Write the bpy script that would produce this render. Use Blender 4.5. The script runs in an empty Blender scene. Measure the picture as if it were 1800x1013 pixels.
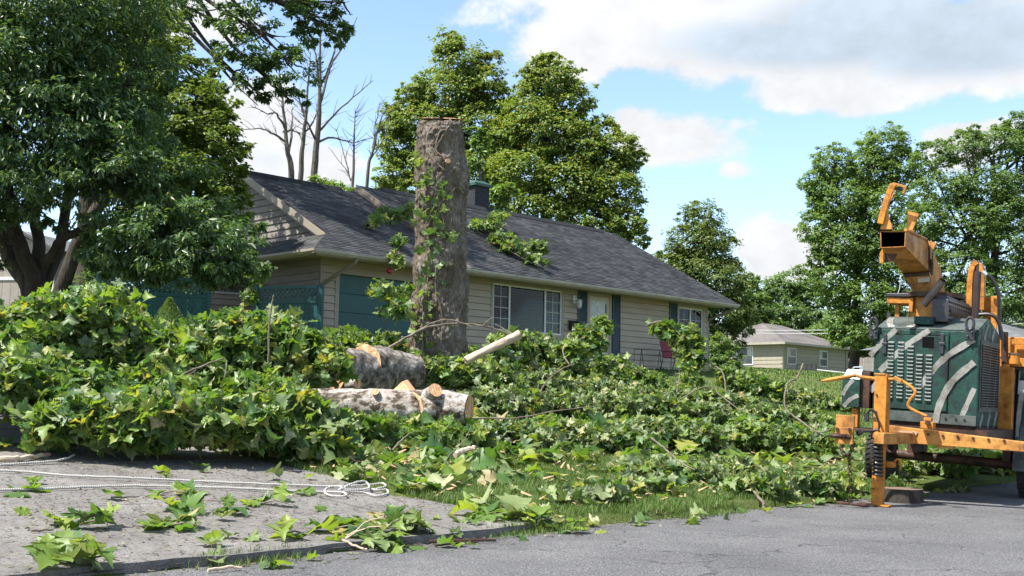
import bpy, math, random
import numpy as np
from mathutils import Vector, Matrix
sc = bpy.context.scene
R_ = math.radians
rng = np.random.default_rng(7)
random.seed(7)

# ------------------------------------------------------------------ camera
PITCH, ROLL = R_(5.83), R_(1.0)
fw = Vector((0, math.cos(PITCH), math.sin(PITCH)))
up0 = Vector((0, -math.sin(PITCH), math.cos(PITCH)))
rt0 = Vector((1, 0, 0))
rt = rt0*math.cos(ROLL) + up0*math.sin(ROLL)
upv = up0*math.cos(ROLL) - rt0*math.sin(ROLL)
cd = bpy.data.cameras.new('camera')
cam = bpy.data.objects.new('camera', cd)
sc.collection.objects.link(cam)
cd.sensor_width = 36.0
cd.lens = 39.0
cd.clip_end = 3000
mw = Matrix((rt, upv, -fw)).transposed().to_4x4()
mw.translation = (0, 0, 1.15)
cam.matrix_world = mw
sc.camera = cam

# ------------------------------------------------------------------ sky and sun
SUN_AZ, SUN_EL = R_(-116), R_(60)
w = bpy.data.worlds.new('World'); sc.world = w; w.use_nodes = True
nt = w.node_tree; nt.nodes.clear()
def N(t, **k):
    n = nt.nodes.new(t)
    for a, b in k.items(): setattr(n, a, b)
    return n
def L(a, b): nt.links.new(a, b)
def mth(op, a, b=None, c=None, clamp=False):
    n = nt.nodes.new('ShaderNodeMath'); n.operation = op; n.use_clamp = clamp
    for i, x in enumerate((a, b, c)):
        if x is None: continue
        if isinstance(x, (int, float)): n.inputs[i].default_value = x
        else: L(x, n.inputs[i])
    return n.outputs[0]
def vmth(op, a, b=None):
    n = nt.nodes.new('ShaderNodeVectorMath'); n.operation = op
    for i, x in enumerate((a, b)):
        if x is None: continue
        if isinstance(x, (tuple, list)): n.inputs[i].default_value = x
        else: L(x, n.inputs[i])
    return n
def smooth(x, a, b):
    n = nt.nodes.new('ShaderNodeMapRange'); n.interpolation_type = 'SMOOTHSTEP'
    L(x, n.inputs[0]); n.inputs[1].default_value = a; n.inputs[2].default_value = b
    return n.outputs[0]
sky = N('ShaderNodeTexSky', sky_type='NISHITA', sun_disc=False, sun_elevation=SUN_EL, sun_rotation=SUN_AZ,
        air_density=1.0, dust_density=0.6, ozone_density=1.6)
tc = N('ShaderNodeTexCoord'); dirv = tc.outputs['Generated']
def noise_w(scale, detail=8, rough=.55, off=(0, 0, 0), sc3=(1, 1, 1)):
    m = N('ShaderNodeMapping'); L(dirv, m.inputs[0]); m.inputs[1].default_value = off; m.inputs[3].default_value = sc3
    n = N('ShaderNodeTexNoise'); L(m.outputs[0], n.inputs['Vector'])
    n.inputs['Scale'].default_value = scale; n.inputs['Detail'].default_value = detail; n.inputs['Roughness'].default_value = rough
    return n.outputs['Fac']
n1 = noise_w(7, 9, .58, (1.3, 0, .4), (1, 1, 1.6))
n2 = noise_w(22, 6, .6, (0, 2, 0), (1, 1, 1.3))
edge = mth('ADD', mth('MULTIPLY', mth('SUBTRACT', n1, .5), 2.3), mth('MULTIPLY', mth('SUBTRACT', n2, .5), 1.1))
def lobe(c, a, b, k=1.0, tilt=0.):
    """elliptical cloud body round a sky direction; a, b = half widths (sine of angle)"""
    c = Vector(c).normalized(); ax = Vector((c.y, -c.x, 0)).normalized(); ay = c.cross(ax); ay = ay if ay.z > 0 else -ay
    ax2 = ax*math.cos(tilt)+ay*math.sin(tilt); ay2 = ay*math.cos(tilt)-ax*math.sin(tilt)
    px = mth('DIVIDE', vmth('DOT_PRODUCT', dirv, tuple(ax2)).outputs['Value'], a)
    py = mth('DIVIDE', vmth('DOT_PRODUCT', dirv, tuple(ay2)).outputs['Value'], b)
    fr = mth('GREATER_THAN', vmth('DOT_PRODUCT', dirv, tuple(c)).outputs['Value'], 0.2)
    r = mth('SQRT', mth('ADD', mth('MULTIPLY', px, px), mth('MULTIPLY', py, py)))
    return mth('MULTIPLY', mth('SUBTRACT', 1.0, r), mth('MULTIPLY', fr, k)), py
def mx(a, b): return mth('MAXIMUM', a, b)
CL = [((0.168, 0.930, 0.328), 0.169, 0.067, 1.50, 0.00),
      ((0.349, 0.890, 0.294), 0.215, 0.046, 1.60, 0.00),
      ((0.061, 0.948, 0.312), 0.067, 0.046, 1.00, 0.00),
      ((0.265, 0.926, 0.269), 0.092, 0.026, 1.10, -0.12),
      ((0.139, 0.963, 0.233), 0.087, 0.033, 0.95, 0.00),
      ((0.103, 0.963, 0.248), 0.036, 0.031, 0.90, 0.00),
      ((0.292, 0.920, 0.260), 0.056, 0.021, 1.00, 0.00),
      ((0.234, 0.963, 0.133), 0.056, 0.038, 1.30, 0.00),
      ((0.367, 0.905, 0.214), 0.041, 0.026, 1.10, 0.00),
      ((0.374, 0.899, 0.227), 0.056, 0.015, 1.00, 0.00),
      ((-0.216, 0.951, 0.221), 0.056, 0.067, 1.20, 0.00),
      ((-0.173, 0.965, 0.200), 0.046, 0.031, 1.00, 0.00),
      ((-0.248, 0.939, 0.238), 0.031, 0.031, 1.00, 0.00),
      ((-0.277, 0.905, 0.322), 0.062, 0.031, 1.00, 0.00),
      ((0.193, 0.959, 0.205), 0.026, 0.015, 0.50, 0.00),
      ((0.304, 0.881, 0.362), 0.308, 0.041, 1.20, 0.00)]
SH = [((0.248, 0.918, 0.308), 0.154, 0.031, 1.70, -0.05),
      ((0.376, 0.877, 0.299), 0.128, 0.038, 2.20, 0.00),
      ((0.308, 0.895, 0.323), 0.154, 0.041, 1.60, 0.00),
      ((-0.216, 0.954, 0.207), 0.031, 0.015, 0.35, 0.00),
      ((0.173, 0.958, 0.227), 0.062, 0.010, 0.35, 0.00)]
body = None
for (c, a, b, k, tl) in CL:
    l, _ = lobe(c, a, b, k, tl)
    body = l if body is None else mx(body, l)
body = mth('MAXIMUM', body, -1.2)
# the rest of the sky carries the same broken cumulus
far = noise_w(2.6, 5, .5, (4.2, 1.0, .3), (1, 1, 2.2))
vdot = vmth('DOT_PRODUCT', dirv, (0, math.cos(R_(12)), math.sin(R_(12)))).outputs['Value']
outside = smooth(vdot, .84, .70)
gen = mth('ADD', mth('MULTIPLY', mth('SUBTRACT', far, .53), 6.0), mth('MULTIPLY', mth('SUBTRACT', outside, 1.0), 6.0))
body = mx(body, gen)
dens = mth('ADD', body, mth('MULTIPLY', edge, .95))
mask = smooth(dens, .03, .40)
shade = None
for (c, a, b, k, tl) in SH:
    l, _ = lobe(c, a, b, k, tl)
    shade = l if shade is None else mx(shade, l)
shade = smooth(mth('ADD', shade, mth('MULTIPLY', edge, .5)), .0, 1.0)
shade = mth('MAXIMUM', shade, mth('MULTIPLY', mth('MULTIPLY', smooth(gen, .6, 2.2), outside), .8))
ccol = N('ShaderNodeMixRGB'); L(shade, ccol.inputs[0])
ccol.inputs[1].default_value = (2.85, 2.9, 3.0, 1); ccol.inputs[2].default_value = (2.0, 2.33, 2.7, 1)
cvar = N('ShaderNodeMixRGB', blend_type='MULTIPLY'); cvar.inputs[0].default_value = 1
cr = N('ShaderNodeMapRange'); L(mth('ADD', mth('MULTIPLY', n1, .55), mth('MULTIPLY', n2, .45)), cr.inputs[0]); cr.inputs[1].default_value = .36; cr.inputs[2].default_value = .60
cr.inputs[3].default_value = .84; cr.inputs[4].default_value = 1.08
L(ccol.outputs[0], cvar.inputs[1]); L(cr.outputs[0], cvar.inputs[2])
skyt = N('ShaderNodeMixRGB', blend_type='MULTIPLY'); skyt.inputs[0].default_value = 1; L(sky.outputs[0], skyt.inputs[1])
skyt.inputs[2].default_value = (.86, .86, .87, 1)
mixc = N('ShaderNodeMixRGB'); L(mask, mixc.inputs[0]); L(skyt.outputs[0], mixc.inputs[1]); L(cvar.outputs[0], mixc.inputs[2])
bg = N('ShaderNodeBackground'); L(mixc.outputs[0], bg.inputs[0]); bg.inputs[1].default_value = 0.14
out = N('ShaderNodeOutputWorld'); L(bg.outputs[0], out.inputs[0])
w.cycles.sampling_method = 'MANUAL'; w.cycles.sample_map_resolution = 1024

sd = bpy.data.lights.new('sun', 'SUN'); sd.energy = 4.4; sd.angle = R_(.53); sd.color = (1, .955, .87)
sun = bpy.data.objects.new('sun', sd); sc.collection.objects.link(sun)
sdir = Vector((math.sin(SUN_AZ)*math.cos(SUN_EL), math.cos(SUN_AZ)*math.cos(SUN_EL), math.sin(SUN_EL)))
sun.rotation_euler = sdir.to_track_quat('Z', 'Y').to_euler()
sc.view_settings.view_transform = 'Standard'; sc.view_settings.look = 'None'
sc.view_settings.exposure = 1.27; sc.view_settings.gamma = 1; sc.view_settings.use_curve_mapping = False
cy = sc.cycles
cy.max_bounces = 12; cy.diffuse_bounces = 6; cy.glossy_bounces = 3; cy.transmission_bounces = 8; cy.transparent_max_bounces = 8

# ------------------------------------------------------------------ frames of the place
# road runs along RU, lawn rises along RN; s, t = metres along / inward from the kerb
AZ = R_(44.6)
RU = Vector((math.sin(AZ), math.cos(AZ), 0)); RN = Vector((-RU.y, RU.x, 0)); K0 = Vector((0, 9.75, 0))
def st(x, y):
    q = Vector((x, y, 0)) - K0
    return q.dot(RU), q.dot(RN)
def xy(s, t): return K0 + RU*s + RN*t
def hz(x, y):
    t = st(x, y)[1]
    if t < 0: return 0.
    if t < 17: return .07 + .06*t + .0045*t*t
    return 2.3905 + 2.45*(1-math.exp(-(t-17)/25.))
def hzt(t):
    if t <= 0: return 0.
    if t < 17: return .07 + .06*t + .0045*t*t
    return 2.3905 + 2.45*(1-math.exp(-(t-17)/25.))

# ------------------------------------------------------------------ materials
def new_mat(name):
    m = bpy.data.materials.new(name); m.use_nodes = True
    return m, m.node_tree, m.node_tree.nodes['Principled BSDF']
def nd(t, ty, **k):
    n = t.nodes.new(ty)
    for a, b in k.items(): setattr(n, a, b)
    return n
def tex_noise(t, vec, scale, detail=4, rough=.55):
    n = nd(t, 'ShaderNodeTexNoise'); n.inputs['Scale'].default_value = scale
    n.inputs['Detail'].default_value = detail; n.inputs['Roughness'].default_value = rough
    t.links.new(vec, n.inputs['Vector']); return n.outputs['Fac']
def ramp(t, fac, stops):
    r = nd(t, 'ShaderNodeValToRGB'); e = r.color_ramp.elements
    while len(e) < len(stops): e.new(.5)
    for i, (p, c) in enumerate(stops):
        e[i].position = p; e[i].color = (*c, 1) if len(c) == 3 else c
    t.links.new(fac, r.inputs[0]); return r.outputs[0]
def mixc_(t, fac, a, b, mode='MIX'):
    n = nd(t, 'ShaderNodeMixRGB', blend_type=mode)
    for i, x in enumerate((fac, a, b)):
        if isinstance(x, (int, float)): n.inputs[i].default_value = x
        elif isinstance(x, tuple): n.inputs[i].default_value = (*x, 1) if len(x) == 3 else x
        else: t.links.new(x, n.inputs[i])
    return n.outputs[0]
def coords(t, scale=(1, 1, 1), kind='Object'):
    c = nd(t, 'ShaderNodeTexCoord'); m = nd(t, 'ShaderNodeMapping'); m.inputs[3].default_value = scale
    t.links.new(c.outputs[kind], m.inputs[0]); return m.outputs[0]
def bump(t, bs, h, strength, dist=.02):
    b = nd(t, 'ShaderNodeBump'); b.inputs['Strength'].default_value = strength; b.inputs['Distance'].default_value = dist
    t.links.new(h, b.inputs['Height']); t.links.new(b.outputs[0], bs.inputs['Normal'])
def mat(name, c1, c2=None, scale=6, rough=.6, metal=0., bmp=0., bscale=None, stretch=(1, 1, 1), lo=.35, hi=.65, spec=.5, rnd=0., dist=.02, dirt=None):
    """two-tone noise paint / wood / metal; rnd = per-object brightness spread; dirt = (colour, threshold, scale)"""
    m, t, b = new_mat(name); v = coords(t, stretch)
    c2 = c2 or tuple(x*.8 for x in c1)
    f = tex_noise(t, v, scale, 6)
    col = ramp(t, f, [(lo, c1), (hi, c2)])
    if rnd:
        oi = nd(t, 'ShaderNodeObjectInfo'); mr = nd(t, 'ShaderNodeMapRange'); t.links.new(oi.outputs['Random'], mr.inputs[0])
        mr.inputs[3].default_value = 1-rnd; mr.inputs[4].default_value = 1+rnd
        col = mixc_(t, 1.0, col, mr.outputs[0], 'MULTIPLY')
    if dirt:
        f2 = tex_noise(t, v, dirt[2], 8, .65)
        col = mixc_(t, ramp(t, f2, [(dirt[1], (0, 0, 0)), (dirt[1]+.08, (1, 1, 1))]), col, dirt[0])
    t.links.new(col, b.inputs['Base Color'])
    b.inputs['Roughness'].default_value = rough; b.inputs['Metallic'].default_value = metal
    b.inputs['Specular IOR Level'].default_value = spec
    if bmp: bump(t, b, tex_noise(t, v, bscale or scale*4, 6, .6), bmp, dist)
    return m
def leaf_mat(name, stops, under, trans=.35, rough=.45, tint=(1.25, 1.2, .5), spec=.5):
    """green ramp by leaf; paler underside; light shining through the blade"""
    m, t, b = new_mat(name)
    g = nd(t, 'ShaderNodeNewGeometry'); oi = nd(t, 'ShaderNodeObjectInfo')
    a = nd(t, 'ShaderNodeMath', operation='ADD'); t.links.new(g.outputs['Random Per Island'], a.inputs[0]); t.links.new(oi.outputs['Random'], a.inputs[1])
    f = nd(t, 'ShaderNodeMath', operation='FRACT'); t.links.new(a.outputs[0], f.inputs[0])
    col = ramp(t, f.outputs[0], stops)
    v = coords(t, (1, 1, 1), 'Object')
    col = mixc_(t, .35, col, ramp(t, tex_noise(t, v, 9, 3), [(.3, (.6, .6, .6)), (.7, (1.25, 1.25, 1.2))]), 'MULTIPLY')
    col2 = mixc_(t, g.outputs['Backfacing'], col, mixc_(t, .5, col, under))
    t.links.new(col2, b.inputs['Base Color']); b.inputs['Roughness'].default_value = rough
    b.inputs['Specular IOR Level'].default_value = spec
    tr = nd(t, 'ShaderNodeBsdfTranslucent'); t.links.new(mixc_(t, 1.0, col, tint, 'MULTIPLY'), tr.inputs[0])
    mixs = nd(t, 'ShaderNodeMixShader'); mixs.inputs[0].default_value = trans
    t.links.new(b.outputs[0], mixs.inputs[1]); t.links.new(tr.outputs[0], mixs.inputs[2])
    t.links.new(mixs.outputs[0], t.nodes['Material Output'].inputs[0])
    return m
def bark_mat(name, c1, c2, c3, scale=5, stretch=(1, 1, .35), bmp=.8, cr=.5):
    m, t, b = new_mat(name); v = coords(t, stretch)
    vo = nd(t, 'ShaderNodeTexVoronoi'); vo.inputs['Scale'].default_value = scale*4; t.links.new(v, vo.inputs['Vector'])
    f = tex_noise(t, v, scale, 8, .65); f2 = tex_noise(t, v, scale*7, 6, .7)
    col = ramp(t, f, [(.30, c1), (.5, c2), (.72, c3)])
    col = mixc_(t, cr, col, ramp(t, f2, [(.3, (.35, .33, .3)), (.65, (1.2, 1.2, 1.2))]), 'MULTIPLY')
    t.links.new(col, b.inputs['Base Color']); b.inputs['Roughness'].default_value = .9; b.inputs['Specular IOR Level'].default_value = .2
    h = mixc_(t, .5, f2, vo.outputs['Distance'])
    bump(t, b, h, bmp, .04)
    return m

# ------------------------------------------------------------------ mesh helpers
COL = sc.collection
def tag(o, label=None, cat=None, group=None, kind=None):
    if label: o['label'] = label
    if cat: o['category'] = cat
    if group: o['group'] = group
    if kind: o['kind'] = kind
    return o
def empty(name, loc, rot=(0, 0, 0), label=None, cat=None, group=None):
    o = bpy.data.objects.new(name, None); COL.objects.link(o); o.location = loc; o.rotation_euler = rot
    o.empty_display_size = .2
    return tag(o, label, cat, group)
def link(name, me, parent=None):
    o = bpy.data.objects.new(name, me); COL.objects.link(o)
    if parent is not None: o.parent = parent
    return o
def np_mesh(name, V, F, m, smooth=False):
    """V (n,3), F (k,3) or (k,4) arrays"""
    V = np.asarray(V, np.float32); F = np.asarray(F, np.int32); k = F.shape[1]
    me = bpy.data.meshes.new(name)
    me.vertices.add(len(V)); me.vertices.foreach_set('co', V.ravel())
    me.loops.add(F.size); me.loops.foreach_set('vertex_index', F.ravel())
    me.polygons.add(len(F)); me.polygons.foreach_set('loop_start', np.arange(0, F.size, k, dtype=np.int32))
    me.polygons.foreach_set('loop_total', np.full(len(F), k, np.int32))
    if smooth: me.polygons.foreach_set('use_smooth', np.ones(len(F), bool))
    me.update(calc_edges=True)
    if m: me.materials.append(m)
    return me
class MB:
    def __init__(s): s.v = []; s.f = []
    def add(s, vs, fs):
        k = len(s.v); s.v += [tuple(p) for p in vs]; s.f += [tuple(i+k for i in f) for f in fs]; return s
    def hexa(s, a, b):       # two quads, matching corners
        return s.add(list(a)+list(b), [(3, 2, 1, 0), (4, 5, 6, 7), (0, 1, 5, 4), (1, 2, 6, 5), (2, 3, 7, 6), (3, 0, 4, 7)])
    def box(s, p, q):
        (x0, y0, z0), (x1, y1, z1) = [[min(a, b) for a, b in zip(p, q)], [max(a, b) for a, b in zip(p, q)]]
        return s.hexa([(x0, y0, z0), (x1, y0, z0), (x1, y1, z0), (x0, y1, z0)], [(x0, y0, z1), (x1, y0, z1), (x1, y1, z1), (x0, y1, z1)])
    def bar(s, p, q, wd, ht, upd=(0, 0, 1)):
        p, q = Vector(p), Vector(q); d = (q-p).normalized(); u = Vector(upd)
        if abs(d.dot(u)) > .98: u = Vector((1, 0, 0))
        x = d.cross(u).normalized(); y = x.cross(d)
        x *= wd/2; y *= ht/2
        return s.hexa([p-x-y, p+x-y, p+x+y, p-x+y], [q-x-y, q+x-y, q+x+y, q-x+y])
    def prism(s, poly, vec):
        poly = [Vector(p) for p in poly]; n = len(poly); vec = Vector(vec)
        nrm = Vector((0, 0, 0))
        for i in range(n): nrm += poly[i].cross(poly[(i+1) % n])
        if nrm.dot(vec) < 0: poly.reverse()
        vs = poly+[p+vec for p in poly]
        return s.add(vs, [tuple(reversed(range(n))), tuple(range(n, 2*n))]+[(i, (i+1) % n, n+(i+1) % n, n+i) for i in range(n)])
    def tube(s, pts, r, n=8, cap=True):
        pts = [Vector(p) for p in pts]; m = len(pts)
        rs = r if isinstance(r, (list, tuple)) else [r]*m
        k = len(s.v); ref = None
        for i, p in enumerate(pts):
            d = (pts[min(i+1, m-1)]-pts[max(i-1, 0)])
            d = d.normalized() if d.length > 1e-9 else Vector((0, 0, 1))
            if ref is None: ref = Vector((0, 0, 1)) if abs(d.z) < .9 else Vector((1, 0, 0))
            x = ref - d*ref.dot(d); x = x.normalized() if x.length > 1e-6 else d.orthogonal().normalized()
            y = d.cross(x); ref = x
            for j in range(n):
                a = 2*math.pi*j/n; s.v.append(tuple(p+(x*math.cos(a)+y*math.sin(a))*rs[i]))
        for i in range(m-1):
            for j in range(n):
                a = k+i*n+j; b = k+i*n+(j+1) % n; s.f.append((a, b, b+n, a+n))
        if cap:
            s.f.append(tuple(reversed(range(k, k+n)))); s.f.append(tuple(range(k+(m-1)*n, k+m*n)))
        return s
    def lathe(s, prof, c=(0, 0, 0), n=20, axis='z'):
        k = len(s.v); c = Vector(c)
        for (r, z) in prof:
            for j in range(n):
                a = 2*math.pi*j/n; p = (r*math.cos(a), r*math.sin(a), z)
                if axis == 'x': p = (p[2], p[0], p[1])
                if axis == 'y': p = (p[1], p[2], p[0])
                s.v.append(tuple(c+Vector(p)))
        for i in range(len(prof)-1):
            for j in range(n):
                a = k+i*n+j; b = k+i*n+(j+1) % n; s.f.append((a, b, b+n, a+n))
        s.f.append(tuple(reversed(range(k, k+n)))); q = k+(len(prof)-1)*n; s.f.append(tuple(range(q, q+n)))
        return s
    def mesh(s, name, m, smooth=False):
        me = bpy.data.meshes.new(name); me.from_pydata(s.v, [], s.f); me.update()
        if m: me.materials.append(m)
        if smooth: me.polygons.foreach_set('use_smooth', np.ones(len(me.polygons), bool))
        return me
    def build(s, name, m, parent=None, smooth=False, bev=0., **k):
        o = link(name, s.mesh(name, m, smooth), parent); tag(o, **k)
        if bev:
            b = o.modifiers.new('bevel', 'BEVEL'); b.width = bev; b.segments = 2; b.limit_method = 'ANGLE'
        if smooth and not bev:
            try:
                o.data.set_sharp_from_angle(angle=R_(42))
            except Exception: pass
        return o
def smooth_path(pts, sub=4, jit=0., rn=random):
    """Catmull-Rom through the points"""
    P = [Vector(p) for p in pts]; out = []
    for i in range(len(P)-1):
        p0, p1, p2, p3 = P[max(i-1, 0)], P[i], P[i+1], P[min(i+2, len(P)-1)]
        for k in range(sub):
            t = k/sub
            q = .5*((2*p1)+(p2-p0)*t+(2*p0-5*p1+4*p2-p3)*t*t+(3*p1-p0-3*p2+p3)*t**3)
            if jit and (i or k): q = q+Vector((rn.uniform(-jit, jit), rn.uniform(-jit, jit), rn.uniform(-jit, jit)))
            out.append(q)
    out.append(P[-1]); return out
def lerp_r(a, b, n): return [a+(b-a)*i/(n-1) for i in range(n)]

# ------------------------------------------------------------------ ground, road, driveway
def sheet(name, ss, ts, zf, m, kind='structure'):
    V = []; 
    for t in ts:
        for s in ss:
            p = xy(s, t); V.append((p.x, p.y, zf(s, t)))
    n = len(ss); F = []
    for j in range(len(ts)-1):
        for i in range(n-1):
            a = j*n+i; F.append((a, a+1, a+n+1, a+n))
    o = link(name, np_mesh(name, V, F, m, True)); o['kind'] = kind
    return o
def ground_material():
    m, t, b = new_mat('lawn'); v = coords(t)
    f = tex_noise(t, v, 1.1, 8, .65); f2 = tex_noise(t, v, 30, 4, .7); f3 = tex_noise(t, v, .25, 3)
    col = ramp(t, f, [(.3, (.055, .085, .018)), (.5, (.085, .12, .03)), (.62, (.115, .125, .05)), (.75, (.13, .115, .07))])
    col = mixc_(t, .55, col, ramp(t, f2, [(.3, (.45, .45, .4)), (.7, (1.5, 1.5, 1.3))]), 'MULTIPLY')
    t.links.new(col, b.inputs['Base Color']); b.inputs['Roughness'].default_value = .95; b.inputs['Specular IOR Level'].default_value = .15
    bump(t, b, f2, .9, .05); return m
def asphalt_material():
    m, t, b = new_mat('asphalt'); v = coords(t)
    f = tex_noise(t, v, 62, 5, .8); f2 = tex_noise(t, v, .9, 6); vo = nd(t, 'ShaderNodeTexVoronoi'); vo.inputs['Scale'].default_value = 48
    t.links.new(v, vo.inputs['Vector'])
    col = ramp(t, f, [(.34, (.038, .037, .038)), (.5, (.102, .100, .101)), (.64, (.27, .266, .264))])
    col = mixc_(t, .45, col, ramp(t, vo.outputs['Color'], [(.2, (.55, .55, .55)), (.9, (1.5, 1.5, 1.5))]), 'MULTIPLY')
    col = mixc_(t, 1, col, ramp(t, f2, [(.3, (.75, .75, .76)), (.7, (1.2, 1.2, 1.18))]), 'MULTIPLY')
    # hairline cracks
    vv = nd(t, 'ShaderNodeTexVoronoi', feature='DISTANCE_TO_EDGE'); vv.inputs['Scale'].default_value = .45
    mp = nd(t, 'ShaderNodeVectorMath', operation='ADD'); t.links.new(v, mp.inputs[0])
    nn = nd(t, 'ShaderNodeTexNoise'); nn.inputs['Scale'].default_value = 2.; t.links.new(v, nn.inputs['Vector']); t.links.new(nn.outputs['Color'], mp.inputs[1])
    t.links.new(mp.outputs[0], vv.inputs['Vector'])
    col = mixc_(t, ramp(t, vv.outputs['Distance'], [(.0, (.75, .75, .75)), (.008, (0, 0, 0))]), col, (.02, .02, .02))
    t.links.new(col, b.inputs['Base Color']); b.inputs['Roughness'].default_value = .85; b.inputs['Specular IOR Level'].default_value = .3
    bump(t, b, f, .8, .012); return m
def concrete_material():
    m, t, b = new_mat('concrete'); v = coords(t, (1, 1, 1))
    f = tex_noise(t, v, 75, 5, .8); f2 = tex_noise(t, v, 1.6, 8, .65); f3 = tex_noise(t, v, 14, 6, .7)
    col = ramp(t, f2, [(.3, (.118, .111, .104)), (.5, (.165, .156, .146)), (.7, (.208, .198, .185))])
    col = mixc_(t, .75, col, ramp(t, f, [(.36, (.4, .4, .4)), (.64, (1.6, 1.6, 1.6))]), 'MULTIPLY')
    col = mixc_(t, .6, col, ramp(t, f3, [(.3, (.6, .58, .55)), (.6, (1.15, 1.15, 1.15))]), 'MULTIPLY')
    t.links.new(col, b.inputs['Base Color']); b.inputs['Roughness'].default_value = .9; b.inputs['Specular IOR Level'].default_value = .25
    bump(t, b, f, .7, .01); return m
M = {}
M['lawn'] = ground_material(); M['asphalt'] = asphalt_material(); M['concrete'] = concrete_material()
def zl(s, t):
    if t <= 0: return -.06
    z = hzt(t) + .02*math.sin(s*1.7+t)*math.cos(t*2.1-s*.6)*min(1, t)
    if s < .42 and s > -30 and t < 16: z -= .06
    return z
ss = [-260, -150, -90, -60, -40, -30] + list(np.arange(-26, 30, .5)) + [32, 36, 42, 50, 60, 75, 90, 110, 140, 200, 320]
ts = [-200, -100, -50, -25, -12, -6, -2, 0, .02] + list(np.arange(.4, 18, .4)) + [19, 21, 24, 28, 33, 40, 50, 65, 85, 120, 180, 300, 420]
ground = sheet('ground', ss, ts, zl, M['lawn'])
road = sheet('road', [-120, -60, -30, -15, 0, 15, 30, 60, 120, 250], [-9, -4, 0.03], lambda s, t: 0.0, M['asphalt'])
# driveway: slabs of old concrete over a dark bed, each slab its own piece
bed = sheet('driveway', [-26, -15, -8, -4, 0, .30], [.01]+list(np.arange(.5, 15.2, .7)), lambda s, t: hzt(t)-.035, mat('joint_dirt', (.03, .027, .022), (.05, .045, .04), 20, .95))
ssl = [-14, -10.4, -7.4, -5.2, -2.86, -.55, .36]; tsl = [0.0, 2.2, 4.5, 7.0, 9.8, 12.6, 15.0]
for i in range(len(ssl)-1):
    for j in range(len(tsl)-1):
        s0, s1, t0, t1 = ssl[i]+.007, ssl[i+1]-.007, tsl[j]+.007, tsl[j+1]-.007
        if j == 0: t0 = 0
        nt_, ns_ = 6, max(3, int((s1-s0)/.25)); V = []; F = []
        dz = random.uniform(-.006, .006)
        for a in range(nt_+1):
            for b in range(ns_+1):
                s = s0+(s1-s0)*b/ns_; t = t0+(t1-t0)*a/nt_
                if i == len(ssl)-2 and b == ns_: s += .10*math.sin(t*2.3)+.06*math.sin(t*6.1)
                tt = t+(.03*math.sin(s*3.1)+.025*math.sin(s*9.7) if (j == 0 and a == 0) else 0)
                p = xy(s, tt); V.append((p.x, p.y, hzt(max(t, .001))+dz))
        n = ns_+1; top = len(V)
        for a in range(nt_):
            for b in range(ns_):
                q = a*n+b; F.append((q, q+1, q+n+1, q+n))
        V += [(x, y, max(z-.09, -.02) if j == 0 else z-.09) for x, y, z in V]
        ring = list(range(n))+[k*n+n-1 for k in range(1, nt_+1)]+[nt_*n+k for k in range(n-2, -1, -1)]+[k*n for k in range(nt_-1, 0, -1)]
        for k in range(len(ring)):
            a, b = ring[k], ring[(k+1) % len(ring)]; F.append((b, a, a+top, b+top))
        me = bpy.data.meshes.new('slab'); me.from_pydata(V, [], F); me.update(); me.materials.append(M['concrete'])
        link('slab', me, bed)

# ------------------------------------------------------------------ house materials
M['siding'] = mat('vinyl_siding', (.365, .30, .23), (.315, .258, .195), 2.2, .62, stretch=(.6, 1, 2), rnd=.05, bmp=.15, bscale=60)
M['siding_dark'] = mat('dark_siding', (.23, .20, .175), (.18, .155, .135), 2.2, .7, stretch=(.6, 1, 2), rnd=.06, bmp=.15, bscale=60)
M['trim'] = mat('tan_trim', (.30, .255, .20), (.265, .225, .175), 4, .55)
M['gutter'] = mat('gutter_paint', (.36, .32, .26), (.28, .245, .195), 3, .42, dirt=((.12, .10, .08), .62, 5))
M['soffit'] = mat('soffit', (.34, .29, .21), (.30, .255, .185), 3, .6)
M['white'] = mat('white_vinyl', (.64, .64, .62), (.57, .57, .55), 6, .4)
M['teal'] = mat('teal_paint', (.006, .075, .078), (.004, .056, .060), 3, .5, rnd=.15, bmp=.2, bscale=40)
M['navy'] = mat('shutter_paint', (.008, .034, .046), (.006, .027, .038), 4, .5)
M['black'] = mat('black_metal', (.012, .012, .013), (.02, .02, .02), 8, .45)
M['blind'] = mat('blind_slat', (.50, .48, .43), (.40, .385, .35), 4, .6)
M['dark'] = mat('dark_room', (.012, .012, .013), (.02, .02, .02), 3, .9)
def glass_material(name, tint, rough=.03, spec=1.0, alpha=.55):
    m, t, b = new_mat(name)
    tr = nd(t, 'ShaderNodeBsdfTransparent'); tr.inputs[0].default_value = (*tint, 1)
    gl = nd(t, 'ShaderNodeBsdfGlossy'); gl.inputs['Roughness'].default_value = rough; gl.inputs[0].default_value = (.9, .95, 1, 1)
    fr = nd(t, 'ShaderNodeFresnel'); fr.inputs[0].default_value = 1.28
    ms = nd(t, 'ShaderNodeMixShader'); t.links.new(fr.outputs[0], ms.inputs[0]); t.links.new(tr.outputs[0], ms.inputs[1]); t.links.new(gl.outputs[0], ms.inputs[2])
    t.links.new(ms.outputs[0], t.nodes['Material Output'].inputs[0]); return m
M['glass'] = glass_material('window_glass', (.42, .46, .46))
M['frost'] = mat('frosted_glass', (.42, .45, .46), (.30, .33, .34), 5, .25, bmp=.3, bscale=30)
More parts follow.
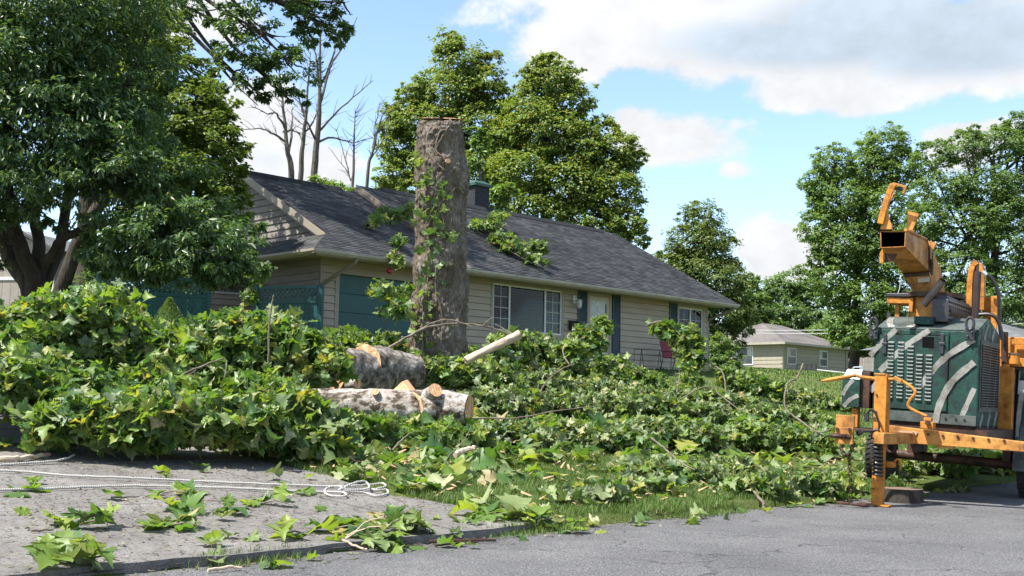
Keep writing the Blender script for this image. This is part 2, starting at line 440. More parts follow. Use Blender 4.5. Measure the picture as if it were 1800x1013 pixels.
def shingle_material(name, a, b_, c):
    m, t, b = new_mat(name); v = coords(t)
    g = nd(t, 'ShaderNodeNewGeometry')
    col = ramp(t, g.outputs['Random Per Island'], [(.0, a), (.5, b_), (1, c)])
    f = tex_noise(t, v, 120, 3, .7); f2 = tex_noise(t, v, .7, 6, .6)
    col = mixc_(t, .6, col, ramp(t, f, [(.3, (.5, .5, .5)), (.7, (1.6, 1.6, 1.6))]), 'MULTIPLY')
    col = mixc_(t, 1, col, ramp(t, f2, [(.35, (.75, .75, .76)), (.65, (1.25, 1.25, 1.22))]), 'MULTIPLY')
    # old drips and lichen streaks running down the slope
    v2 = coords(t, (2.2, .5, .5)); f4 = tex_noise(t, v2, 3, 8, .7)
    col = mixc_(t, ramp(t, f4, [(.60, (0, 0, 0)), (.74, (.55, .55, .55))]), col, (.10, .10, .095))
    t.links.new(col, b.inputs['Base Color']); b.inputs['Roughness'].default_value = .88; b.inputs['Specular IOR Level'].default_value = .35
    bump(t, b, f, .6, .01); return m
M['shingle'] = shingle_material('asphalt_shingle', (.036, .036, .038), (.058, .058, .061), (.094, .093, .095))
M['shingle_brown'] = shingle_material('brown_shingle', (.095, .084, .079), (.12, .107, .10), (.15, .134, .126))
M['shingle_grey'] = shingle_material('grey_shingle', (.09, .093, .097), (.12, .123, .127), (.14, .14, .147))

HP = empty('house', (-5.04, 28.9, 2.35), (0, 0, R_(45.4)), 'tan ranch house with dark shingle roof and teal garage door behind the brush pile', 'house')
HL = 17.62
def clip_rects(s0, s1, z0, z1, holes):
    """cells of the course s0..s1 x z0..z1 left free by the holes"""
    xs = sorted({s0, s1} | {x for h in holes for x in h[:2] if s0 < x < s1}); out = []
    for a, b in zip(xs, xs[1:]):
        segs = [(z0, z1)]
        for h in holes:
            if h[0] < (a+b)/2 < h[1]:
                ns = []
                for (p, q) in segs:
                    if h[3] <= p or h[2] >= q: ns.append((p, q)); continue
                    if h[2] > p: ns.append((p, h[2]))
                    if h[3] < q: ns.append((h[3], q))
                segs = ns
        for sg in segs:
            if sg[1]-sg[0] > .012:
                if out and abs(out[-1][1]-a) < 1e-6 and out[-1][2:] == sg: out[-1] = (out[-1][0], b)+sg
                else: out.append((a, b)+sg)
    return out
def siding(parent, s0, s1, z0, z1, holes, xf, m, course=.2, name='siding_board', outline=None, length=3.66):
    """lapped boards: lower edge 20 mm proud. xf(s, out, z) -> local point"""
    n = int(math.ceil((z1-z0)/course-1e-6))
    for k in range(n):
        a, b = z0+k*course, min(z1, z0+(k+1)*course)
        l, r = (s0, s1) if outline is None else outline((a+b)/2)
        if r-l < .05: continue
        # butt joints
        cuts = []; x = l+((k*1.31) % 1)*length
        while x < r-.3:
            if x > l+.3: cuts.append(x)
            x += length
        for (p, q, c, d) in clip_rects(l, r, a, b, holes):
            for (u, v_) in zip([p]+[x for x in cuts if p < x < q], [x for x in cuts if p < x < q]+[q]):
                o0 = .005+.030*(1-(c-a)/course); o1 = .005+.030*(1-(d-a)/course)
                if d >= b-.001: d -= .016
                u2, v2 = u+.001, v_-.001
                mb = MB().hexa([xf(u2, 0, c), xf(v2, 0, c), xf(v2, o0, c), xf(u2, o0, c)], [xf(u2, 0, d), xf(v2, 0, d), xf(v2, o1, d), xf(u2, o1, d)])
                mb.build(name, m, parent)
FX = lambda s, o, z: (s, -o, z)          # front wall, outward is -y
LX = lambda s, o, z: (-o, s, z)          # left wall, s runs back
WIN = (6.36, 9.47, .93, 2.36); DOOR = (10.72, 11.97, .02, 2.44); WIN2 = (15.80, 17.32, 1.06, 2.32); GAR = (.62, 5.05, -.1, 2.10)
holes = [(WIN[0]-.1, WIN[1]+.1, WIN[2]-.1, WIN[3]+.1), (DOOR[0]-.06, DOOR[1]+.06, -1, DOOR[3]+.05), (WIN2[0]-.09, WIN2[1]+.09, WIN2[2]-.09, WIN2[3]+.09), (GAR[0]-.13, GAR[1]+.13, -1, GAR[3]+.13)]
wf = MB()
# wall core with real openings
for (a, b, c, d) in clip_rects(0, HL, -.5, 2.52, [WIN, (DOOR[0], DOOR[1], -1, DOOR[3]), WIN2, (GAR[0], GAR[1], -1, GAR[3])]):
    wf.box((a, .002, c), (b, .16, d))
wall = wf.build('wall', M['siding_dark'], HP)  # dark core shows between the boards, standing in for lap shadows
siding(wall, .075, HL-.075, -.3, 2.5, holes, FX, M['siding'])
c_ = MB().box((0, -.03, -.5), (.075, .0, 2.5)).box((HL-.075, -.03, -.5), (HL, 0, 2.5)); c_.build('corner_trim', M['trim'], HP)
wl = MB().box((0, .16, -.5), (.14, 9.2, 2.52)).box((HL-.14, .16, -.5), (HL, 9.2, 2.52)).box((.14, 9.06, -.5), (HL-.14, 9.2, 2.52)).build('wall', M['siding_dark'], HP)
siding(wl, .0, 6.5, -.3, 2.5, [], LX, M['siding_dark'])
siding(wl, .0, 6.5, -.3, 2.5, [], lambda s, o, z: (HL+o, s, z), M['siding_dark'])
MB().box((.2, .5, -.3), (HL-.2, 9, -.2)).box((.2, 3.2, -.2), (HL-.2, 3.3, 2.5)).build('inside_wall', M['dark'], HP)
def trim_frame(x0, x1, z0, z1, wdt, o, mb=None, bottom=True):
    mb = mb or MB()
    mb.box((x0-wdt, -o, z1), (x1+wdt, .02, z1+wdt)); 
    if bottom: mb.box((x0-wdt, -o, z0-wdt), (x1+wdt, .02, z0))
    mb.box((x0-wdt, -o, z0), (x0, .02, z1)); mb.box((x1, -o, z0), (x1+wdt, .02, z1)); return mb
# --- garage door
g = trim_frame(GAR[0], GAR[1], GAR[2]-.2, GAR[3], .125, .03, None, False).build('garage_door_trim', M['trim'], HP)
gd = MB().box((GAR[0], .10, -.4), (GAR[1], .15, GAR[3])).build('garage_door', M['teal'], HP)
for k in range(5):
    z0, z1 = -.42+k*.505, -.42+(k+1)*.505-.012
    MB().box((GAR[0]+.005, .075, z0), (GAR[1]-.005, .099, min(z1, GAR[3]-.01))).build('door_panel', M['teal'], gd, bev=.006)
# --- windows
def slats(mb, x0, x1, z0, z1, y, pitch=.05, tilt=.5):
    z = z0+.02
    while z < z1-.01:
        h, dy = .023*math.cos(tilt), .023*math.sin(tilt)
        mb.hexa([(x0, y-dy, z-h), (x1, y-dy, z-h), (x1, y-dy+.003, z-h+.002), (x0, y-dy+.003, z-h+.002)], [(x0, y+dy, z+h), (x1, y+dy, z+h), (x1, y+dy+.003, z+h+.002), (x0, y+dy+.003, z+h+.002)])
        z += pitch
    return mb
def window(win, cols, grids, cover, tr=.09):
    x0, x1, z0, z1 = win
    trim_frame(x0, x1, z0, z1, tr, .028).build('window_trim', M['trim'], HP)
    f = MB(); fw_ = .05
    f.box((x0, .0, z1-fw_), (x1, .07, z1)).box((x0, -.012, z0), (x1, .07, z0+fw_)).box((x0, 0, z0+fw_), (x0+fw_, .07, z1-fw_)).box((x1-fw_, 0, z0+fw_), (x1, .07, z1-fw_))
    fo = f.build('window', M['white'], HP)
    e = [x0+fw_]+[x0+(x1-x0)*c for c in cols]+[x1-fw_]
    for c in e[1:-1]: MB().box((c-.028, .004, z0+fw_), (c+.028, .066, z1-fw_)).build('mullion', M['white'], fo)
    for i, (a, b) in enumerate(zip(e, e[1:])):
        a2, b2 = a+(.03 if i else 0), b-(.03 if i < len(e)-2 else 0)
        MB().box((a2, .040, z0+fw_), (b2, .046, z1-fw_)).build('pane', M['glass'], fo)
        nx, nz = grids[i]
        for k in range(1, nx):
            x = a2+(b2-a2)*k/nx; MB().box((x-.006, .030, z0+fw_), (x+.006, .039, z1-fw_)).build('muntin', M['white'], fo)
        for k in range(1, nz):
            z = z0+fw_+(z1-z0-2*fw_)*k/nz; MB().box((a2, .026, z-.006), (b2, .0295, z+.006)).build('muntin', M['white'], fo)
        slats(MB(), a2, b2, z0+fw_, z1-fw_, .12, .078, cover).build('blind', M['blind'], fo, kind='stuff')
    return fo
window(WIN, (.236, .755), [(2, 4), (1, 1), (2, 4)], .95)
window(WIN2, (.5,), [(2, 3), (2, 3)], .35)
# --- front door
x0, x1, z1 = DOOR[0], DOOR[1], DOOR[3]
MB().box((x0, -.03, 0), (x0+.12, .08, z1)).box((x1-.12, -.03, 0), (x1, .08, z1)).box((x0+.12, -.03, z1-.12), (x1-.12, .08, z1)).box((x0-.03, -.035, 0), (x0, .02, z1+.0)).build('door_frame', M['trim'], HP)
d = MB(); a, b = x0+.12, x1-.12
d.box((a, -.012, 0), (a+.1, .035, z1-.12)).box((b-.1, -.012, 0), (b, .035, z1-.12)).box((a+.1, -.012, z1-.24), (b-.1, .035, z1-.12)).box((a+.1, -.012, 0), (b-.1, .035, .3))
do = d.build('door', mat('storm_door', (.46, .40, .32), (.42, .365, .29), 3, .5), HP, bev=.004)
MB().box((a+.1, .008, .3), (b-.1, .014, z1-.24)).build('frosted_pane', M['frost'], do)
orn = MB()
for k in range(7):      # etched flourish
    zc = 1.05+k*.17; xc = (a+b)/2-.05+.06*math.sin(k*1.7)
    orn.add([(xc-.09+.02*(k % 3), .003, zc), (xc, .003, zc-.07), (xc+.08, .003, zc+.02), (xc+.01, .003, zc+.09)], [(0, 1, 2, 3)])
orn.build('etched_ornament', mat('etching', (.55, .58, .58), (.45, .48, .48), 9, .4), do)
MB().bar((b-.16, .003, .9), (b-.16, .003, 2.1), .03, .006).bar((b-.24, .003, .5), (b-.1, .003, .5), .03, .006).build('etched_border', M['dark'], do)
MB().bar((a+.05, -.035, .98), (a+.05, -.035, 1.14), .03, .03).bar((a+.05, -.012, 1.06), (a+.05, -.05, 1.06), .03, .03).build('handle', M['black'], do)
# --- shutters with louvre slats
def shutter(x0, x1, z0, z1):
    m = MB(); y0, y1 = -.055, -.028
    m.box((x0, y0, z0), (x0+.05, y1, z1)).box((x1-.05, y0, z0), (x1, y1, z1)).box((x0+.05, y0, z1-.07), (x1-.05, y1, z1)).box((x0+.05, y0, z0), (x1-.05, y1, z0+.07)).box((x0+.05, y0, (z0+z1)/2-.04), (x1-.05, y1, (z0+z1)/2+.04))
    m.box((x0+.05, y1-.01, z0+.07), (x1-.05, y1-.004, z1-.07))
    o = m.build('shutter', M['navy'], HP)
    s = MB()
    for (p, q) in ((z0+.07, (z0+z1)/2-.04), ((z0+z1)/2+.04, z1-.07)):
        z = p+.02
        while z < q-.02:
            s.hexa([(x0+.05, y0+.004, z-.016), (x1-.05, y0+.004, z-.016), (x1-.05, y0+.009, z-.018), (x0+.05, y0+.009, z-.018)], [(x0+.05, y1-.012, z+.016), (x1-.05, y1-.012, z+.016), (x1-.05, y1-.009, z+.014), (x0+.05, y1-.009, z+.014)]); z += .045
    s.build('slat', M['navy'], o, kind='stuff')
shutter(10.22, 10.69, .35, 2.47); shutter(12.0, 12.42, .35, 2.47); shutter(15.22, 15.69, 1.0, 2.42)
MB().box((10.3, -1.2, -.4), (12.4, -.03, -.02)).build('door_step', M['concrete'], HP, bev=.02)

ds = mat('downspout_paint', (.20, .165, .13), (.15, .125, .10), 5, .5)
# --- roof: slabs with individually laid shingles on the slopes that face the street
EV = -.8
def plane(z0, sl):
    k = 1/math.sqrt(1+sl*sl)
    return lambda s, d, o=0.: (s, EV+d*k-o*sl*k, z0+d*sl*k+o*k)
def poly_span(poly, d):
    xs = []
    for i in range(len(poly)):
        (a, b), (c, e) = poly[i], poly[(i+1) % len(poly)]
        if (b <= d < e) or (e <= d < b): xs.append(a+(c-a)*(d-b)/(e-b))
    return (min(xs), max(xs)) if len(xs) > 1 else None
def shingles(parent, P, poly, m, expo=.14, tab=.30):
    V = []; F = []; dmax = max(q for _, q in poly); row = 0; d = 0.
    while d < dmax-.02:
        sp = poly_span(poly, min(d+expo*.5, dmax-.01))
        if sp:
            x = sp[0]-random.random()*tab
            while x < sp[1]:
                a, b = max(x, sp[0]), min(x+tab-.006, sp[1])
                if b-a > .02:
                    h = .014+random.random()*.006; j = random.uniform(-.006, .006); k = len(V); e2 = min(d+expo+.02, dmax)
                    V += [P(a, d+j, h), P(b, d+j, h), P(b, e2, .004), P(a, e2, .004), P(a, d+j, .0), P(b, d+j, .0)]
                    F += [(k, k+1, k+2, k+3), (k+4, k+5, k+1, k)]
                x += tab
        d += expo; row += 1
    return tag(link('shingles', np_mesh('shingles', V, F, m), parent), kind='stuff')
zG, sG, zM, sM = 2.55, .527, 2.57, .567
PG, PM = plane(zG, sG), plane(zM, sM)
dG = 5.5*math.sqrt(1+sG*sG); dM = 5.5*math.sqrt(1+sM*sM)
GA = .45                              # rake line of the garage gable
dh = (GA+.76)*math.sqrt(1+sG*sG)
polyG = [(-.76, 0), (4.74, 0), (4.74, dG), (GA, dG), (GA, dh)]
polyM = [(4.70, 0), (18.45, 0), (17.85, dM), (4.70, dM)]
def slab(name, P, poly, th, m, parent):
    a = [P(s, d, -.002) for s, d in poly]; b = [P(s, d, -th) for s, d in poly]
    n = len(a); return MB().add(a+b, [tuple(range(n)), tuple(range(2*n-1, n-1, -1))]+[((i+1) % n, i, n+i, n+(i+1) % n) for i in range(n)]).build(name, m, parent)
rf = slab('roof', PG, polyG, .07, M['shingle'], HP); shingles(rf, PG, polyG, M['shingle'])
rm = slab('roof', PM, polyM, .09, M['shingle'], HP); shingles(rm, PM, polyM, M['shingle'])
# back slopes (mirrored about the ridge) and the left skirt
def mir(P): return lambda s, d, o=0.: (P(s, d, o)[0], 9.4-P(s, d, o)[1], P(s, d, o)[2])
slab('roof', mir(PG), polyG, .07, M['shingle'], HP); slab('roof', mir(PM), polyM, .09, M['shingle'], HP)
kS = 1/math.sqrt(1+sG*sG)
PS = lambda s, d, o=0.: (-.76+d*kS-o*sG*kS, s, zG+d*sG*kS+o*kS)
polyS = [(-.8, 0), (10.2, 0), (10.2-dh*kS, dh), (-.8+dh*kS, dh)]
rs = slab('roof', PS, polyS, .06, M['shingle'], HP); shingles(rs, PS, polyS, M['shingle'])
# garage gable wall with lapped boards
zr = zG+5.5*sG; zb = zG+(GA+.76)*sG
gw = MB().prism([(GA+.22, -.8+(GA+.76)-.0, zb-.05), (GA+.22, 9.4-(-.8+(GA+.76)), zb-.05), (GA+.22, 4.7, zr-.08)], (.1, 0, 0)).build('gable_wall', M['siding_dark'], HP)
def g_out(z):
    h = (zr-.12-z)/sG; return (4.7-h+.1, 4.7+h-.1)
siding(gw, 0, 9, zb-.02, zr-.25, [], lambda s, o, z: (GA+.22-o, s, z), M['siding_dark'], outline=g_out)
for P_, s_ in ((PG, 1), (mir(PG), 1)):
    a, b = P_(GA+.0, dh-.05, -.01), P_(GA, dG, -.01)
    MB().hexa([(GA-.03, a[1], a[2]-.2), (GA+.02, a[1], a[2]-.2), (GA+.02, a[1], a[2]+.012), (GA-.03, a[1], a[2]+.012)], [(GA-.03, b[1], b[2]-.2), (GA+.02, b[1], b[2]-.2), (GA+.02, b[1], b[2]+.012), (GA-.03, b[1], b[2]+.012)]).build('rake_board', M['trim'], HP)
    MB().hexa([(GA+.10, a[1]+.04, a[2]-.30), (GA+.14, a[1]+.04, a[2]-.30), (GA+.14, a[1]+.04, a[2]-.11), (GA+.10, a[1]+.04, a[2]-.11)], [(GA+.10, b[1], b[2]-.30), (GA+.14, b[1], b[2]-.30), (GA+.14, b[1], b[2]-.11), (GA+.10, b[1], b[2]-.11)]).build('rake_board', M['trim'], HP)
# box rake of the raised main roof
for off, top, bot, x in ((0, .03, -.26, 4.64), (.035, -.07, -.15, 4.60)):
    a, b = PM(4.7, .0, 0), PM(4.7, dM, 0)
    MB().hexa([(x, a[1], a[2]+bot+.1), (x+.05, a[1], a[2]+bot+.1), (x+.05, a[1], a[2]+top), (x, a[1], a[2]+top)], [(x, b[1], b[2]+bot-.05), (x+.05, b[1], b[2]+bot-.05), (x+.05, b[1], b[2]+top), (x, b[1], b[2]+top)]).build('rake_board', ds, HP)
a, b = PM(18.45, 0, -.02), PM(17.85, dM, -.02)
MB().hexa([(a[0]-.02, a[1], a[2]-.14), (a[0]+.02, a[1], a[2]-.14), (a[0]+.02, a[1], a[2]+.03), (a[0]-.02, a[1], a[2]+.03)], [(b[0]-.02, b[1], b[2]-.14), (b[0]+.02, b[1], b[2]-.14), (b[0]+.02, b[1], b[2]+.03), (b[0]-.02, b[1], b[2]+.03)]).build('rake_board', M['trim'], HP)
# ridge vents
def ridge(x0, x1, z, m):
    MB().hexa([(x0, 4.5, z-.08), (x1, 4.5, z-.08), (x1, 4.9, z-.08), (x0, 4.9, z-.08)], [(x0, 4.6, z+.06), (x1, 4.6, z+.06), (x1, 4.8, z+.06), (x0, 4.8, z+.06)]).build('ridge_vent', m, HP)
rv = mat('ridge_vent', (.012, .013, .016), (.02, .021, .024), 12, .9)
ridge(GA, 4.0, zr, rv); ridge(5.6, 17.0, zM+5.5*sM, rv)
# gable wall of the right end (hidden side), soffit and gutters
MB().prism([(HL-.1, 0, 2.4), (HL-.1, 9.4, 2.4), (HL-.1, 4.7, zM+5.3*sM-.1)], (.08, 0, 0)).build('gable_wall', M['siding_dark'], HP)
MB().box((-.70, EV+.02, 2.455), (18.3, .03, 2.485)).build('soffit', M['soffit'], HP)
MB().box((-.72, .03, 2.455), (-.0, 9.9, 2.485)).build('soffit', M['soffit'], HP)
MB().box((-.72, EV-.0, 2.40), (18.40, EV+.02, 2.545)).box((-.74, EV+.02, 2.40), (-.72, 10, 2.545)).build('fascia', M['trim'], HP)
def gutter(p, q, outv):
    p, q, o = Vector(p), Vector(q), Vector(outv)
    prof = [(0, .0), (0, .115), (.004, .115), (.004, .008), (.07, .008), (.112, .07), (.112, .118), (.095, .118), (.095, .123), (.118, .123), (.118, .065), (.075, .0)]
    a = [p+o*x+Vector((0, 0, z)) for x, z in prof]; b = [q+o*x+Vector((0, 0, z)) for x, z in prof]; n = len(a)
    return MB().add(a+b, [((i+1) % n, i, n+i, n+(i+1) % n) for i in range(n)]+[tuple(range(n)), tuple(range(2*n-1, n-1, -1))])
gutter((-.84, EV-.002, 2.43), (18.42, EV-.002, 2.43), (0, -1, 0)).build('gutter', M['gutter'], HP)
gutter((-.742, EV-.1, 2.43), (-.742, 10.0, 2.43), (-1, 0, 0)).build('gutter', M['gutter'], HP)
def downspout(pts):
    m = MB(); P = [Vector(p) for p in pts]
    for a, b in zip(P, P[1:]): m.bar(a-(b-a).normalized()*.02, b+(b-a).normalized()*.02, .085, .075, (0, 1, .2))
    return m.build('downspout', ds, HP, bev=.012)
downspout([(.55, EV-.06, 2.43), (.50, EV-.02, 2.32), (-.03, -.09, 1.72), (-.05, -.075, 1.6), (-.05, -.075, -.3)])
downspout([(18.1, EV-.06, 2.43), (18.1, EV, 2.33), (17.64, -.02, 1.95), (17.66, -.0, 1.85), (17.66, -.0, -.3)])
# chimney behind the ridge
ch = empty('chimney_tmp', (0, 0, 0)); bpy.data.objects.remove(ch)
CHX = 10.378
cb = MB().box((CHX-.36, 4.75, 4.9), (CHX+.36, 5.45, 6.52)).build('chimney', mat('chimney_brick', (.012, .014, .018), (.022, .025, .03), 7, .8, bmp=.3), HP, bev=.01)
MB().box((CHX-.44, 4.67, 6.52), (CHX+.44, 5.53, 6.62)).hexa([(CHX-.42, 4.69, 6.62), (CHX+.42, 4.69, 6.62), (CHX+.42, 5.51, 6.62), (CHX-.42, 5.51, 6.62)], [(CHX-.25, 4.85, 6.74), (CHX+.25, 4.85, 6.74), (CHX+.25, 5.35, 6.74), (CHX-.25, 5.35, 6.74)]).build('chimney_cap', mat('copper_green', (.03, .085, .06), (.024, .068, .05), 5, .55), cb)
MB().tube([(CHX-2.1, 4.1, 5.0), (CHX-2.1, 4.1, 5.62)], .05, 10).build('vent_pipe', M['dark'], HP)

def H(s, t, z): return Vector((-5.04, 28.9, 2.35)) + RU*s + RN*t + Vector((0, 0, z))
HROT = (0, 0, R_(45.4))
# things on and by the house front
lt = empty('wall_lantern', H(10.06, -.03, 2.02), HROT, 'glass wall lantern mounted left of the front door', 'lantern')
MB().box((-.09, -.03, -.02), (.09, 0, .25)).build('back_plate', M['white'], lt, bev=.01)
MB().tube([(0, -.03, .16), (0, -.12, .24), (0, -.20, .20)], .014, 8).lathe([(.02, .13), (.11, .10), (.12, .07)], (0, -.2, 0), 8).build('arm', mat('aged_white_metal', (.5, .46, .42), (.35, .3, .27), 9, .5), lt)
MB().lathe([(.055, -.18), (.09, -.1), (.10, .07)], (0, -.2, 0), 8).build('lamp_glass', mat('seeded_glass', (.55, .55, .52), (.35, .36, .35), 12, .15, spec=.9), lt)
mb_ = empty('mailbox', H(9.98, -.03, 1.12), HROT, 'black wall mailbox with open lid beside the front door', 'mailbox')
MB().box((-.2, -.15, 0), (.2, 0, .22)).build('box', M['black'], mb_, bev=.01)
MB().hexa([(-.22, -.2, .20), (.22, -.2, .20), (.22, -.01, .30), (-.22, -.01, .30)], [(-.22, -.2, .225), (.22, -.2, .225), (.22, -.01, .325), (-.22, -.01, .325)]).build('lid', M['black'], mb_)
MB().tube([(-.15, -.06, 0), (-.15, -.1, -.07), (-.15, -.14, -.02)], .008, 6).tube([(.15, -.06, 0), (.15, -.1, -.07), (.15, -.14, -.02)], .008, 6).build('hook', M['black'], mb_)
# red patio chair
pc = empty('patio_chair', H(14.22, -.75, -.03), (0, 0, R_(30)), 'red sling patio chair with black metal frame against the house wall', 'chair')
red = mat('red_sling', (.20, .02, .03), (.15, .016, .024), 30, .7, bmp=.2)
MB().hexa([(-.24, -.02, .42), (.24, -.02, .42), (.24, .0, .42), (-.24, .0, .42)], [(-.24, .18, 1.0), (.24, .18, 1.0), (.24, .2, 1.0), (-.24, .2, 1.0)]).build('backrest', red, pc)
MB().box((-.24, -.48, .40), (.24, -.03, .415)).build('seat', red, pc)
for s_ in (-.26, .26):
    MB().tube(smooth_path([(s_, -.44, 0), (s_, -.47, .42), (s_, -.46, .6), (s_, -.1, .63), (s_, .08, .63)], 4), .013, 6).build('arm_frame', M['black'], pc, True)
    MB().tube(smooth_path([(s_, .16, 0), (s_, .0, .41), (s_, .19, 1.02)], 4), .014, 6).build('rear_leg', M['black'], pc, True)
# small black wire bench
be = empty('wire_bench', H(13.0, -.9, -.03), (0, 0, R_(45.4)), 'low black wire bench under the siding between door and red chair', 'bench')
for x in (-.5, .5):
    m = MB(); m.tube([(x-.10, 0, 0), (x, .0, .66)], .012, 6).tube([(x+.12, 0, 0), (x, 0, .66)], .012, 6).tube([(x-.07, 0, .3), (x+.08, 0, .3)], .01, 6); m.build('leg', M['black'], be)
MB().tube([(-.9, 0, .62), (.55, 0, .66)], .012, 6).tube([(-.9, .0, .45), (.55, .0, .48)], .01, 6).tube([(-.9, .0, .62), (-.9, .0, 0)], .01, 6).build('rail', M['black'], be)
# red feeder hanging from the gutter
fx = (1.635, -0.860, 2.309)
fe = empty('bird_feeder', H(*fx), (0, 0, 0), 'small red hanging bird feeder under the garage gutter', 'feeder')
MB().lathe([(.02, -.18), (.075, -.15), (.09, -.1), (.06, -.04), (.02, -.02)], n=12).build('feeder_bowl', mat('red_plastic', (.35, .012, .02), (.28, .01, .015), 5, .3), fe, True)
MB().tube([(0, 0, -.02), (0.01, 0, .12), (0, .02, .3)], .006, 5).build('hanger', M['black'], fe)

# ------------------------------------------------------------------ fences left of the house
def privacy(name, label, a, b, zb, zt, lat, post_h, seed):
    """board fence with lattice top from a to b (world xy)"""
    a, b = Vector((*a, 0)), Vector((*b, 0)); Ln = (b-a).length; ang = math.atan2((b-a).y, (b-a).x)
    o = empty(name, (a.x, a.y, zb), (0, 0, ang), label, 'fence'); rr = random.Random(seed); h = zt-zb
    x = 0.
    while x < Ln-.05:
        w_ = min(.118, Ln-x-.004); dy = rr.uniform(-.003, .003)
        MB().box((x+.003, -.012+dy, -.1), (x+w_-.003, .008+dy, h-lat)).build('board', M['teal'], o); x += .12
    for z in (.25, h-lat, h-.04): MB().box((0, -.035, z-.04), (Ln, .03, z+.04)).build('rail', M['teal'], o)
    for x in (0, Ln): MB().box((x-.05, -.06, -.2), (x+.05, .045, h+post_h)).build('post', M['teal'], o, bev=.006)
    z0, z1 = h-lat+.04, h-.08; hh = z1-z0; step = .13
    for sgn, y in ((1, -.009), (-1, .003)):
        x = -hh
        while x < Ln+hh:
            p, q = (x, z0), (x+hh, z1)
            if sgn < 0: p, q = (x, z1), (x+hh, z0)
            f0 = max(0, (0.05-p[0])/(q[0]-p[0])); f1 = min(1, (Ln-.05-p[0])/(q[0]-p[0]))
            if f1-f0 > .05:
                pa = (p[0]+(q[0]-p[0])*f0, y, p[1]+(q[1]-p[1])*f0); pb = (p[0]+(q[0]-p[0])*f1, y, p[1]+(q[1]-p[1])*f1)
                MB().bar(pa, pb, .038, .009, (0, 1, 0) if False else (0, 1, 0)).build('lattice_slat', M['teal'], o)
            x += step
    return o
fa, fb = (-10.279, 27.400, 3.860), (-7.733, 28.200, 3.989)
privacy('lattice_fence', 'long teal board fence with lattice top in the shade under the dark tree', fa[:2], fb[:2], 2.15, 4.125, .45, .0, 1)
ga, gb = (-6.674, 28.900, 4.081), (-4.874, 28.300, 4.049)
gt = privacy('lattice_gate', 'short teal lattice topped fence panel beside the garage corner', ga[:2], gb[:2], 2.15, 4.027, .42, .02, 2)
# low clapboard wall between the two fences
la, lb = (-8.243, 30.000, 3.859), (-7.149, 30.600, 3.935)
a, b = Vector((*la[:2], 0)), Vector((*lb[:2], 0)); ang = math.atan2((b-a).y, (b-a).x); Ln = (b-a).length
lw = empty('low_siding_wall', (a.x, a.y, 2.2), (0, 0, ang), 'low tan clapboard wall with pale cap between the two teal fences', 'wall')
zt = 3.929-2.2
lc = MB().box((0, .01, -.2), (Ln, .14, zt)).build('core', M['siding_dark'], lw)
siding(lc, 0, Ln, -.1, zt, [], FX, mat('sunlit_siding', (.30, .24, .18), (.26, .21, .16), 3, .7, rnd=.05), course=.17)
MB().box((-.05, -.06, zt), (Ln+.05, .2, zt+.06)).build('cap', mat('weathered_cap', (.45, .43, .40), (.36, .34, .32), 6, .7), lw)

# ------------------------------------------------------------------ neighbouring houses and what stands by them
FB = Vector((22.773, 93.0, 3.948)); FROT = (0, 0, R_(45.4))
fh = empty('neighbour_house', FB, FROT, 'beige bungalow with brown hip roof beyond the lawn at the right', 'house')
M['beige'] = mat('beige_siding', (.32, .285, .215), (.28, .25, .19), 3, .65, rnd=.05)
M['beige_trim'] = mat('beige_trim', (.38, .35, .28), (.32, .29, .23), 3, .5)
fw_ = (11.155, -0.000, 0.076); eL = (0.763, -0.000, 2.506); W2_, W3_ = ((0.756, 0.000, 2.026), (2.027, -0.000, 0.778)), ((6.129, 0.000, 2.022), (7.348, 0.000, 0.769))
X1 = fw_[0]; ZE = eL[2]
m_ = MB().box((0, .02, -.6), (X1, 9, ZE)).build('wall', M['beige'], fh)
wins = [(W2_[0][0], W2_[1][0], W2_[1][2], W2_[0][2]), (W3_[0][0], W3_[1][0], W3_[1][2], W3_[0][2])]
siding(m_, .02, X1-.02, -.3, ZE-.02, [(a-.08, b+.08, c-.08, d+.08) for a, b, c, d in wins], FX, M['beige'], course=.34, length=40)
sl_ = (0.000, 4.511, -0.227); sw = ((0.000, 4.387, 2.131), (-0.000, 2.913, 0.737))
YB = abs(sl_[1]); swin = (-max(sw[0][1], sw[1][1]), -min(sw[0][1], sw[1][1]), sw[1][2], sw[0][2])
w0, w1 = sorted((sw[0][1], sw[1][1]))
siding(m_, .03, 9, -.3, ZE-.02, [(w0-.08, w1+.08, sw[1][2]-.08, sw[0][2]+.08)], LX, M['beige'], course=.34, length=40)
def far_window(x0, x1, z0, z1, xf):
    def bx(mb, a, b, c, d, o0, o1): return mb.hexa([xf(a, o0, c), xf(b, o0, c), xf(b, o1, c), xf(a, o1, c)], [xf(a, o0, d), xf(b, o0, d), xf(b, o1, d), xf(a, o1, d)])
    f = MB(); t_ = .09
    bx(f, x0-t_, x1+t_, z1, z1+t_, 0, .06); bx(f, x0-t_, x1+t_, z0-t_, z0, 0, .07); bx(f, x0-t_, x0, z0, z1, 0, .06); bx(f, x1, x1+t_, z0, z1, 0, .06); bx(f, x0, x1, (z0+z1)/2-.035, (z0+z1)/2+.035, 0, .05)
    o = f.build('window', M['white'], fh)
    bx(MB(), x0, x1, z0, (z0+z1)/2-.035, .005, .03).build('pane', M['pane_dark'], o); bx(MB(), x0, x1, (z0+z1)/2+.035, z1, .005, .035).build('pane', M['pane_dark'], o)
    bx(MB(), x0+.05, x0+(x1-x0)*.35, (z0+z1)/2+.05, z1-.03, .036, .04).build('curtain', M['blind'], o)
M['pane_dark'] = mat('dark_pane', (.03, .038, .05), (.06, .07, .085), 2, .12, spec=.35)
for q in wins: far_window(*q, FX)
far_window(w0, w1, sw[1][2], sw[0][2], LX)
zr_ = ZE+2.05; ov = .55; D_ = 9.0
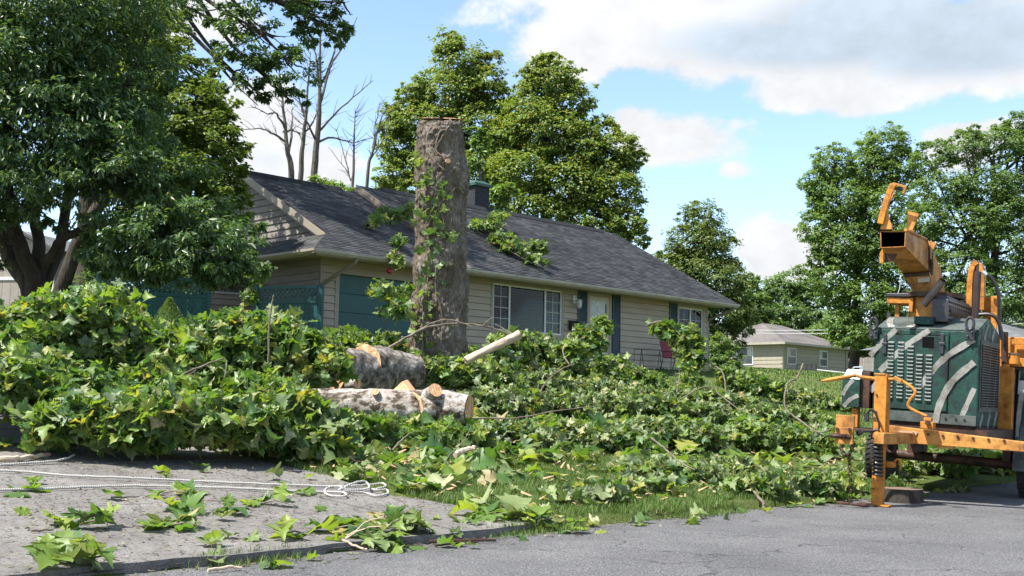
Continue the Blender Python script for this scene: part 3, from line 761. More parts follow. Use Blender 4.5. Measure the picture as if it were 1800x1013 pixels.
E0, E1, E2, E3 = (-ov, -ov, ZE), (X1+ov, -ov, ZE), (X1+ov, D_+ov, ZE), (-ov, D_+ov, ZE)
A0, A1 = (D_/2-.4, D_/2, zr_), (X1-D_/2+.6, D_/2, zr_)
if A1[0] < A0[0]+.3: A0, A1 = (X1/2-.4, D_/2, zr_), (X1/2+.4, D_/2, zr_)
MB().add([E0, E1, E2, E3, A0, A1], [(0, 1, 5, 4), (1, 2, 5), (2, 3, 4, 5), (3, 0, 4), (3, 2, 1, 0)]).build('roof', M['shingle_brown'], fh)
MB().box((-ov-.02, -ov-.03, ZE-.16), (X1+ov+.02, -ov+.0, ZE+.02)).box((-ov-.03, -ov, ZE-.16), (-ov, D_+ov, ZE+.02)).box((X1+ov, -ov, ZE-.16), (X1+ov+.03, D_+ov, ZE+.02)).build('fascia', M['beige_trim'], fh, kind='stuff')
MB().box((-ov, -ov, ZE-.16), (X1+ov, 0, ZE-.13)).box((-ov, 0, ZE-.16), (0, D_, ZE-.13)).build('soffit', M['beige_trim'], fh, kind='stuff')
MB().box((-.02, -.035, -.4), (.09, .0, ZE-.15)).box((X1-.09, -.035, -.4), (X1+.02, 0, ZE-.15)).build('corner_trim', M['beige_trim'], fh, kind='stuff')
ds2 = MB(); ds2.bar((X1-.4, -.06, -.3), (X1-.4, -.06, ZE-.3), .08, .06).bar((X1-.4, -.06, ZE-.3), (X1+.3, -ov+.03, ZE-.14), .08, .06); ds2.build('downspout', M['beige_trim'], fh)
# black metal ramp gate, mulch heap, fence wire
gx = (20.609, 80.000, 3.037); gy = (21.724, 79.000, 2.877); zt_ = (20.619, 80.000, 4.181)[2]-gx[2]
a, b = Vector(gx), Vector(gy); ang = math.atan2((b-a).y, (b-a).x); Ln = math.hypot((b-a).x, (b-a).y)
rg = empty('ramp_gate', a, (0, 0, ang), 'black metal trailer gate standing on the lawn before the beige bungalow', 'gate')
f = MB()
for x in (0, Ln*.25, Ln*.5, Ln*.75, Ln): MB().box((x-.035, -.03, -.2), (x+.035, .03, zt_)).build('upright', M['black'], rg)
for z in (.1, zt_*.5, zt_-.03): MB().box((.035, -.025, z-.035), (Ln-.035, .025, z+.035)).build('rail', M['black'], rg)
mg_ = (20.221, 84.000, 3.107)
mh = empty('mulch_heap', (mg_[0], mg_[1], mg_[2]-.3), (0, 0, 0), 'small heap of fresh tan mulch before the beige bungalow', 'mulch heap')
r = np.random.default_rng(6); V = []; F = []
nn = 22
for i in range(8):
    for j in range(nn):
        a = 2*math.pi*j/nn; R = (1.5*(1-i/7.5))*(1+.15*math.sin(3*a+i)+.08*r.random()); V.append((R*math.cos(a), R*.7*math.sin(a), 1.0*math.sin(i/7*1.57)**1.1+.05*r.random()))
for i in range(7):
    for j in range(nn): F.append((i*nn+j, i*nn+(j+1) % nn, (i+1)*nn+(j+1) % nn, (i+1)*nn+j))
F.append(tuple(range(7*nn, 8*nn)))
me = bpy.data.meshes.new('mulch'); me.from_pydata(V, [], F); me.update(); me.materials.append(mat('mulch', (.46, .30, .17), (.30, .19, .10), 9, .9, bmp=.8)); link('mulch', me, mh)
MB().tube([(21.967, 80.000, 3.796), (23.652, 78.000, 3.530), (25.764, 76.000, 3.206)], .035, 5).build('guard_wire', M['white'], label='pale wire running right from the black gate', cat='wire')
for i, (p, q, s_, lab) in enumerate([((17.685, 88.000, 7.015), (36.049, 70.000, 7.137), .35, 'upper pale overhead wire crossing the trees at the right'), ((18.086, 90.000, 6.917), (37.072, 72.000, 7.085), .4, 'lower pale overhead wire crossing the trees at the right'), ((20.388, 92.000, 8.926), (38.184, 74.000, 9.625), .5, 'faint high overhead wire behind the chipper chute')]):
    P = [Vector(p).lerp(Vector(q), k/16)+Vector((0, 0, -s_*4*(k/16)*(1-k/16)+s_*.2)) for k in range(17)]
    MB().tube(P, .03 if i < 2 else .018, 5).build('overhead_wire', mat('wire_grey%d' % i, (.45, .46, .46), (.4, .4, .4), 2, .5) if i < 2 else M['black'], label=lab, cat='wire', group='overhead wires')
# second house and board fence between bungalow and chipper
hb_ = (34.144, 108.000, 5.352)
h2 = empty('neighbour_house', (hb_[0], hb_[1], hz(hb_[0], hb_[1])), FROT, 'house with pinkish brown gable roof behind a grey board fence', 'house')
zt2 = (34.186, 108.000, 8.232)[2]-hz(hb_[0], hb_[1]); ze2 = (33.325, 108.000, 6.167)[2]-hz(hb_[0], hb_[1])
MB().box((-2.2, 0, -.5), (7, 9, ze2)).build('wall', M['beige'], h2)
MB().add([(-2.8, -.6, ze2), (7.6, -.6, ze2), (7.6, 9.6, ze2), (-2.8, 9.6, ze2), (1.5, 4.5, zt2), (7.6, 4.5, zt2)], [(0, 1, 5, 4), (2, 3, 4, 5), (3, 0, 4), (1, 2, 5), (3, 2, 1, 0)]).build('roof', M['shingle_brown'], h2)
MB().box((-2.8, -.63, ze2-.2), (7.6, -.6, ze2+.02)).build('fascia', M['white'], h2)
fa2, fb2 = (27.379, 90.000, 3.622), (30.192, 84.000, 3.281); a, b = Vector(fa2), Vector(fb2); ang = math.atan2((b-a).y, (b-a).x); Ln = math.hypot((b-a).x, (b-a).y); hf = (27.399, 90.000, 5.094)[2]-a.z
bf = empty('board_fence', a, (0, 0, ang), 'weathered grey board fence behind the chipper tank', 'fence'); gw_ = mat('grey_boards', (.26, .235, .21), (.19, .17, .15), 8, .85, rnd=.15)
bm_ = MB().box((0, 0, -1), (.135, .03, hf)).mesh('board', gw_)
for k in range(int(Ln/.145)):
    o = link('board', bm_, bf); o.location = (k*.145, random.uniform(-.008, .008), random.uniform(-.03, .03))
MB().box((0, .03, hf*.3), (Ln, .08, hf*.3+.1)).box((0, .03, hf*.85), (Ln, .08, hf*.85+.1)).build('rail', gw_, bf, kind='stuff')
# grey roof at the right edge
h3p = (29.611, 62.000, 3.737); z0_ = hz(h3p[0], h3p[1]); zt3 = (29.215, 62.000, 6.405)[2]-z0_; ze3 = (27.450, 60.000, 4.493)[2]-z0_
h3 = empty('neighbour_house', (h3p[0], h3p[1], z0_), FROT, 'house with grey shingle roof at the right edge behind the chipper', 'house')
MB().box((-3.5, -1, -.5), (9, 8, ze3)).build('wall', M['siding'], h3)
MB().add([(-4.2, -1.7, ze3), (9.6, -1.7, ze3), (9.6, 8.7, ze3), (-4.2, 8.7, ze3), (.8, 3.5, zt3), (9.6, 3.5, zt3)], [(0, 1, 5, 4), (2, 3, 4, 5), (3, 0, 4), (1, 2, 5), (3, 2, 1, 0)]).build('roof', M['shingle_grey'], h3)
# barn shed at the far left behind the dark tree
sp = (-15.088, 34.000, 3.418); z0_ = hz(sp[0], sp[1])
sh = empty('shed', (sp[0], sp[1], z0_), (0, 0, R_(-14)), 'tan shed with white trim half hidden behind the dark tree stems', 'shed')
px2m = 34/1950
zt_s = (-15.253, 34.000, 6.062)[2]-z0_; zb1 = (-14.588, 34.000, 5.257)[2]-z0_; zb0 = (-14.548, 34.000, 4.604)[2]-z0_
tan = mat('tan_panel', (.32, .275, .24), (.27, .23, .20), 4, .75, rnd=.05)
wl_ = MB().box((-2.6, .03, -.5), (1.1, 3.4, zb1)).prism([(-2.6, .03, zb1), (1.1, .03, zb1), (1.0, .03, zb1+.25), (-.1, .03, zt_s-.1), (-1.4, .03, zt_s-.1), (-2.5, .03, zb1+.25)], (0, 3.3, 0)).build('wall', tan, sh)
for x in np.arange(-2.5, 1.0, .3):
    MB().box((x, -.0, -.3), (x+.29, .028, zb0)).build('panel_board', tan, wl_); MB().box((x, 0, zb0+.1), (x+.29, .028, min(zb1, zb1))).build('panel_board', tan, wl_)
MB().box((-2.62, -.03, zb0), (1.12, .03, zb0+.10)).build('trim_band', M['white'], sh); MB().box((-2.62, -.03, zb1), (1.12, .03, zb1+.12)).build('trim_band', M['white'], sh)
MB().box((1.0, -.035, -.3), (1.14, .03, zb0)).build('corner_board', M['white'], sh)
MB().bar((.0, -.1, zt_s), (1.25, -.1, zb1+.2), .12, .10, (0, 1, 0)).bar((-1.5, -.1, zt_s), (0, -.1, zt_s), .12, .10, (0, 1, 0)).build('eave_board', tan, sh, kind='stuff')
MB().hexa([(-1.5, -.2, zt_s), (.0, -.2, zt_s), (.0, 3.6, zt_s), (-1.5, 3.6, zt_s)], [(-1.4, -.2, zt_s+.05), (-.05, -.2, zt_s+.05), (-.05, 3.6, zt_s+.05), (-1.4, 3.6, zt_s+.05)]).hexa([(0, -.2, zt_s), (1.3, -.2, zb1+.2), (1.3, 3.6, zb1+.2), (0, 3.6, zt_s)], [(0, -.2, zt_s+.06), (1.34, -.2, zb1+.25), (1.34, 3.6, zb1+.25), (0, 3.6, zt_s+.06)]).build('roof', M['shingle_grey'], sh, kind='stuff')

# ------------------------------------------------------------------ wood chipper parked at the kerb
def paint_material(name, c1, rust, thr=.66, c2=None):
    m, t, b = new_mat(name); v = coords(t)
    f = tex_noise(t, v, 2.2, 6, .6); f2 = tex_noise(t, v, 9, 10, .7); f3 = tex_noise(t, v, 40, 4, .7)
    col = ramp(t, f, [(.3, c1), (.7, c2 or tuple(x*.78 for x in c1))])
    col = mixc_(t, ramp(t, f2, [(thr, (0, 0, 0)), (thr+.1, (.85, .85, .85))]), col, rust)
    col = mixc_(t, .35, col, ramp(t, f3, [(.35, (.6, .58, .55)), (.6, (1.1, 1.1, 1.1))]), 'MULTIPLY')
    f5 = tex_noise(t, v, 3.5, 9, .75)
    col = mixc_(t, 1.0, col, ramp(t, f5, [(.38, (.45, .42, .40)), (.56, (1.05, 1.05, 1.05))]), 'MULTIPLY')
    t.links.new(col, b.inputs['Base Color']); b.inputs['Specular IOR Level'].default_value = .4
    t.links.new(ramp(t, f2, [(.4, (.55, .55, .55)), (.7, (.85, .85, .85))]), b.inputs['Roughness'])
    bump(t, b, f3, .15, .004); return m
M['orange'] = paint_material('orange_paint', (.60, .235, .022), (.13, .055, .025), .57, (.50, .20, .03))
M['orange_worn'] = paint_material('worn_orange_paint', (.56, .26, .055), (.15, .06, .025), .56, (.46, .20, .045))
M['rust'] = paint_material('rusty_steel', (.085, .038, .022), (.03, .015, .01), .5)
M['tank_green'] = paint_material('camouflage_paint', (.006, .062, .040), (.012, .015, .023), .49, (.005, .044, .030))
M['stripe'] = paint_material('pale_stripe_paint', (.30, .30, .27), (.22, .22, .20), .62)
M['greygreen'] = paint_material('grey_green_paint', (.085, .105, .095), (.06, .07, .07), .6)
M['steel'] = mat('dark_steel', (.03, .03, .032), (.05, .045, .04), 14, .45, metal=.6, bmp=.2)
M['guard'] = mat('guard_paint', (.022, .023, .027), (.034, .035, .04), 9, .42)
M['rubber'] = mat('tyre_rubber', (.014, .014, .014), (.024, .023, .022), 10, .85, bmp=.3, bscale=60)
M['hose'] = mat('black_hose', (.01, .01, .011), (.016, .016, .017), 20, .4)
M['alu'] = mat('pale_metal', (.5, .53, .56), (.4, .43, .46), 6, .35, metal=.4)
M['pipe'] = mat('burnt_pipe', (.20, .165, .14), (.12, .09, .07), 8, .5, metal=.5, bmp=.2)
M['void'] = mat('void_black', (.004, .004, .004), (.006, .006, .006), 3, .95, spec=.1)  # near-black stands in for unlit depth in openings and gaps
CHR = (0, R_(3.0), R_(-34.0))
cp = empty('wood_chipper', (4.34, 13.2, 0), CHR, 'orange and dark green striped wood chipper trailer parked on the road with raised chute', 'wood chipper')
def pan(name, m, p, q, u0, u1, parent=cp, bev=.006, **k):
    """box between two front corners p, q (same depth) running from u0 back to u1"""
    return MB().box((p[0], u0, p[2]), (q[0], u1, q[2])).build(name, m, parent, bev=bev, **k)
def strip(pts, wd, nrm, y):
    """painted band following pts on a face"""
    P = smooth_path(pts, 4); n = Vector(nrm); V = []; F = []
    for i, p in enumerate(P):
        d = (P[min(i+1, len(P)-1)]-P[max(i-1, 0)]).normalized(); x = d.cross(n).normalized()*wd/2*(1+.12*math.sin(i*2.1))
        V += [p-x+n*y, p+x+n*y]
    for i in range(len(P)-1): F.append((2*i, 2*i+1, 2*i+3, 2*i+2))
    return MB().add(V, F)
# engine enclosure: straight front, ridged top
BL, BR, U0, U1 = -.40, .86, 1.0, 2.3
prof = [(U0, .985), (U0, 2.14), (1.6, 2.33), (U1, 2.16), (U1, .97)]
eb = MB().prism([(BL, u, z) for u, z in prof], (BR-BL, 0, 0)).build('engine_box', M['tank_green'], cp, bev=.012)
topm = MB().hexa([(BL+.02, U0+.01, 2.150), (BR-.02, U0+.01, 2.150), (BR-.02, 1.58, 2.331), (BL+.02, 1.58, 2.331)], [(BL+.02, U0+.01, 2.156), (BR-.02, U0+.01, 2.156), (BR-.02, 1.58, 2.337), (BL+.02, 1.58, 2.337)]).build('top_sheet', M['greygreen'], eb)
dp, dq = (-0.337, 1.000, 2.068), (0.507, 1.000, 1.143)
dr = MB().box((dp[0], U0-.014, dp[2]), (dq[0], U0-.001, dq[2])).build('louvred_door', M['tank_green'], cp, bev=.004)
MB().box((dq[0]+.004, U0-.004, 1.0), (dq[0]+.012, U0-.0005, 2.12)).box((dp[0], U0-.004, dq[2]-.014), (dq[0], U0-.0005, dq[2]-.004)).box((dp[0], U0-.004, dp[2]+.004), (dq[0], U0-.0005, dp[2]+.012)).build('door_gap', M['void'], cp, kind='stuff')
wp, wq = (0.195, 0.980, 2.056), (0.333, 0.980, 1.922)
MB().box((wp[0], U0-.018, wp[2]), (wq[0], U0-.013, wq[2])).build('dark_opening', M['void'], dr)  # black plate stands in for the darkness of an opening
lo_c = [(-0.183, 0.980, 1.696)[0], (-0.060, 0.980, 1.702)[0], (0.059, 0.980, 1.708)[0], (0.169, 0.980, 1.713)[0], (0.285, 0.980, 1.719)[0]]
z_top = (0.050, 0.980, 1.965)[2]; dz = (z_top-(0.074, 0.980, 1.254)[2])/15.5
lm = None
M['louvre'] = paint_material('louvre_sunlit_paint', (.16, .19, .175), (.06, .07, .07), .6)  # lighter than the door: sun on the louvre tops put into the colour
for ci, c in enumerate(lo_c):
    for k in range(16):
        if ci > 2 and k < 3: continue
        if ci == 2 and k in (0,) : continue
        z = z_top-k*dz+(-.01 if ci > 2 else 0)
        if lm is None:
            lm = MB().add([(-.040, 0, .020), (.040, 0, .020), (.034, -.026, -.002), (-.034, -.026, -.002), (-.040, 0, -.016), (.040, 0, -.016)], [(0, 3, 2, 1), (3, 4, 5, 2), (0, 4, 3), (1, 2, 5)]).mesh('louvre', M['louvre'])
            for p_ in lm.polygons: p_.material_index = 0
        o = link('louvre', lm, dr); o.location = (c, U0-.0135, z)
FN = (0, -1, 0)
for pts, wd, y in [
    ([(-0.445, 1.000, 1.786), (-0.328, 1.000, 1.937), (-0.129, 1.000, 2.139)], .065, .0165), ([(-0.316, 1.000, 1.597), (-0.030, 1.000, 1.912), (0.273, 1.000, 2.138)], .07, .0165),
    ([(-0.428, 1.000, 1.336), (-0.319, 1.000, 1.488)], .07, .0165), ([(0.173, 1.000, 1.423), (0.324, 1.000, 1.637), (0.506, 1.000, 1.836), (0.804, 1.000, 2.043)], .075, .0165),
    ([(0.378, 1.000, 1.001), (0.431, 1.000, 1.243), (0.569, 1.000, 1.524), (0.812, 1.000, 1.766)], .08, .0165), ([(0.657, 1.000, 1.016), (0.718, 1.000, 1.186), (0.821, 1.000, 1.448)], .06, .004),
    ([(0.008, 1.000, 1.001), (0.040, 1.000, 1.095)], .06, .004)]:
    strip(pts, wd, FN, y).build('painted_stripe', M['stripe'], cp)
MB().box((BL+.01, U0-.006, .99), (BR-.01, U0-.0008, dq[2]-.03)).build('lower_panel', M['greygreen'], cp, bev=.003)
strip([(.0, 1.05, 2.163), (.12, 1.3, 2.243), (.26, 1.57, 2.328)], .09, (0, -.3, .95), .012).build('painted_stripe', M['stripe'], eb)
strip([(-.2, 1.03, 2.156), (-.3, 1.3, 2.243), (-.33, 1.5, 2.306)], .08, (0, -.3, .95), .012).build('painted_stripe', M['stripe'], eb)
# side face: framed cooler grille
gp = MB().box((BR, 1.07, 1.16), (BR+.012, 2.22, 2.05)).build('grille_panel', M['greygreen'], cp, bev=.004)
MB().box((BR+.0125, 1.13, 1.22), (BR+.015, 2.16, 1.99)).build('grille_void', M['void'], gp)
mg = MB()
for k in range(25): z = 1.22+.77*k/24; mg.box((BR+.016, 1.13, z-.0055), (BR+.022, 2.16, z+.0055))
for k in range(15): u = 1.13+1.03*k/14; mg.box((BR+.017, u-.006, 1.22), (BR+.024, u+.006, 1.99))
mg.build('grille_mesh', M['guard'], gp, kind='stuff')
for (u0, u1_) in ((1.45, 1.62), (1.85, 2.02)):       # pale paint on the bars
    ms = MB()
    for k in range(25):
        z = 1.22+.77*k/24; uu = u0+(u1_-u0)*k/24
        ms.box((BR+.0245, uu-.03, z-.006), (BR+.0255, uu+.03, z+.006))
    ms.build('painted_stripe', M['stripe'], gp, kind='stuff')
for pts in ([(BR, 1.28, 2.06), (BR, 1.5, 2.27)], [(BR, 1.75, 2.07), (BR, 1.9, 2.22)], [(BR, 1.15, .985), (BR, 1.32, 1.14)], [(BR, 1.6, .985), (BR, 1.76, 1.14)], [(BR, 2.0, .985), (BR, 2.25, 1.3), (BR, 2.27, 1.9)]):
    strip(pts, .08, (1, 0, 0), .004).build('painted_stripe', M['stripe'], cp)
# latches and lifting eyes
for px_ in ((-0.261, 0.970, 1.996), (0.433, 0.970, 2.021)):
    MB().box((px_[0]-.02, U0-.035, px_[2]-.17), (px_[0]+.02, U0-.015, px_[2]+.08)).box((px_[0]-.035, U0-.045, px_[2]-.06), (px_[0]+.035, U0-.03, px_[2]-.03)).build('latch', M['guard'], cp, bev=.004)
for e in ((-0.405, 0.950, 2.172), (0.757, 0.950, 2.205)):
    R0, pts = .05, []
    for k in range(13): a = math.pi*2*k/12; pts.append((e[0]+.045*math.sin(a), .955, e[2]+.03+.075*math.cos(a)))
    MB().tube(pts, .018, 8, False).build('lifting_eye', M['guard'], cp, True)
    MB().box((e[0]-.055, .95, e[2]-.17), (e[0]+.055, .985, e[2]-.02)).lathe([(.016, -.02), (.016, .02)], (e[0]-.02, .94, e[2]-.13), 6, 'y').lathe([(.016, -.02), (.016, .02)], (e[0]+.03, .94, e[2]-.08), 6, 'y').build('eye_bracket', M['guard'], cp, bev=.006)
b1 = MB()
for x in (-.3, -.05, .2, .45, .7): b1.lathe([(.012, -.01), (.012, .006)], (x, U0-.004, 2.07), 6, 'y')
for x in (.5, .62, .72): b1.lathe([(.014, -.014), (.014, .006)], (x, U0-.004, 1.06), 6, 'y')
b1.build('bolts', M['steel'], cp, kind='stuff')
# exhaust guard, riser and pipe on top
pan('exhaust_riser', M['tank_green'], (0.056, 1.100, 2.318), (0.288, 1.100, 2.216), 1.1, 1.3)
p, q = (0.247, 1.200, 2.546), (0.421, 1.200, 2.262)
x0, x1, z0, z1 = p[0], q[0]+.02, q[2], p[2]
gb = MB().box((x0, 1.2, z0), (x1, 1.24, z1)).hexa([(x0, 1.2, z1), (x1, 1.2, z1), (x1, 2.55, z1), (x0, 2.55, z1)], [(x0+.05, 1.25, z1+.05), (x1-.03, 1.25, z1+.05), (x1-.03, 2.5, z1+.05), (x0+.05, 2.5, z1+.05)]).box((x0, 2.51, z0), (x1, 2.55, z1)).build('exhaust_guard', M['guard'], cp, bev=.005)
bars = MB()
for k in range(6):
    z = z0+(z1-z0)*k/5; bars.box((x1-.012, 1.24, z-.014), (x1, 2.51, z+.014)); bars.box((x0, 1.24, z-.014), (x0+.012, 2.51, z+.014))
for k in range(1, 12): u = 1.24+1.27*k/12; bars.box((x1-.010, u-.02, z0), (x1-.002, u+.02, z1))
bars.build('guard_slats', M['guard'], gb, kind='stuff')
MB().tube([((x0+x1)/2, 1.3, (z0+z1)/2), ((x0+x1)/2, 2.45, (z0+z1)/2)], .11, 14).build('muffler', M['rust'], cp, True)
a, b = Vector((0.133, 1.250, 2.476)), Vector((0.382, 1.150, 2.781))
ex = MB().tube([a, b], .047, 16, False).build('exhaust_pipe', M['pipe'], cp, True)
MB().tube([b-(b-a)*.12, b+(b-a)*.005], [.02, .041], 14).build('pipe_mouth', M['void'], ex)
# platform behind the box front
pan('control_deck', M['orange'], (-0.458, 1.700, 2.601), (-0.115, 1.700, 2.523), 1.7, 2.2)
pan('deck_pad', M['guard'], (-0.462, 1.680, 2.657), (-0.106, 1.680, 2.612), 1.68, 2.22)
MB().bar((-0.341, 1.800, 2.528), (-0.340, 1.800, 2.306), .05, .05).bar((-0.460, 1.800, 2.310), (-0.244, 1.800, 2.312), .03, .03).bar((-0.143, 1.720, 2.532), (-0.146, 1.720, 2.419), .06, .05).build('deck_leg', M['orange'], cp, kind='stuff')
MB().tube(smooth_path([(-0.318, 1.700, 2.649), (-0.292, 1.700, 2.741), (-0.288, 1.700, 2.840), (-0.265, 1.700, 2.809)], 3), .008, 6).build('lever', M['alu'], cp)
MB().bar((-0.484, 1.900, 2.410), (-0.480, 1.900, 2.309), .035, .04).bar((-0.273, 1.900, 2.407), (-0.270, 1.900, 2.299), .035, .04).build('deck_stop', M['guard'], cp, kind='stuff')
# turntable flange
tcn = Vector((0.063, 2.000, 2.650))
MB().lathe([(.40, -.03), (.40, .03), (.33, .035)], tcn, 26).build('turntable', M['rust'], cp)
MB().lathe([(.30, -.7), (.30, -.03)], tcn, 20).build('discharge_neck', M['orange_worn'], cp, True)
# --- discharge chute, four rings lofted: left-top, right-top, right-bottom, left-bottom
rings = [[(-0.267, 0.600, 3.338), (0.049, 0.600, 3.332), (0.045, 0.600, 3.141), (-0.253, 0.600, 3.130)],
         [(-0.297, 1.750, 3.366), (0.041, 1.750, 3.346), (0.073, 1.700, 2.955), (-0.254, 1.700, 2.924)],
         [(-0.157, 2.150, 3.057), (0.118, 2.150, 3.034), (0.095, 1.750, 2.809), (-0.188, 1.750, 2.777)],
         [(-0.079, 2.250, 2.678), (0.165, 2.250, 2.682), (0.136, 1.780, 2.640), (-0.125, 1.780, 2.636)]]
def loft(mb, rs, close=True):
    k = len(mb.v)
    for r in rs: mb.v += [tuple(p) for p in r]
    for i in range(len(rs)-1):
        for j in range(4):
            a, b = k+i*4+j, k+i*4+(j+1) % 4; mb.f.append((a, b, b+4, a+4))
    return mb
ch1 = loft(MB(), rings[:2]); 
c0 = sum((Vector(p) for p in rings[0]), Vector())/4
inn = [tuple(c0+(Vector(p)-c0)*.93) for p in rings[0]]
k = len(ch1.v); ch1.v += inn
for j in range(4): ch1.f.append((j, k+j, k+(j+1) % 4, (j+1) % 4))
cs = ch1.build('chute', M['orange_worn'], cp)
inb = [tuple(Vector(p)*.5+Vector(qq)*.5+Vector((0, .02, 0))) for p, qq in zip(inn, [tuple(sum((Vector(x) for x in rings[1]), Vector())/4+(Vector(p)-sum((Vector(x) for x in rings[1]), Vector())/4)*.9) for p in rings[1]])]
iv = loft(MB(), [inn, inb]); iv.f.append((7, 6, 5, 4)); iv.build('chute_inside', M['void'], cs)
loft(MB(), [rings[1], rings[2], rings[3]]).build('chute_elbow', M['orange_worn'], cp, kind=None)
def ringband(r, sc_, wd, m, nm, d):
    c = sum((Vector(p) for p in r), Vector())/4; d = Vector(d)
    o = [c+(Vector(p)-c)*sc_ for p in r]; mb = MB()
    return loft(mb, [[p-d*wd for p in o], [p+d*wd for p in o]]).build(nm, m, cp)
ringband(rings[1], 1.05, .03, M['rust'], 'hinge_band', (Vector(rings[1][2])-Vector(rings[0][2])).normalized())
ringband(rings[0], 1.04, .012, M['orange'], 'chute_rim', (0, 1, 0))
MB().prism([(0.046, 1.700, 3.362), (0.155, 1.700, 3.330), (0.114, 1.700, 3.241), (0.071, 1.700, 3.264)], (0, .06, 0)).build('hinge_ear', M['orange_worn'], cp)
MB().bar((0.080, 1.660, 3.258), (0.102, 1.640, 2.941), .018, .018).bar((0.117, 1.660, 3.243), (0.126, 1.640, 2.888), .014, .014).tube([(0.119, 1.640, 3.106), (0.125, 1.640, 2.911)], .02, 8).build('hinge_rod', M['rust'], cp, kind='stuff')
MB().prism([(-0.069, 1.700, 2.864), (0.083, 1.700, 2.879), (0.085, 1.700, 2.812), (-0.059, 1.700, 2.803)], (0, -.012, 0)).build('worn_label', mat('faded_label', (.42, .38, .30), (.36, .30, .22), 25, .6), cp)
MB().prism([(-0.259, 1.720, 2.918), (0.076, 1.720, 2.949), (0.077, 1.720, 2.904), (-0.243, 1.720, 2.873)], (0, -.02, 0)).build('joint_plate', M['rust'], cp)
# lower lip of the chute
MB().prism([(-0.244, 0.580, 3.056), (-0.075, 0.700, 3.069), (-0.094, 0.700, 3.019), (-0.137, 0.660, 2.964), (-0.204, 0.600, 2.944), (-0.248, 0.580, 2.956)], (0, .02, 0)).build('chute_lip', M['rust'], cp)
MB().prism([(-0.250, 0.550, 3.052), (-0.217, 0.550, 3.116), (-0.201, 0.550, 3.052), (-0.204, 0.550, 2.945), (-0.245, 0.550, 2.931)], (0, .06, 0)).build('lip_cheek', M['orange'], cp)
# deflector arm above the mouth
A = [(-0.253, 0.550, 3.424), (-0.220, 0.550, 3.581), (-0.164, 0.550, 3.787), (-0.107, 0.550, 3.921)]
m = MB()
for p, q in zip(A, A[1:]): m.bar(p, q, .075, .05, (0, 1, 0))
m.build('deflector_arm', M['orange'], cp, bev=.006)
MB().prism([(-0.260, 0.570, 3.363), (-0.247, 0.570, 3.413), (-0.191, 0.570, 3.598), (-0.167, 0.570, 3.504), (-0.122, 0.570, 3.417), (-0.120, 0.570, 3.360)], (0, .05, 0)).build('arm_gusset', M['orange_worn'], cp)
MB().bar((-0.114, 0.550, 3.929), (0.040, 0.550, 3.879), .03, .03).bar((0.039, 0.550, 3.886), (0.015, 0.550, 3.795), .035, .03).build('arm_tip', M['orange_worn'], cp, bev=.004)
MB().tube([(-0.096, 0.570, 3.874), (0.008, 0.570, 3.848)], .014, 8).build('lock_pin', M['guard'], cp)
MB().bar((-0.111, 0.500, 3.834), (-0.135, 0.500, 3.735), .012, .012).bar((-0.083, 0.500, 3.826), (-0.114, 0.500, 3.727), .012, .012).bar((-0.111, 0.500, 3.834), (-0.083, 0.500, 3.826), .012, .012).bar((-0.135, 0.500, 3.735), (-0.107, 0.500, 3.727), .012, .012).build('arm_bracket', M['orange_worn'], cp)
MB().prism([(0.020, 0.750, 3.361), (0.088, 0.750, 3.374), (0.161, 0.750, 3.572), (0.025, 0.750, 3.612)], (.0, .03, 0)).build('deflector_flap', M['orange_worn'], cp)
MB().tube([(0.039, 0.620, 3.356), (0.036, 1.650, 3.371)], .022, 8).lathe([(.03, -.02), (.03, .03)], (0.038, 0.950, 3.366), 8).build('chute_top_rail', M['orange_worn'], cp, kind='stuff')
# --- hydraulic mast
mu = 2.75
mast = MB()
L_ = [(0.379, 2.750, 2.258), (0.376, 2.750, 2.886), (0.386, 2.750, 3.060), (0.412, 2.750, 3.154), (0.456, 2.750, 3.193)]
for p, q in zip(L_, L_[1:]): mast.bar(p, q, .07, .14, (0, 1, 0))
mast.build('mast_arch', M['orange'], cp)
MB().bar((0.540, 2.750, 2.536), (0.526, 2.750, 3.044), .06, .12, (0, 1, 0)).bar((0.526, 2.750, 3.028), (0.493, 2.750, 3.170), .06, .12, (0, 1, 0)).build('mast_post', M['orange'], cp)
MB().tube([(0.462, 2.720, 2.415), (0.473, 2.720, 3.056)], .06, 14).tube([(0.473, 2.720, 3.056), (0.477, 2.720, 3.166)], .035, 12).build('hydraulic_cylinder', mat('cylinder_brown', (.045, .028, .026), (.06, .04, .036), 5, .4, metal=.3), cp, True)
pan('mast_plate', M['orange'], (0.530, 2.850, 2.724), (0.645, 2.850, 2.273), 2.85, 2.9); pan('mast_plate', M['orange'], (0.632, 2.850, 2.733), (0.717, 2.850, 2.275), 2.80, 2.84)
pan('mast_plate', M['orange'], (0.339, 2.700, 2.716), (0.444, 2.700, 2.413), 2.7, 2.74)
for pts in ([(0.570, 2.600, 3.028), (0.673, 2.600, 2.959), (0.757, 2.600, 2.782), (0.785, 2.600, 2.529), (0.790, 2.600, 2.338), (0.816, 2.600, 2.171)], [(0.568, 2.400, 2.448), (0.703, 2.400, 2.451), (0.797, 2.400, 2.385), (0.850, 2.400, 2.236), (0.867, 2.400, 2.116)]):
    MB().tube(smooth_path(pts, 5), .024, 8).build('hydraulic_hose', M['hose'], cp, True)
MB().tube([(0.555, 2.600, 3.044), (0.614, 2.600, 2.997)], .028, 8).build('hose_fitting', M['alu'], cp)
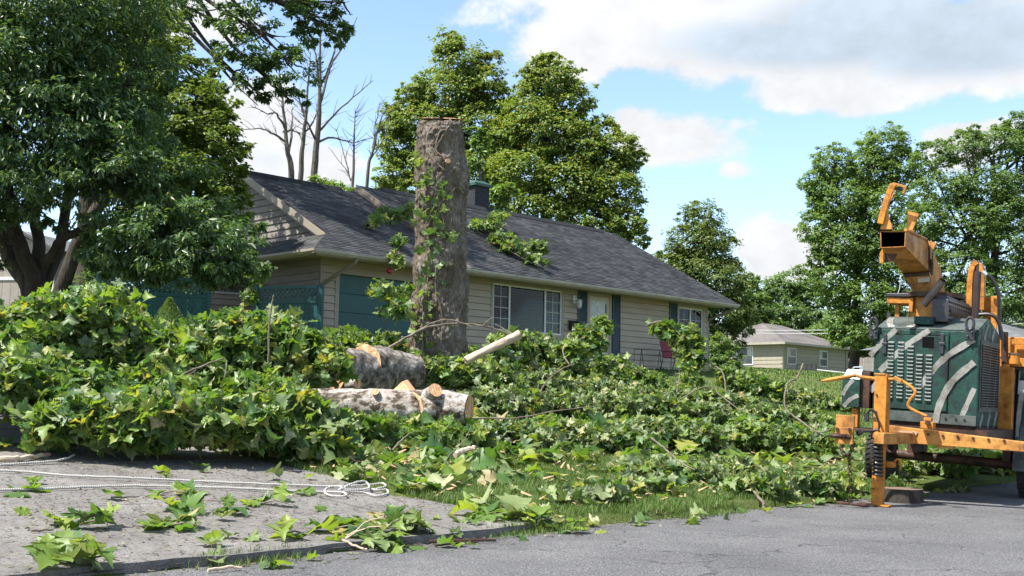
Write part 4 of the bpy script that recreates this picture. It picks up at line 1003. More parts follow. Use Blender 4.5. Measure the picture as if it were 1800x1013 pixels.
# --- drum housing and infeed behind
pan('side_column', M['orange'], (0.826, 2.450, 1.762), (0.996, 2.450, 0.840), 2.45, 2.6)
MB().tube([(0.874, 2.500, 2.228), (0.886, 2.500, 1.805)], .045, 8).build('hose_guard', M['rust'], cp)
dh_ = MB().box((-.5, 2.75, .72), (1.25, 4.3, 1.78)).build('drum_housing', M['greygreen'], cp, bev=.02)
p = (0.908, 2.700, 1.752)
MB().box((p[0], 2.66, .84), (1.18, 2.745, 1.70)).build('housing_front', M['tank_green'], dh_, bev=.008)
for a_ in ([(0.962, 2.650, 0.818), (0.990, 2.650, 1.362), (1.030, 2.650, 1.727)], [(1.025, 2.650, 0.824), (1.046, 2.650, 1.103), (1.086, 2.650, 1.443)]):
    strip(a_, .06, FN, .004).build('painted_stripe', M['stripe'], dh_)
MB().bar((1.002, 2.620, 0.822), (1.027, 2.620, 1.741), .03, .02, (0, 1, 0)).build('housing_seam', M['void'], dh_)
hb = MB().box((-.3, 2.72, 1.78), (1.3, 4.2, 1.90)).build('housing_flange', M['orange'], cp, bev=.01)
MB().prism([(.55, 2.8, 1.9), (1.3, 2.8, 1.9), (1.3, 2.8, 2.05), (1.1, 2.8, 2.18), (.75, 2.8, 2.18), (.55, 2.8, 2.05)], (0, 1.2, 0)).build('drum_cover', M['orange'], cp, bev=.01)
for c in ((0.876, 2.550, 1.852), (0.993, 2.550, 1.902)):
    MB().lathe([(.07, -.09), (.07, .02), (.05, .03)], c, 12).build('bolt_boss', M['orange'], cp, True)
    MB().lathe([(.075, .03), (.075, .05), (.04, .055)], c, 8).build('bolt_cap', M['pipe'], cp)
MB().bar((0.934, 2.700, 2.112), (1.289, 2.700, 2.117), .07, .07).build('feed_bar', M['orange'], cp)
MB().hexa([(-.5, 4.3, .75), (1.25, 4.3, .75), (1.25, 4.3, 1.75), (-.5, 4.3, 1.75)], [(-.75, 5.7, .85), (1.5, 5.7, .85), (1.5, 5.7, 2.1), (-.75, 5.7, 2.1)]).build('infeed_hopper', M['tank_green'], cp, bev=.02)
MB().prism([(1.124, 2.200, 0.709), (1.162, 2.200, 1.062), (1.267, 2.200, 1.157), (1.280, 2.200, 0.651)], (0, .03, 0)).build('fender_plate', M['greygreen'], cp)
# --- trailer frame
def quadbar(name, m, a, b, c, d, dep, parent=cp, bev=.008):
    return MB().hexa([Vector(p) for p in (a, b, c, d)], [Vector(p)+Vector((0, dep, 0)) for p in (a, b, c, d)]).build(name, m, parent, bev=bev)
quadbar('frame_beam', M['orange_worn'], (-0.075, 0.620, 0.732), (1.455, 0.620, 0.748), (1.452, 0.620, 0.864), (-0.082, 0.620, 0.933), .13)
MB().prism([(0.045, 0.610, 0.880), (0.267, 0.610, 0.885), (0.255, 0.610, 0.843), (0.061, 0.610, 0.833)], (0, -.006, 0)).build('worn_label', mat('scuffed_label', (.46, .36, .26), (.30, .22, .16), 20, .7), cp)
pan('frame_foot', M['orange_worn'], (0.477, 0.660, 0.772), (0.668, 0.660, 0.708), .64, .8)
pan('beam_clamp', M['orange'], (0.319, 0.520, 1.013), (0.472, 0.520, 0.930), .5, .62); pan('beam_clamp', M['orange'], (0.352, 0.540, 1.063), (0.439, 0.540, 1.022), .53, .62)
MB().lathe([(.03, -.03), (.03, .01)], (0.412, 0.490, 1.006), 8, 'y').build('clamp_bolt', M['rust'], cp)
MB().box((-.36, .9, .80), (-.22, 4.4, .95)).box((.86, .9, .80), (1.0, 4.4, .95)).box((-.22, 1.0, .82), (.86, 1.12, .94)).box((-.22, 3.9, .82), (.86, 4.05, .94)).build('chassis', M['rust'], cp, kind='stuff')
MB().box((-.3, 1.05, .945), (.84, 2.2, .985)).build('engine_mount', M['rust'], cp)
MB().tube([(-.62, 2.9, .47), (1.06, 2.9, .47)], .065, 12).build('axle', M['rust'], cp, True)
MB().box((-.34, 2.55, .52), (-.24, 3.25, .80)).box((.88, 2.55, .52), (.98, 3.25, .80)).build('spring_hanger', M['rust'], cp, kind='stuff')
MB().bar((.2, .75, .80), (.05, -.25, .80), .12, .13).build('tongue', M['orange_worn'], cp, bev=.008)
def wheel(v, w_):
    tw = .27
    t_ = MB().lathe([(.24, -tw/2), (.33, -tw/2-.012), (.39, -tw/2+.02), (.405, -tw/2+.05), (.41, 0), (.405, tw/2-.05), (.39, tw/2-.02), (.33, tw/2+.012), (.24, tw/2)], (v, 2.9, w_), 36, 'x').build('wheel', M['rubber'], cp, True)
    g_ = MB()
    for k in range(36):
        a = 2*math.pi*k/36
        for s_ in (-1, 1):
            p = Vector((v+s_*.06, 2.9+.408*math.cos(a), w_+.408*math.sin(a))); q = Vector((v+s_*.125, 2.9+.404*math.cos(a+.06), w_+.404*math.sin(a+.06)))
            g_.bar(p, q, .03, .02, (0, math.cos(a), math.sin(a)))
    g_.build('tread_blocks', M['rubber'], t_, kind='stuff')
    MB().lathe([(.235, -.09), (.22, -.05), (.10, -.03), (.10, .03), (.22, .05), (.235, .09)], (v, 2.9, w_), 20, 'x').build('rim', M['greygreen'], t_, True)
    if v < 0: return
    f = MB(); P = [(v, 2.9+.5*math.cos(a), w_+.5*math.sin(a)) for a in [math.pi*k/10 for k in range(11)]]
    for p, q in zip(P, P[1:]): f.bar(p, q, .34, .012, (0, (p[1]-2.9), (p[2]-w_)))
    f.build('fender', M['greygreen'], cp)
wheel(-.78, .42); wheel(1.2, .42)
# --- hitch, jack, crank, chains
pan('hitch_plate', M['orange_worn'], (-0.397, -0.420, 1.042), (-0.187, -0.420, 0.789), -.44, -.40, bev=.004)
hbk = pan('hitch_block', M['orange_worn'], (-0.398, -0.460, 0.903), (-0.185, -0.460, 0.711), -.47, -.44, bev=.006)
for c in ((1473, 754), (1493, 755)): pass
for c in ((-0.367, -0.470, 0.876), (-0.222, -0.470, 0.881)): MB().lathe([(.022, -.025), (.022, .01)], c, 6, 'y').build('hitch_bolt', M['rust'], cp)
rc = Vector((-0.342, -0.520, 0.803)); pts = [(rc.x+.075*math.cos(a), rc.y-.02+.075*math.sin(a), rc.z) for a in [2*math.pi*k/16 for k in range(17)]]
MB().tube(pts, .025, 8, False).tube([rc+Vector((.07, .03, 0)), rc+Vector((.15, .09, -.02))], .03, 8).build('pintle_ring', M['rust'], cp, True)
pan('jack_post', M['orange'], (-0.077, -0.060, 1.541), (0.064, -0.060, 0.757), -.06, .12, bev=.006)
tp = (-0.077, -0.060, 1.541); tq = (0.036, -0.060, 1.547)
MB().box((tp[0]-.008, -.068, tp[2]-.004), (tq[0]+.008, .128, tp[2]+.014)).build('jack_cap', M['orange_worn'], cp, bev=.004)
MB().box((tq[0]+.001, -.03, tp[2]-.58), (tq[0]+.004, .07, tp[2]-.43)).build('post_label', M['alu'], cp)
bb = MB()
for k in range(7): bb.lathe([(.016, -.012), (.016, .004)], (.22+k*.17, .615, .86), 6, 'y')
for z in (.2, .32, .5, 1.1, 1.3): bb.lathe([(.012, -.01), (.012, .004)], (tp[0]+.03, -.064, z), 6, 'y')
bb.build('bolts', M['rust'], cp, kind='stuff')
MB().box((1.02, 2.655, 1.42), (1.15, 2.6595, 1.60)).build('housing_label', mat('label_white', (.5, .5, .48), (.4, .4, .38), 14, .6), cp)
pan('jack_leg', M['orange'], (-0.078, -0.030, 0.791), (0.050, -0.030, 0.002), -.03, .07, bev=.005)
MB().box((-.24, -.12, .0), (.14, .14, .014)).build('jack_foot', M['rust'], cp); MB().box((.02, -.11, .015), (.15, .05, .03)).build('jack_shoe', M['orange'], cp)
MB().tube(smooth_path([(0.066, -0.020, 1.490), (0.166, -0.050, 1.495), (0.258, -0.050, 1.467), (0.363, -0.050, 1.400), (0.387, -0.050, 1.349), (0.335, -0.050, 1.267), (0.312, -0.050, 1.206), (0.358, -0.050, 1.157), (0.526, -0.050, 1.090)], 4), .018, 8).build('crank', M['orange'], cp, True)
MB().bar((0.148, -0.060, 1.513), (0.234, -0.060, 1.472), .05, .05).build('crank_knuckle', M['orange_worn'], cp, bev=.006)
MB().tube([(-0.708, -0.080, 1.425), (-0.597, -0.080, 1.448), (-0.298, -0.080, 1.515), (-0.236, -0.060, 1.496), (-0.077, -0.030, 1.488)], [.012, .024, .026, .024, .022], 8).build('crank_handle', M['orange'], cp, True)
# coiled air line, cables
hx = []; c0_, c1_ = Vector((-0.011, -0.100, 0.765)), Vector((0.011, -0.100, 0.364))
for k in range(9*14+1):
    a = 2*math.pi*k/14; p = c0_.lerp(c1_, k/126); hx.append((p.x+.055*math.cos(a), p.y+.055*math.sin(a), p.z))
MB().tube(hx, .016, 6).build('coiled_air_line', M['hose'], cp, True)
MB().tube(smooth_path([(-0.145, -0.100, 1.000), (-0.135, -0.100, 1.075), (-0.078, -0.120, 1.125), (-0.029, -0.120, 1.069), (0.007, -0.120, 0.979), (0.009, -0.120, 0.913), (-0.030, -0.140, 0.883), (-0.131, -0.200, 0.863), (-0.180, -0.300, 0.847)], 4), .013, 8).build('cable', M['hose'], cp, True)
MB().tube(smooth_path([(-0.016, -0.120, 0.891), (-0.061, -0.120, 0.861), (-0.072, -0.120, 0.800), (-0.019, -0.120, 0.785), (0.026, -0.120, 0.828), (0.010, -0.120, 0.886), (-0.016, -0.120, 0.891)], 4), .012, 8).build('cable', M['hose'], cp, True)
MB().tube([(-0.148, -0.100, 1.067), (-0.137, -0.100, 0.974)], .03, 8).tube([(-0.181, -0.300, 0.873), (-0.146, -0.300, 0.823)], .035, 8).build('plug', M['guard'], cp, kind='stuff')
def chain(pts, nm, par, lk=.055, m=None):
    P = smooth_path(pts, 12); seg = [0]
    for a, b in zip(P, P[1:]): seg.append(seg[-1]+(b-a).length)
    tot = seg[-1]; n = max(2, int(tot/(lk*.72))); mb = MB(); j = 0
    for k in range(n):
        s_ = tot*(k+.5)/n
        while seg[j+1] < s_: j += 1
        c = P[j].lerp(P[j+1], (s_-seg[j])/(seg[j+1]-seg[j])); d = (P[j+1]-P[j]).normalized(); x = d.orthogonal().normalized()
        if k % 2: x = d.cross(x)
        ring_ = [c+d*(lk*.5*math.cos(a))+x*(lk*.33*math.sin(a)) for a in [2*math.pi*i/8 for i in range(9)]]
        mb.tube(ring_, lk*.11, 5, False)
    return mb.build(nm, m or M['rust'], par, True, kind='stuff')
gz = (-0.196, -0.420, -0.001)
chain([(-0.330, -0.440, 0.691), (-0.280, -0.460, 0.605), (-0.228, -0.450, 0.550), (-0.212, -0.440, 0.395), (-0.201, -0.430, 0.201), (gz[0], -.42, .03)], 'safety_chain', cp)
chain([(-0.193, -0.420, 0.749), (-0.196, -0.440, 0.658), (-0.223, -0.450, 0.584), (-0.227, -0.450, 0.518)], 'safety_chain', cp)
chain([(-0.316, -0.440, 0.693), (-0.314, -0.460, 0.628), (-0.266, -0.460, 0.586), (-0.224, -0.450, 0.610), (-0.203, -0.440, 0.677)], 'safety_chain', cp)
for dx, s_ in ((-.06, -1), (.05, 1)):
    MB().tube(smooth_path([(gz[0]+dx*.2, -.42, .03), (gz[0]+s_*.09, -.44, .03), (gz[0]+s_*.16, -.40, .025), (gz[0]+s_*.15, -.34, .025), (gz[0]+s_*.10, -.36, .03)], 4), .016, 6).build('chain_hook', M['rust'], cp, True)
# tank with pale lid, rusty bracket, tow hook
pan('side_tank', M['tank_green'], (-0.764, 0.900, 1.475), (-0.535, 0.900, 1.118), .9, 1.5, bev=.01)
a = (-0.764, 0.900, 1.475); b = (-0.549, 0.900, 1.487)
MB().hexa([(a[0], .89, a[2]+.003), (b[0]+.02, .89, a[2]+.003), (b[0]+.02, 1.5, a[2]+.003), (a[0], 1.5, a[2]+.003)], [(a[0]+.04, .97, a[2]+.13), (b[0]+.02, .97, a[2]+.13), (b[0]+.02, 1.5, a[2]+.13), (a[0]+.04, 1.5, a[2]+.13)]).build('tank_lid', M['alu'], cp, bev=.008)
for pts in ([(-0.752, 0.900, 1.264), (-0.698, 0.900, 1.376), (-0.621, 0.900, 1.468)], [(-0.732, 0.900, 1.119), (-0.655, 0.900, 1.212), (-0.548, 0.900, 1.277)]): strip(pts, .05, FN, .004).build('painted_stripe', M['stripe'], cp)
pan('tank_bracket', M['rust'], (-0.568, 0.950, 1.582), (-0.427, 0.950, 1.119), .95, 1.4)
MB().tube([(-0.658, 1.000, 1.630), (-0.656, 1.000, 1.572)], .01, 6).tube([(-0.658, 1.000, 1.630), (-0.541, 1.000, 1.643)], .01, 6).tube([(-0.541, 1.000, 1.643), (-0.539, 1.000, 1.578)], .01, 6).build('tank_handle', M['alu'], cp, kind='stuff')
pan('tank_leg', M['orange'], (-0.644, 0.950, 1.111), (-0.562, 0.950, 0.863), .95, 1.05)
pan('tank_shelf', M['rust'], (-0.657, 0.950, 0.856), (-0.289, 0.950, 0.842), .7, 1.4)
pan('hook_block', M['orange'], (0.008, 0.100, 0.522), (0.143, 0.100, 0.455), .07, .2, bev=.02)
MB().tube(smooth_path([(0.131, 0.140, 0.485), (0.136, 0.140, 0.533), (0.168, 0.140, 0.556), (0.198, 0.140, 0.532), (0.201, 0.140, 0.439)], 4), .014, 8).build('tow_hook', M['orange'], cp, True)
rcc = Vector((0.041, 0.300, 0.687))
MB().tube([(rcc.x+.05*math.cos(t_), rcc.y, rcc.z+.06*math.sin(t_)) for t_ in [2*math.pi*k/14 for k in range(15)]], .015, 7, False).build('shackle', M['rust'], cp, True)

# log slab lying on the road by the jack
def log_end_mat(name, a, b):
    m, t, bs = new_mat(name); v = coords(t)
    wv = nd(t, 'ShaderNodeTexWave', wave_type='RINGS', rings_direction='Z'); wv.inputs['Scale'].default_value = 9; wv.inputs['Distortion'].default_value = 3; wv.inputs['Detail'].default_value = 3
    t.links.new(v, wv.inputs['Vector'])
    col = ramp(t, wv.outputs['Fac'], [(.2, a), (.8, b)])
    col = mixc_(t, .5, col, ramp(t, tex_noise(t, v, 12, 6), [(.35, (.7, .65, .6)), (.65, (1.2, 1.2, 1.2))]), 'MULTIPLY')
    t.links.new(col, bs.inputs['Base Color']); bs.inputs['Roughness'].default_value = .85; return m
M['cut'] = log_end_mat('fresh_cut_wood', (.50, .25, .11), (.66, .41, .23))
M['cut_shaded'] = log_end_mat('shaded_cut_wood', (.12, .085, .06), (.18, .13, .09))  # darkened cut wood: the chipper's shadow put into the colour
M['bark'] = bark_mat('sycamore_bark', (.085, .065, .048), (.165, .135, .106), (.30, .272, .235), 4.2, (1, 1, .32), 1.3, .9)
def mottled(name, stops, scale):
    m, t, b = new_mat(name); v = coords(t, (.8, 1, 1)); f = tex_noise(t, v, scale, 7, .62); f2 = tex_noise(t, v, scale*5, 5, .7); f3 = tex_noise(t, v, scale*.35, 3)
    mx_ = nd(t, 'ShaderNodeMath', operation='ADD'); m3 = nd(t, 'ShaderNodeMath', operation='MULTIPLY_ADD'); t.links.new(f3, m3.inputs[0]); m3.inputs[1].default_value = .5; m3.inputs[2].default_value = -.25
    t.links.new(f, mx_.inputs[0]); t.links.new(m3.outputs[0], mx_.inputs[1])
    col = ramp(t, mx_.outputs[0], stops); col = mixc_(t, .7, col, ramp(t, f2, [(.36, (.45, .42, .38)), (.56, (1.1, 1.1, 1.1))]), 'MULTIPLY')
    t.links.new(col, b.inputs['Base Color']); b.inputs['Roughness'].default_value = .88; b.inputs['Specular IOR Level'].default_value = .25
    bump(t, b, mixc_(t, .5, mx_.outputs[0], f2), 1.0, .05); return m
M['bark_pale'] = mottled('mottled_pale_bark', [(.38, (.07, .055, .042)), (.44, (.20, .165, .13)), (.47, (.36, .30, .25)), (.53, (.38, .35, .32)), (.60, (.47, .46, .44)), (.66, (.22, .18, .145))], 7.5)
M['bark_brown'] = mottled('grey_brown_bark', [(.36, (.07, .055, .042)), (.46, (.16, .135, .11)), (.54, (.25, .22, .185)), (.62, (.40, .37, .33))], 8)
M['bark_dark'] = bark_mat('dark_bark', (.035, .028, .022), (.06, .05, .04), (.10, .085, .07), 4, (1, 1, .3), .9)
M['bark_grey'] = bark_mat('grey_bark', (.07, .06, .052), (.12, .105, .09), (.18, .165, .145), 5, (1, 1, .3), .6)
M['twig'] = mat('twig_bark', (.20, .165, .125), (.10, .075, .055), 9, .85, bmp=.3)
M['twig_pale'] = mat('peeled_wood', (.56, .44, .32), (.42, .32, .23), 7, .75, stretch=(1, 1, .3), bmp=.3, dirt=((.20, .14, .10), .62, 6))
g0 = Vector((4.812, 13.737, 0.000))
ls = empty('log_slab', (g0.x+.05, g0.y+.12, .0), (0, 0, .4), 'dark round slab cut from a log lying on the road beside the jack', 'log slab')
def wob(r, n, k, a, ph=0): return [r*(1+a*math.sin(k*2*math.pi*i/n+ph)+a*.6*math.sin((k*2+1)*2*math.pi*i/n+ph*2)) for i in range(n)]
n = 28; rr_ = wob(.25, n, 3, .03, 1)
V = [(rr_[i]*math.cos(2*math.pi*i/n), rr_[i]*math.sin(2*math.pi*i/n), 0) for i in range(n)]+[(rr_[i]*.97*math.cos(2*math.pi*i/n)+.0, rr_[i]*.97*math.sin(2*math.pi*i/n), .165) for i in range(n)]
MB().add(V, [(i, (i+1) % n, n+(i+1) % n, n+i) for i in range(n)]).build('bark_rim', M['bark_dark'], ls, True)
MB().add([V[n+i] for i in range(n)], [tuple(range(n))]).build('cut_face', M['cut_shaded'], ls)

# ------------------------------------------------------------------ foliage
def leafquads(P, Nn, T, ln, wd, fold=.25):
    """diamond leaves folded on the midrib: P base points, Nn normals, T tip directions (all n x 3)"""
    n = len(P); S = np.cross(T, Nn); S /= np.linalg.norm(S, axis=1, keepdims=True)+1e-9
    ln = np.broadcast_to(ln, (n,))[:, None]; wd = np.broadcast_to(wd, (n,))[:, None]
    mid = P+T*ln*.45
    V = np.stack([P, mid+S*wd*.5+Nn*wd*fold, P+T*ln, mid-S*wd*.5+Nn*wd*fold], 1).reshape(-1, 3)
    k = np.arange(n)[:, None]*4
    F = np.concatenate([k+np.array([0, 1, 2]), k+np.array([0, 2, 3])], 1).reshape(-1, 3)
    return V, F
def unit(n, r):
    v = r.normal(size=(n, 3)); return v/np.linalg.norm(v, axis=1, keepdims=True)
def crown_cloud(clumps, total, ln, wd, r, sub=.26, per=60, droop=.35, up=1.0, shell=.5, jit=.35):
    """leaves in sprays inside sub-clumps of the ellipsoids (centre, radii)"""
    vol = np.array([(c[1][0]*c[1][1]*c[1][2])**.67*(c[2] if len(c) > 2 else 1) for c in clumps]); vol /= vol.sum()
    Ps, Os = [], []
    for (c, v) in zip(clumps, vol):
        n = int(total*v); ns = max(3, n//per)
        d = unit(ns, r); rad = shell+(1-shell)*r.random(ns)**.6
        far = r.random(ns) < .14; rad = np.where(far, rad*(1.05+.3*r.random(ns)), rad); cc = d*rad[:, None]*np.array(c[1])
        idx = r.integers(0, ns, n)
        sr = (np.mean(c[1])*sub)*np.where(far, .5, .55+.9*r.random(ns))
        off = unit(n, r)*(r.random(n)**.5)[:, None]*sr[idx][:, None]*np.array([1, 1, .62])
        p = np.array(c[0])+cc[idx]+off
        Ps.append(p); o = d[idx]+.5*off/sr[idx][:, None]; Os.append(o)
    P = np.concatenate(Ps); O = np.concatenate(Os); n = len(P)
    Nn = O*.5+np.array([0, 0, up])+unit(n, r)*.75; Nn /= np.linalg.norm(Nn, axis=1, keepdims=True)
    T = O*.6+unit(n, r)*.8-np.array([0, 0, droop]); T -= Nn*np.sum(T*Nn, 1, keepdims=True); T /= np.linalg.norm(T, axis=1, keepdims=True)+1e-9
    s = 1-jit+2*jit*r.random(n)
    return leafquads(P, Nn, T, ln*s, wd*s)
def limb(mb, pts, r0, r1, n=7, sub=4, jit=.04):
    P = smooth_path(pts, sub, jit); mb.tube(P, lerp_r(r0, r1, len(P)), n); return mb
def tree(name, label, base, trunk, clumps, total, ln, wd, lm, bm, r0, seed, group=None, limbs=None, sub=.26, per=60, droop=.35, up=1.0, shell=.5, nl=9, cat='tree'):
    """trunk: world points; clumps: (centre, radii[, weight]) in world"""
    r = np.random.default_rng(seed); random.seed(seed)
    o = empty(name, base, (0, 0, 0), label, cat, group); B = Vector(base)
    loc = lambda p: Vector(p)-B
    mb = MB(); tp = [loc(p) for p in trunk]
    limb(mb, tp, r0, r0*.35, 10, 5, r0*.08)
    # root flare
    mb.tube([tp[0]+Vector((0, 0, -.3)), tp[0]+Vector((0, 0, .0)), tp[0]+(tp[1]-tp[0])*.12], [r0*1.5, r0*1.3, r0*.98], 10)
    mb.build('trunk', bm, o, True)
    lb = MB()
    for k in range(len(clumps) if limbs is None else limbs):
        c = clumps[k % len(clumps)]
        t = random.uniform(.45, 1.0); i = min(int(t*(len(tp)-1)), len(tp)-2); f = t*(len(tp)-1)-i
        s = tp[i].lerp(tp[i+1], f); e = loc(c[0])+Vector([random.uniform(-.5, .5)*c[1][j] for j in range(3)])
        m = s.lerp(e, .5)+Vector((0, 0, -.08*(e-s).length))+Vector([random.uniform(-.2, .2) for _ in range(3)])
        limb(lb, [s, m, e], r0*.35, r0*.06, 6, 4, .03)
        for q in range(5):
            e2 = loc(c[0])+Vector([random.uniform(-.85, .85)*c[1][j] for j in range(3)]); s2 = m.lerp(e, random.uniform(.2, 1))
            limb(lb, [s2, s2.lerp(e2, .5)+Vector((0, 0, -.1)), e2], r0*.12, r0*.02, 4, 3, .04)
    if lb.v: lb.build('limbs', bm, o, True, kind='stuff')
    V, F = crown_cloud([((np.array(c[0])-np.array(base)),)+tuple(c[1:]) for c in clumps], total, ln, wd, r, sub, per, droop, up, shell)
    tag(link('crown', np_mesh('crown', V, F, lm), o), kind='stuff')
    return o
M['leaf_dark'] = leaf_mat('shaded_ash_leaf', [(0, (0.054, 0.116, 0.052)), (.5, (0.077, 0.152, 0.052)), (.85, (0.110, 0.188, 0.052)), (1, (0.174, 0.244, 0.056))], (.10, .14, .10), .46, .38, spec=.6)  # kept dark: shade at the left put into the leaf colour
M['leaf_hack'] = leaf_mat('hackberry_leaf', [(0, (0.086, 0.150, 0.031)), (.6, (0.136, 0.205, 0.034)), (1, (0.223, 0.278, 0.057))], (.10, .13, .07), .46, .45)
M['leaf_maple'] = leaf_mat('maple_leaf', [(0, (0.113, 0.201, 0.046)), (.5, (0.176, 0.259, 0.056)), (.9, (0.270, 0.338, 0.075)), (.965, (0.340, 0.366, 0.089)), (1, (0.482, 0.221, 0.089))], (.11, .13, .07), .46, .45)
M['leaf_pear'] = leaf_mat('pear_leaf', [(0, (0.074, 0.142, 0.040)), (.6, (0.127, 0.189, 0.048)), (1, (0.239, 0.265, 0.064))], (.09, .12, .07), .46, .4)
M['leaf_green'] = leaf_mat('fresh_leaf', [(0, (0.094, 0.181, 0.051)), (.6, (0.149, 0.247, 0.068)), (1, (0.248, 0.345, 0.083))], (.13, .18, .11), .46, .42)
M['leaf_mid'] = leaf_mat('summer_leaf', [(0, (0.083, 0.164, 0.053)), (.6, (0.136, 0.227, 0.070)), (1, (0.217, 0.307, 0.091))], (.11, .15, .10), .46, .42)
P_ = lambda *a: tuple(a)

# big dark tree at the left, several stems from one base
NB = (-9.650, 22.000, 2.619); NBz = hz(NB[0], NB[1])
def stems_tree():
    random.seed(11); r = np.random.default_rng(11)
    base = (NB[0], NB[1], NBz); B = Vector(base)
    o = empty('ash_tree', base, (0, 0, 0), 'large dark multi stemmed tree filling the left side above the fence', 'tree')
    stems = [([(-.15, 0, -.2), (-9.565, 22.000, 3.075), (-10.171, 22.300, 3.903), (-10.640, 22.500, 4.744), (-11.385, 22.600, 6.421), (-11.958, 22.600, 7.864)], 0.211, 0.094),
             ([(.0, .0, -.2), (-9.479, 21.900, 3.294), (-9.635, 21.600, 3.933), (-9.787, 21.400, 4.574), (-9.899, 21.200, 5.995), (-9.706, 21.000, 7.868)], 0.187, 0.078),
             ([(.05, 0, -.2), (-9.513, 22.000, 3.532), (-9.523, 22.100, 4.118), (-9.697, 22.200, 4.769), (-9.664, 22.400, 5.689), (-9.408, 22.800, 7.602), (-9.341, 23.000, 9.281)], 0.156, 0.055),
             ([(.1, 0, -.2), (-9.423, 22.000, 3.533), (-9.152, 21.900, 3.868), (-8.865, 21.700, 4.209), (-8.332, 21.400, 4.342), (-7.429, 21.000, 4.549), (-6.459, 20.600, 5.041)], 0.148, 0.039),
             ([(.1, .05, -.2), (-9.380, 22.200, 3.327), (-9.224, 22.400, 4.166), (-9.162, 22.600, 5.740), (-9.061, 22.600, 6.041), (-8.276, 22.700, 7.228), (-7.790, 22.800, 8.740)], 0.140, 0.047),
             ([(-9.284, 22.500, 5.896), (-8.723, 22.200, 5.875), (-8.140, 21.900, 5.657), (-7.570, 21.600, 5.444)], 0.047, 0.016), ([(-7.653, 21.800, 5.714), (-7.242, 21.600, 5.621), (-6.827, 21.400, 5.303)], 0.023, 0.008)]
    for k, (pts, a, b) in enumerate(stems):
        q = [Vector(p) if j == 0 and k < 5 else Vector(p)-B for j, p in enumerate(pts)]
        limb(MB(), q, a, b, 10, 5, .015).build('stem', M['bark_dark'], o, True)
    cl = [((-9.101, 20.600, 6.196), (2.1, 1.6, 1.5)), ((-10.628, 21.000, 5.156), (1.5, 1.6, 1.0)), ((-7.531, 20.300, 5.071), (1.2, 1.1, .8)), ((-5.974, 20.200, 4.017), (1.35, 1.0, .75)), ((-6.934, 20.600, 3.844), (1.1, 1.0, .55)),
          ((-9.388, 21.000, 8.101), (2.2, 1.6, 1.4)), ((-10.201, 20.500, 7.252), (2., 1.5, 1.5)), ((-7.988, 21.500, 7.598), (1.3, 1.3, 1.2)), ((-7.955, 21.000, 6.206), (1.3, 1.1, .9)), ((-5.285, 20.400, 3.845), (.8, .7, .6)), ((-8.976, 20.000, 4.932), (1.1, .9, .5)),
          ((-6.574, 21.000, 4.895), (1.2, .9, .8)), ((-8.680, 21.000, 9.260), (2.5, 1.7, 1.3)), ((-5.689, 20.000, 3.575), (.95, .6, .42)), ((-7.326, 20.200, 3.888), (.7, .6, .5)),((-6.529, 20.600, 4.282), (.8, .7, .5)), ((-6.847, 20.400, 3.446), (.75, .5, .26)), ((-5.215, 20.200, 3.399), (.55, .4, .28)), ((-7.741, 20.800, 3.640), (.5, .5, .3)), ((-9.515, 20.600, 4.229), (.5, .5, .35), .6), ((-10.098, 21.000, 3.733), (.5, .5, .4)), ((-8.458, 20.600, 4.409), (.45, .4, .25), .6)]
    V, F = crown_cloud([((np.array(c[0])-np.array(base)),)+tuple(c[1:]) for c in cl], 92000, .14, .046, r, .24, 70, .75, .55, .35)
    tag(link('crown', np_mesh('crown', V, F, M['leaf_dark']), o), kind='stuff')
    lb = MB()
    for c in cl:
        for q in range(7):
            e = Vector(c[0])-B+Vector([random.uniform(-.8, .8)*c[1][j] for j in range(3)])
            s = Vector(c[0])-B+Vector([random.uniform(-.4, .4)*c[1][j] for j in range(3)])+Vector((0, .5, -.2)); limb(lb, [s, s.lerp(e, .5)+Vector((0, 0, .06)), e], .018, .005, 4, 3, .03)
    lb.build('twigs', M['bark_dark'], o, True, kind='stuff')
stems_tree()
def gb(px, d): return None
# hackberry behind it, olive crown
b = (-12.021, 29.000, 3.099); bz = hz(b[0], b[1])
tree('hackberry_tree', 'olive green tree between the dark left tree and the house roof', (b[0], b[1], bz), [(-12.021, 29.000, 3.099), (-11.293, 29.000, 5.521), (-10.012, 29.300, 7.912), (-9.721, 29.500, 10.019)],
     [((-9.032, 28.500, 8.500), (1.6, 1.5, 1.3)), ((-8.100, 28.000, 7.489), (1.1, 1.3, 1.2)), ((-8.224, 27.600, 6.371), (1.3, 1.2, .9)), ((-9.560, 28.000, 7.463), (1.5, 1.3, 1.4)), ((-8.098, 29.000, 8.648), (.75, 1.0, .9)), ((-7.397, 28.000, 6.463), (.6, .9, .7)), ((-9.700, 29.000, 9.710), (1.5, 1.4, 1.)), ((-7.343, 27.400, 5.483), (.8, .8, .7)), ((-8.875, 28.000, 5.406), (1.5, 1.2, .8)), ((-10.367, 29.000, 10.796), (1.5, 1.4, 1.)),((-7.317, 28.400, 7.369), (.5, .7, .5))],
     42000, .13, .08, M['leaf_hack'], M['bark_dark'], .22, 21, sub=.24, per=60, limbs=16)
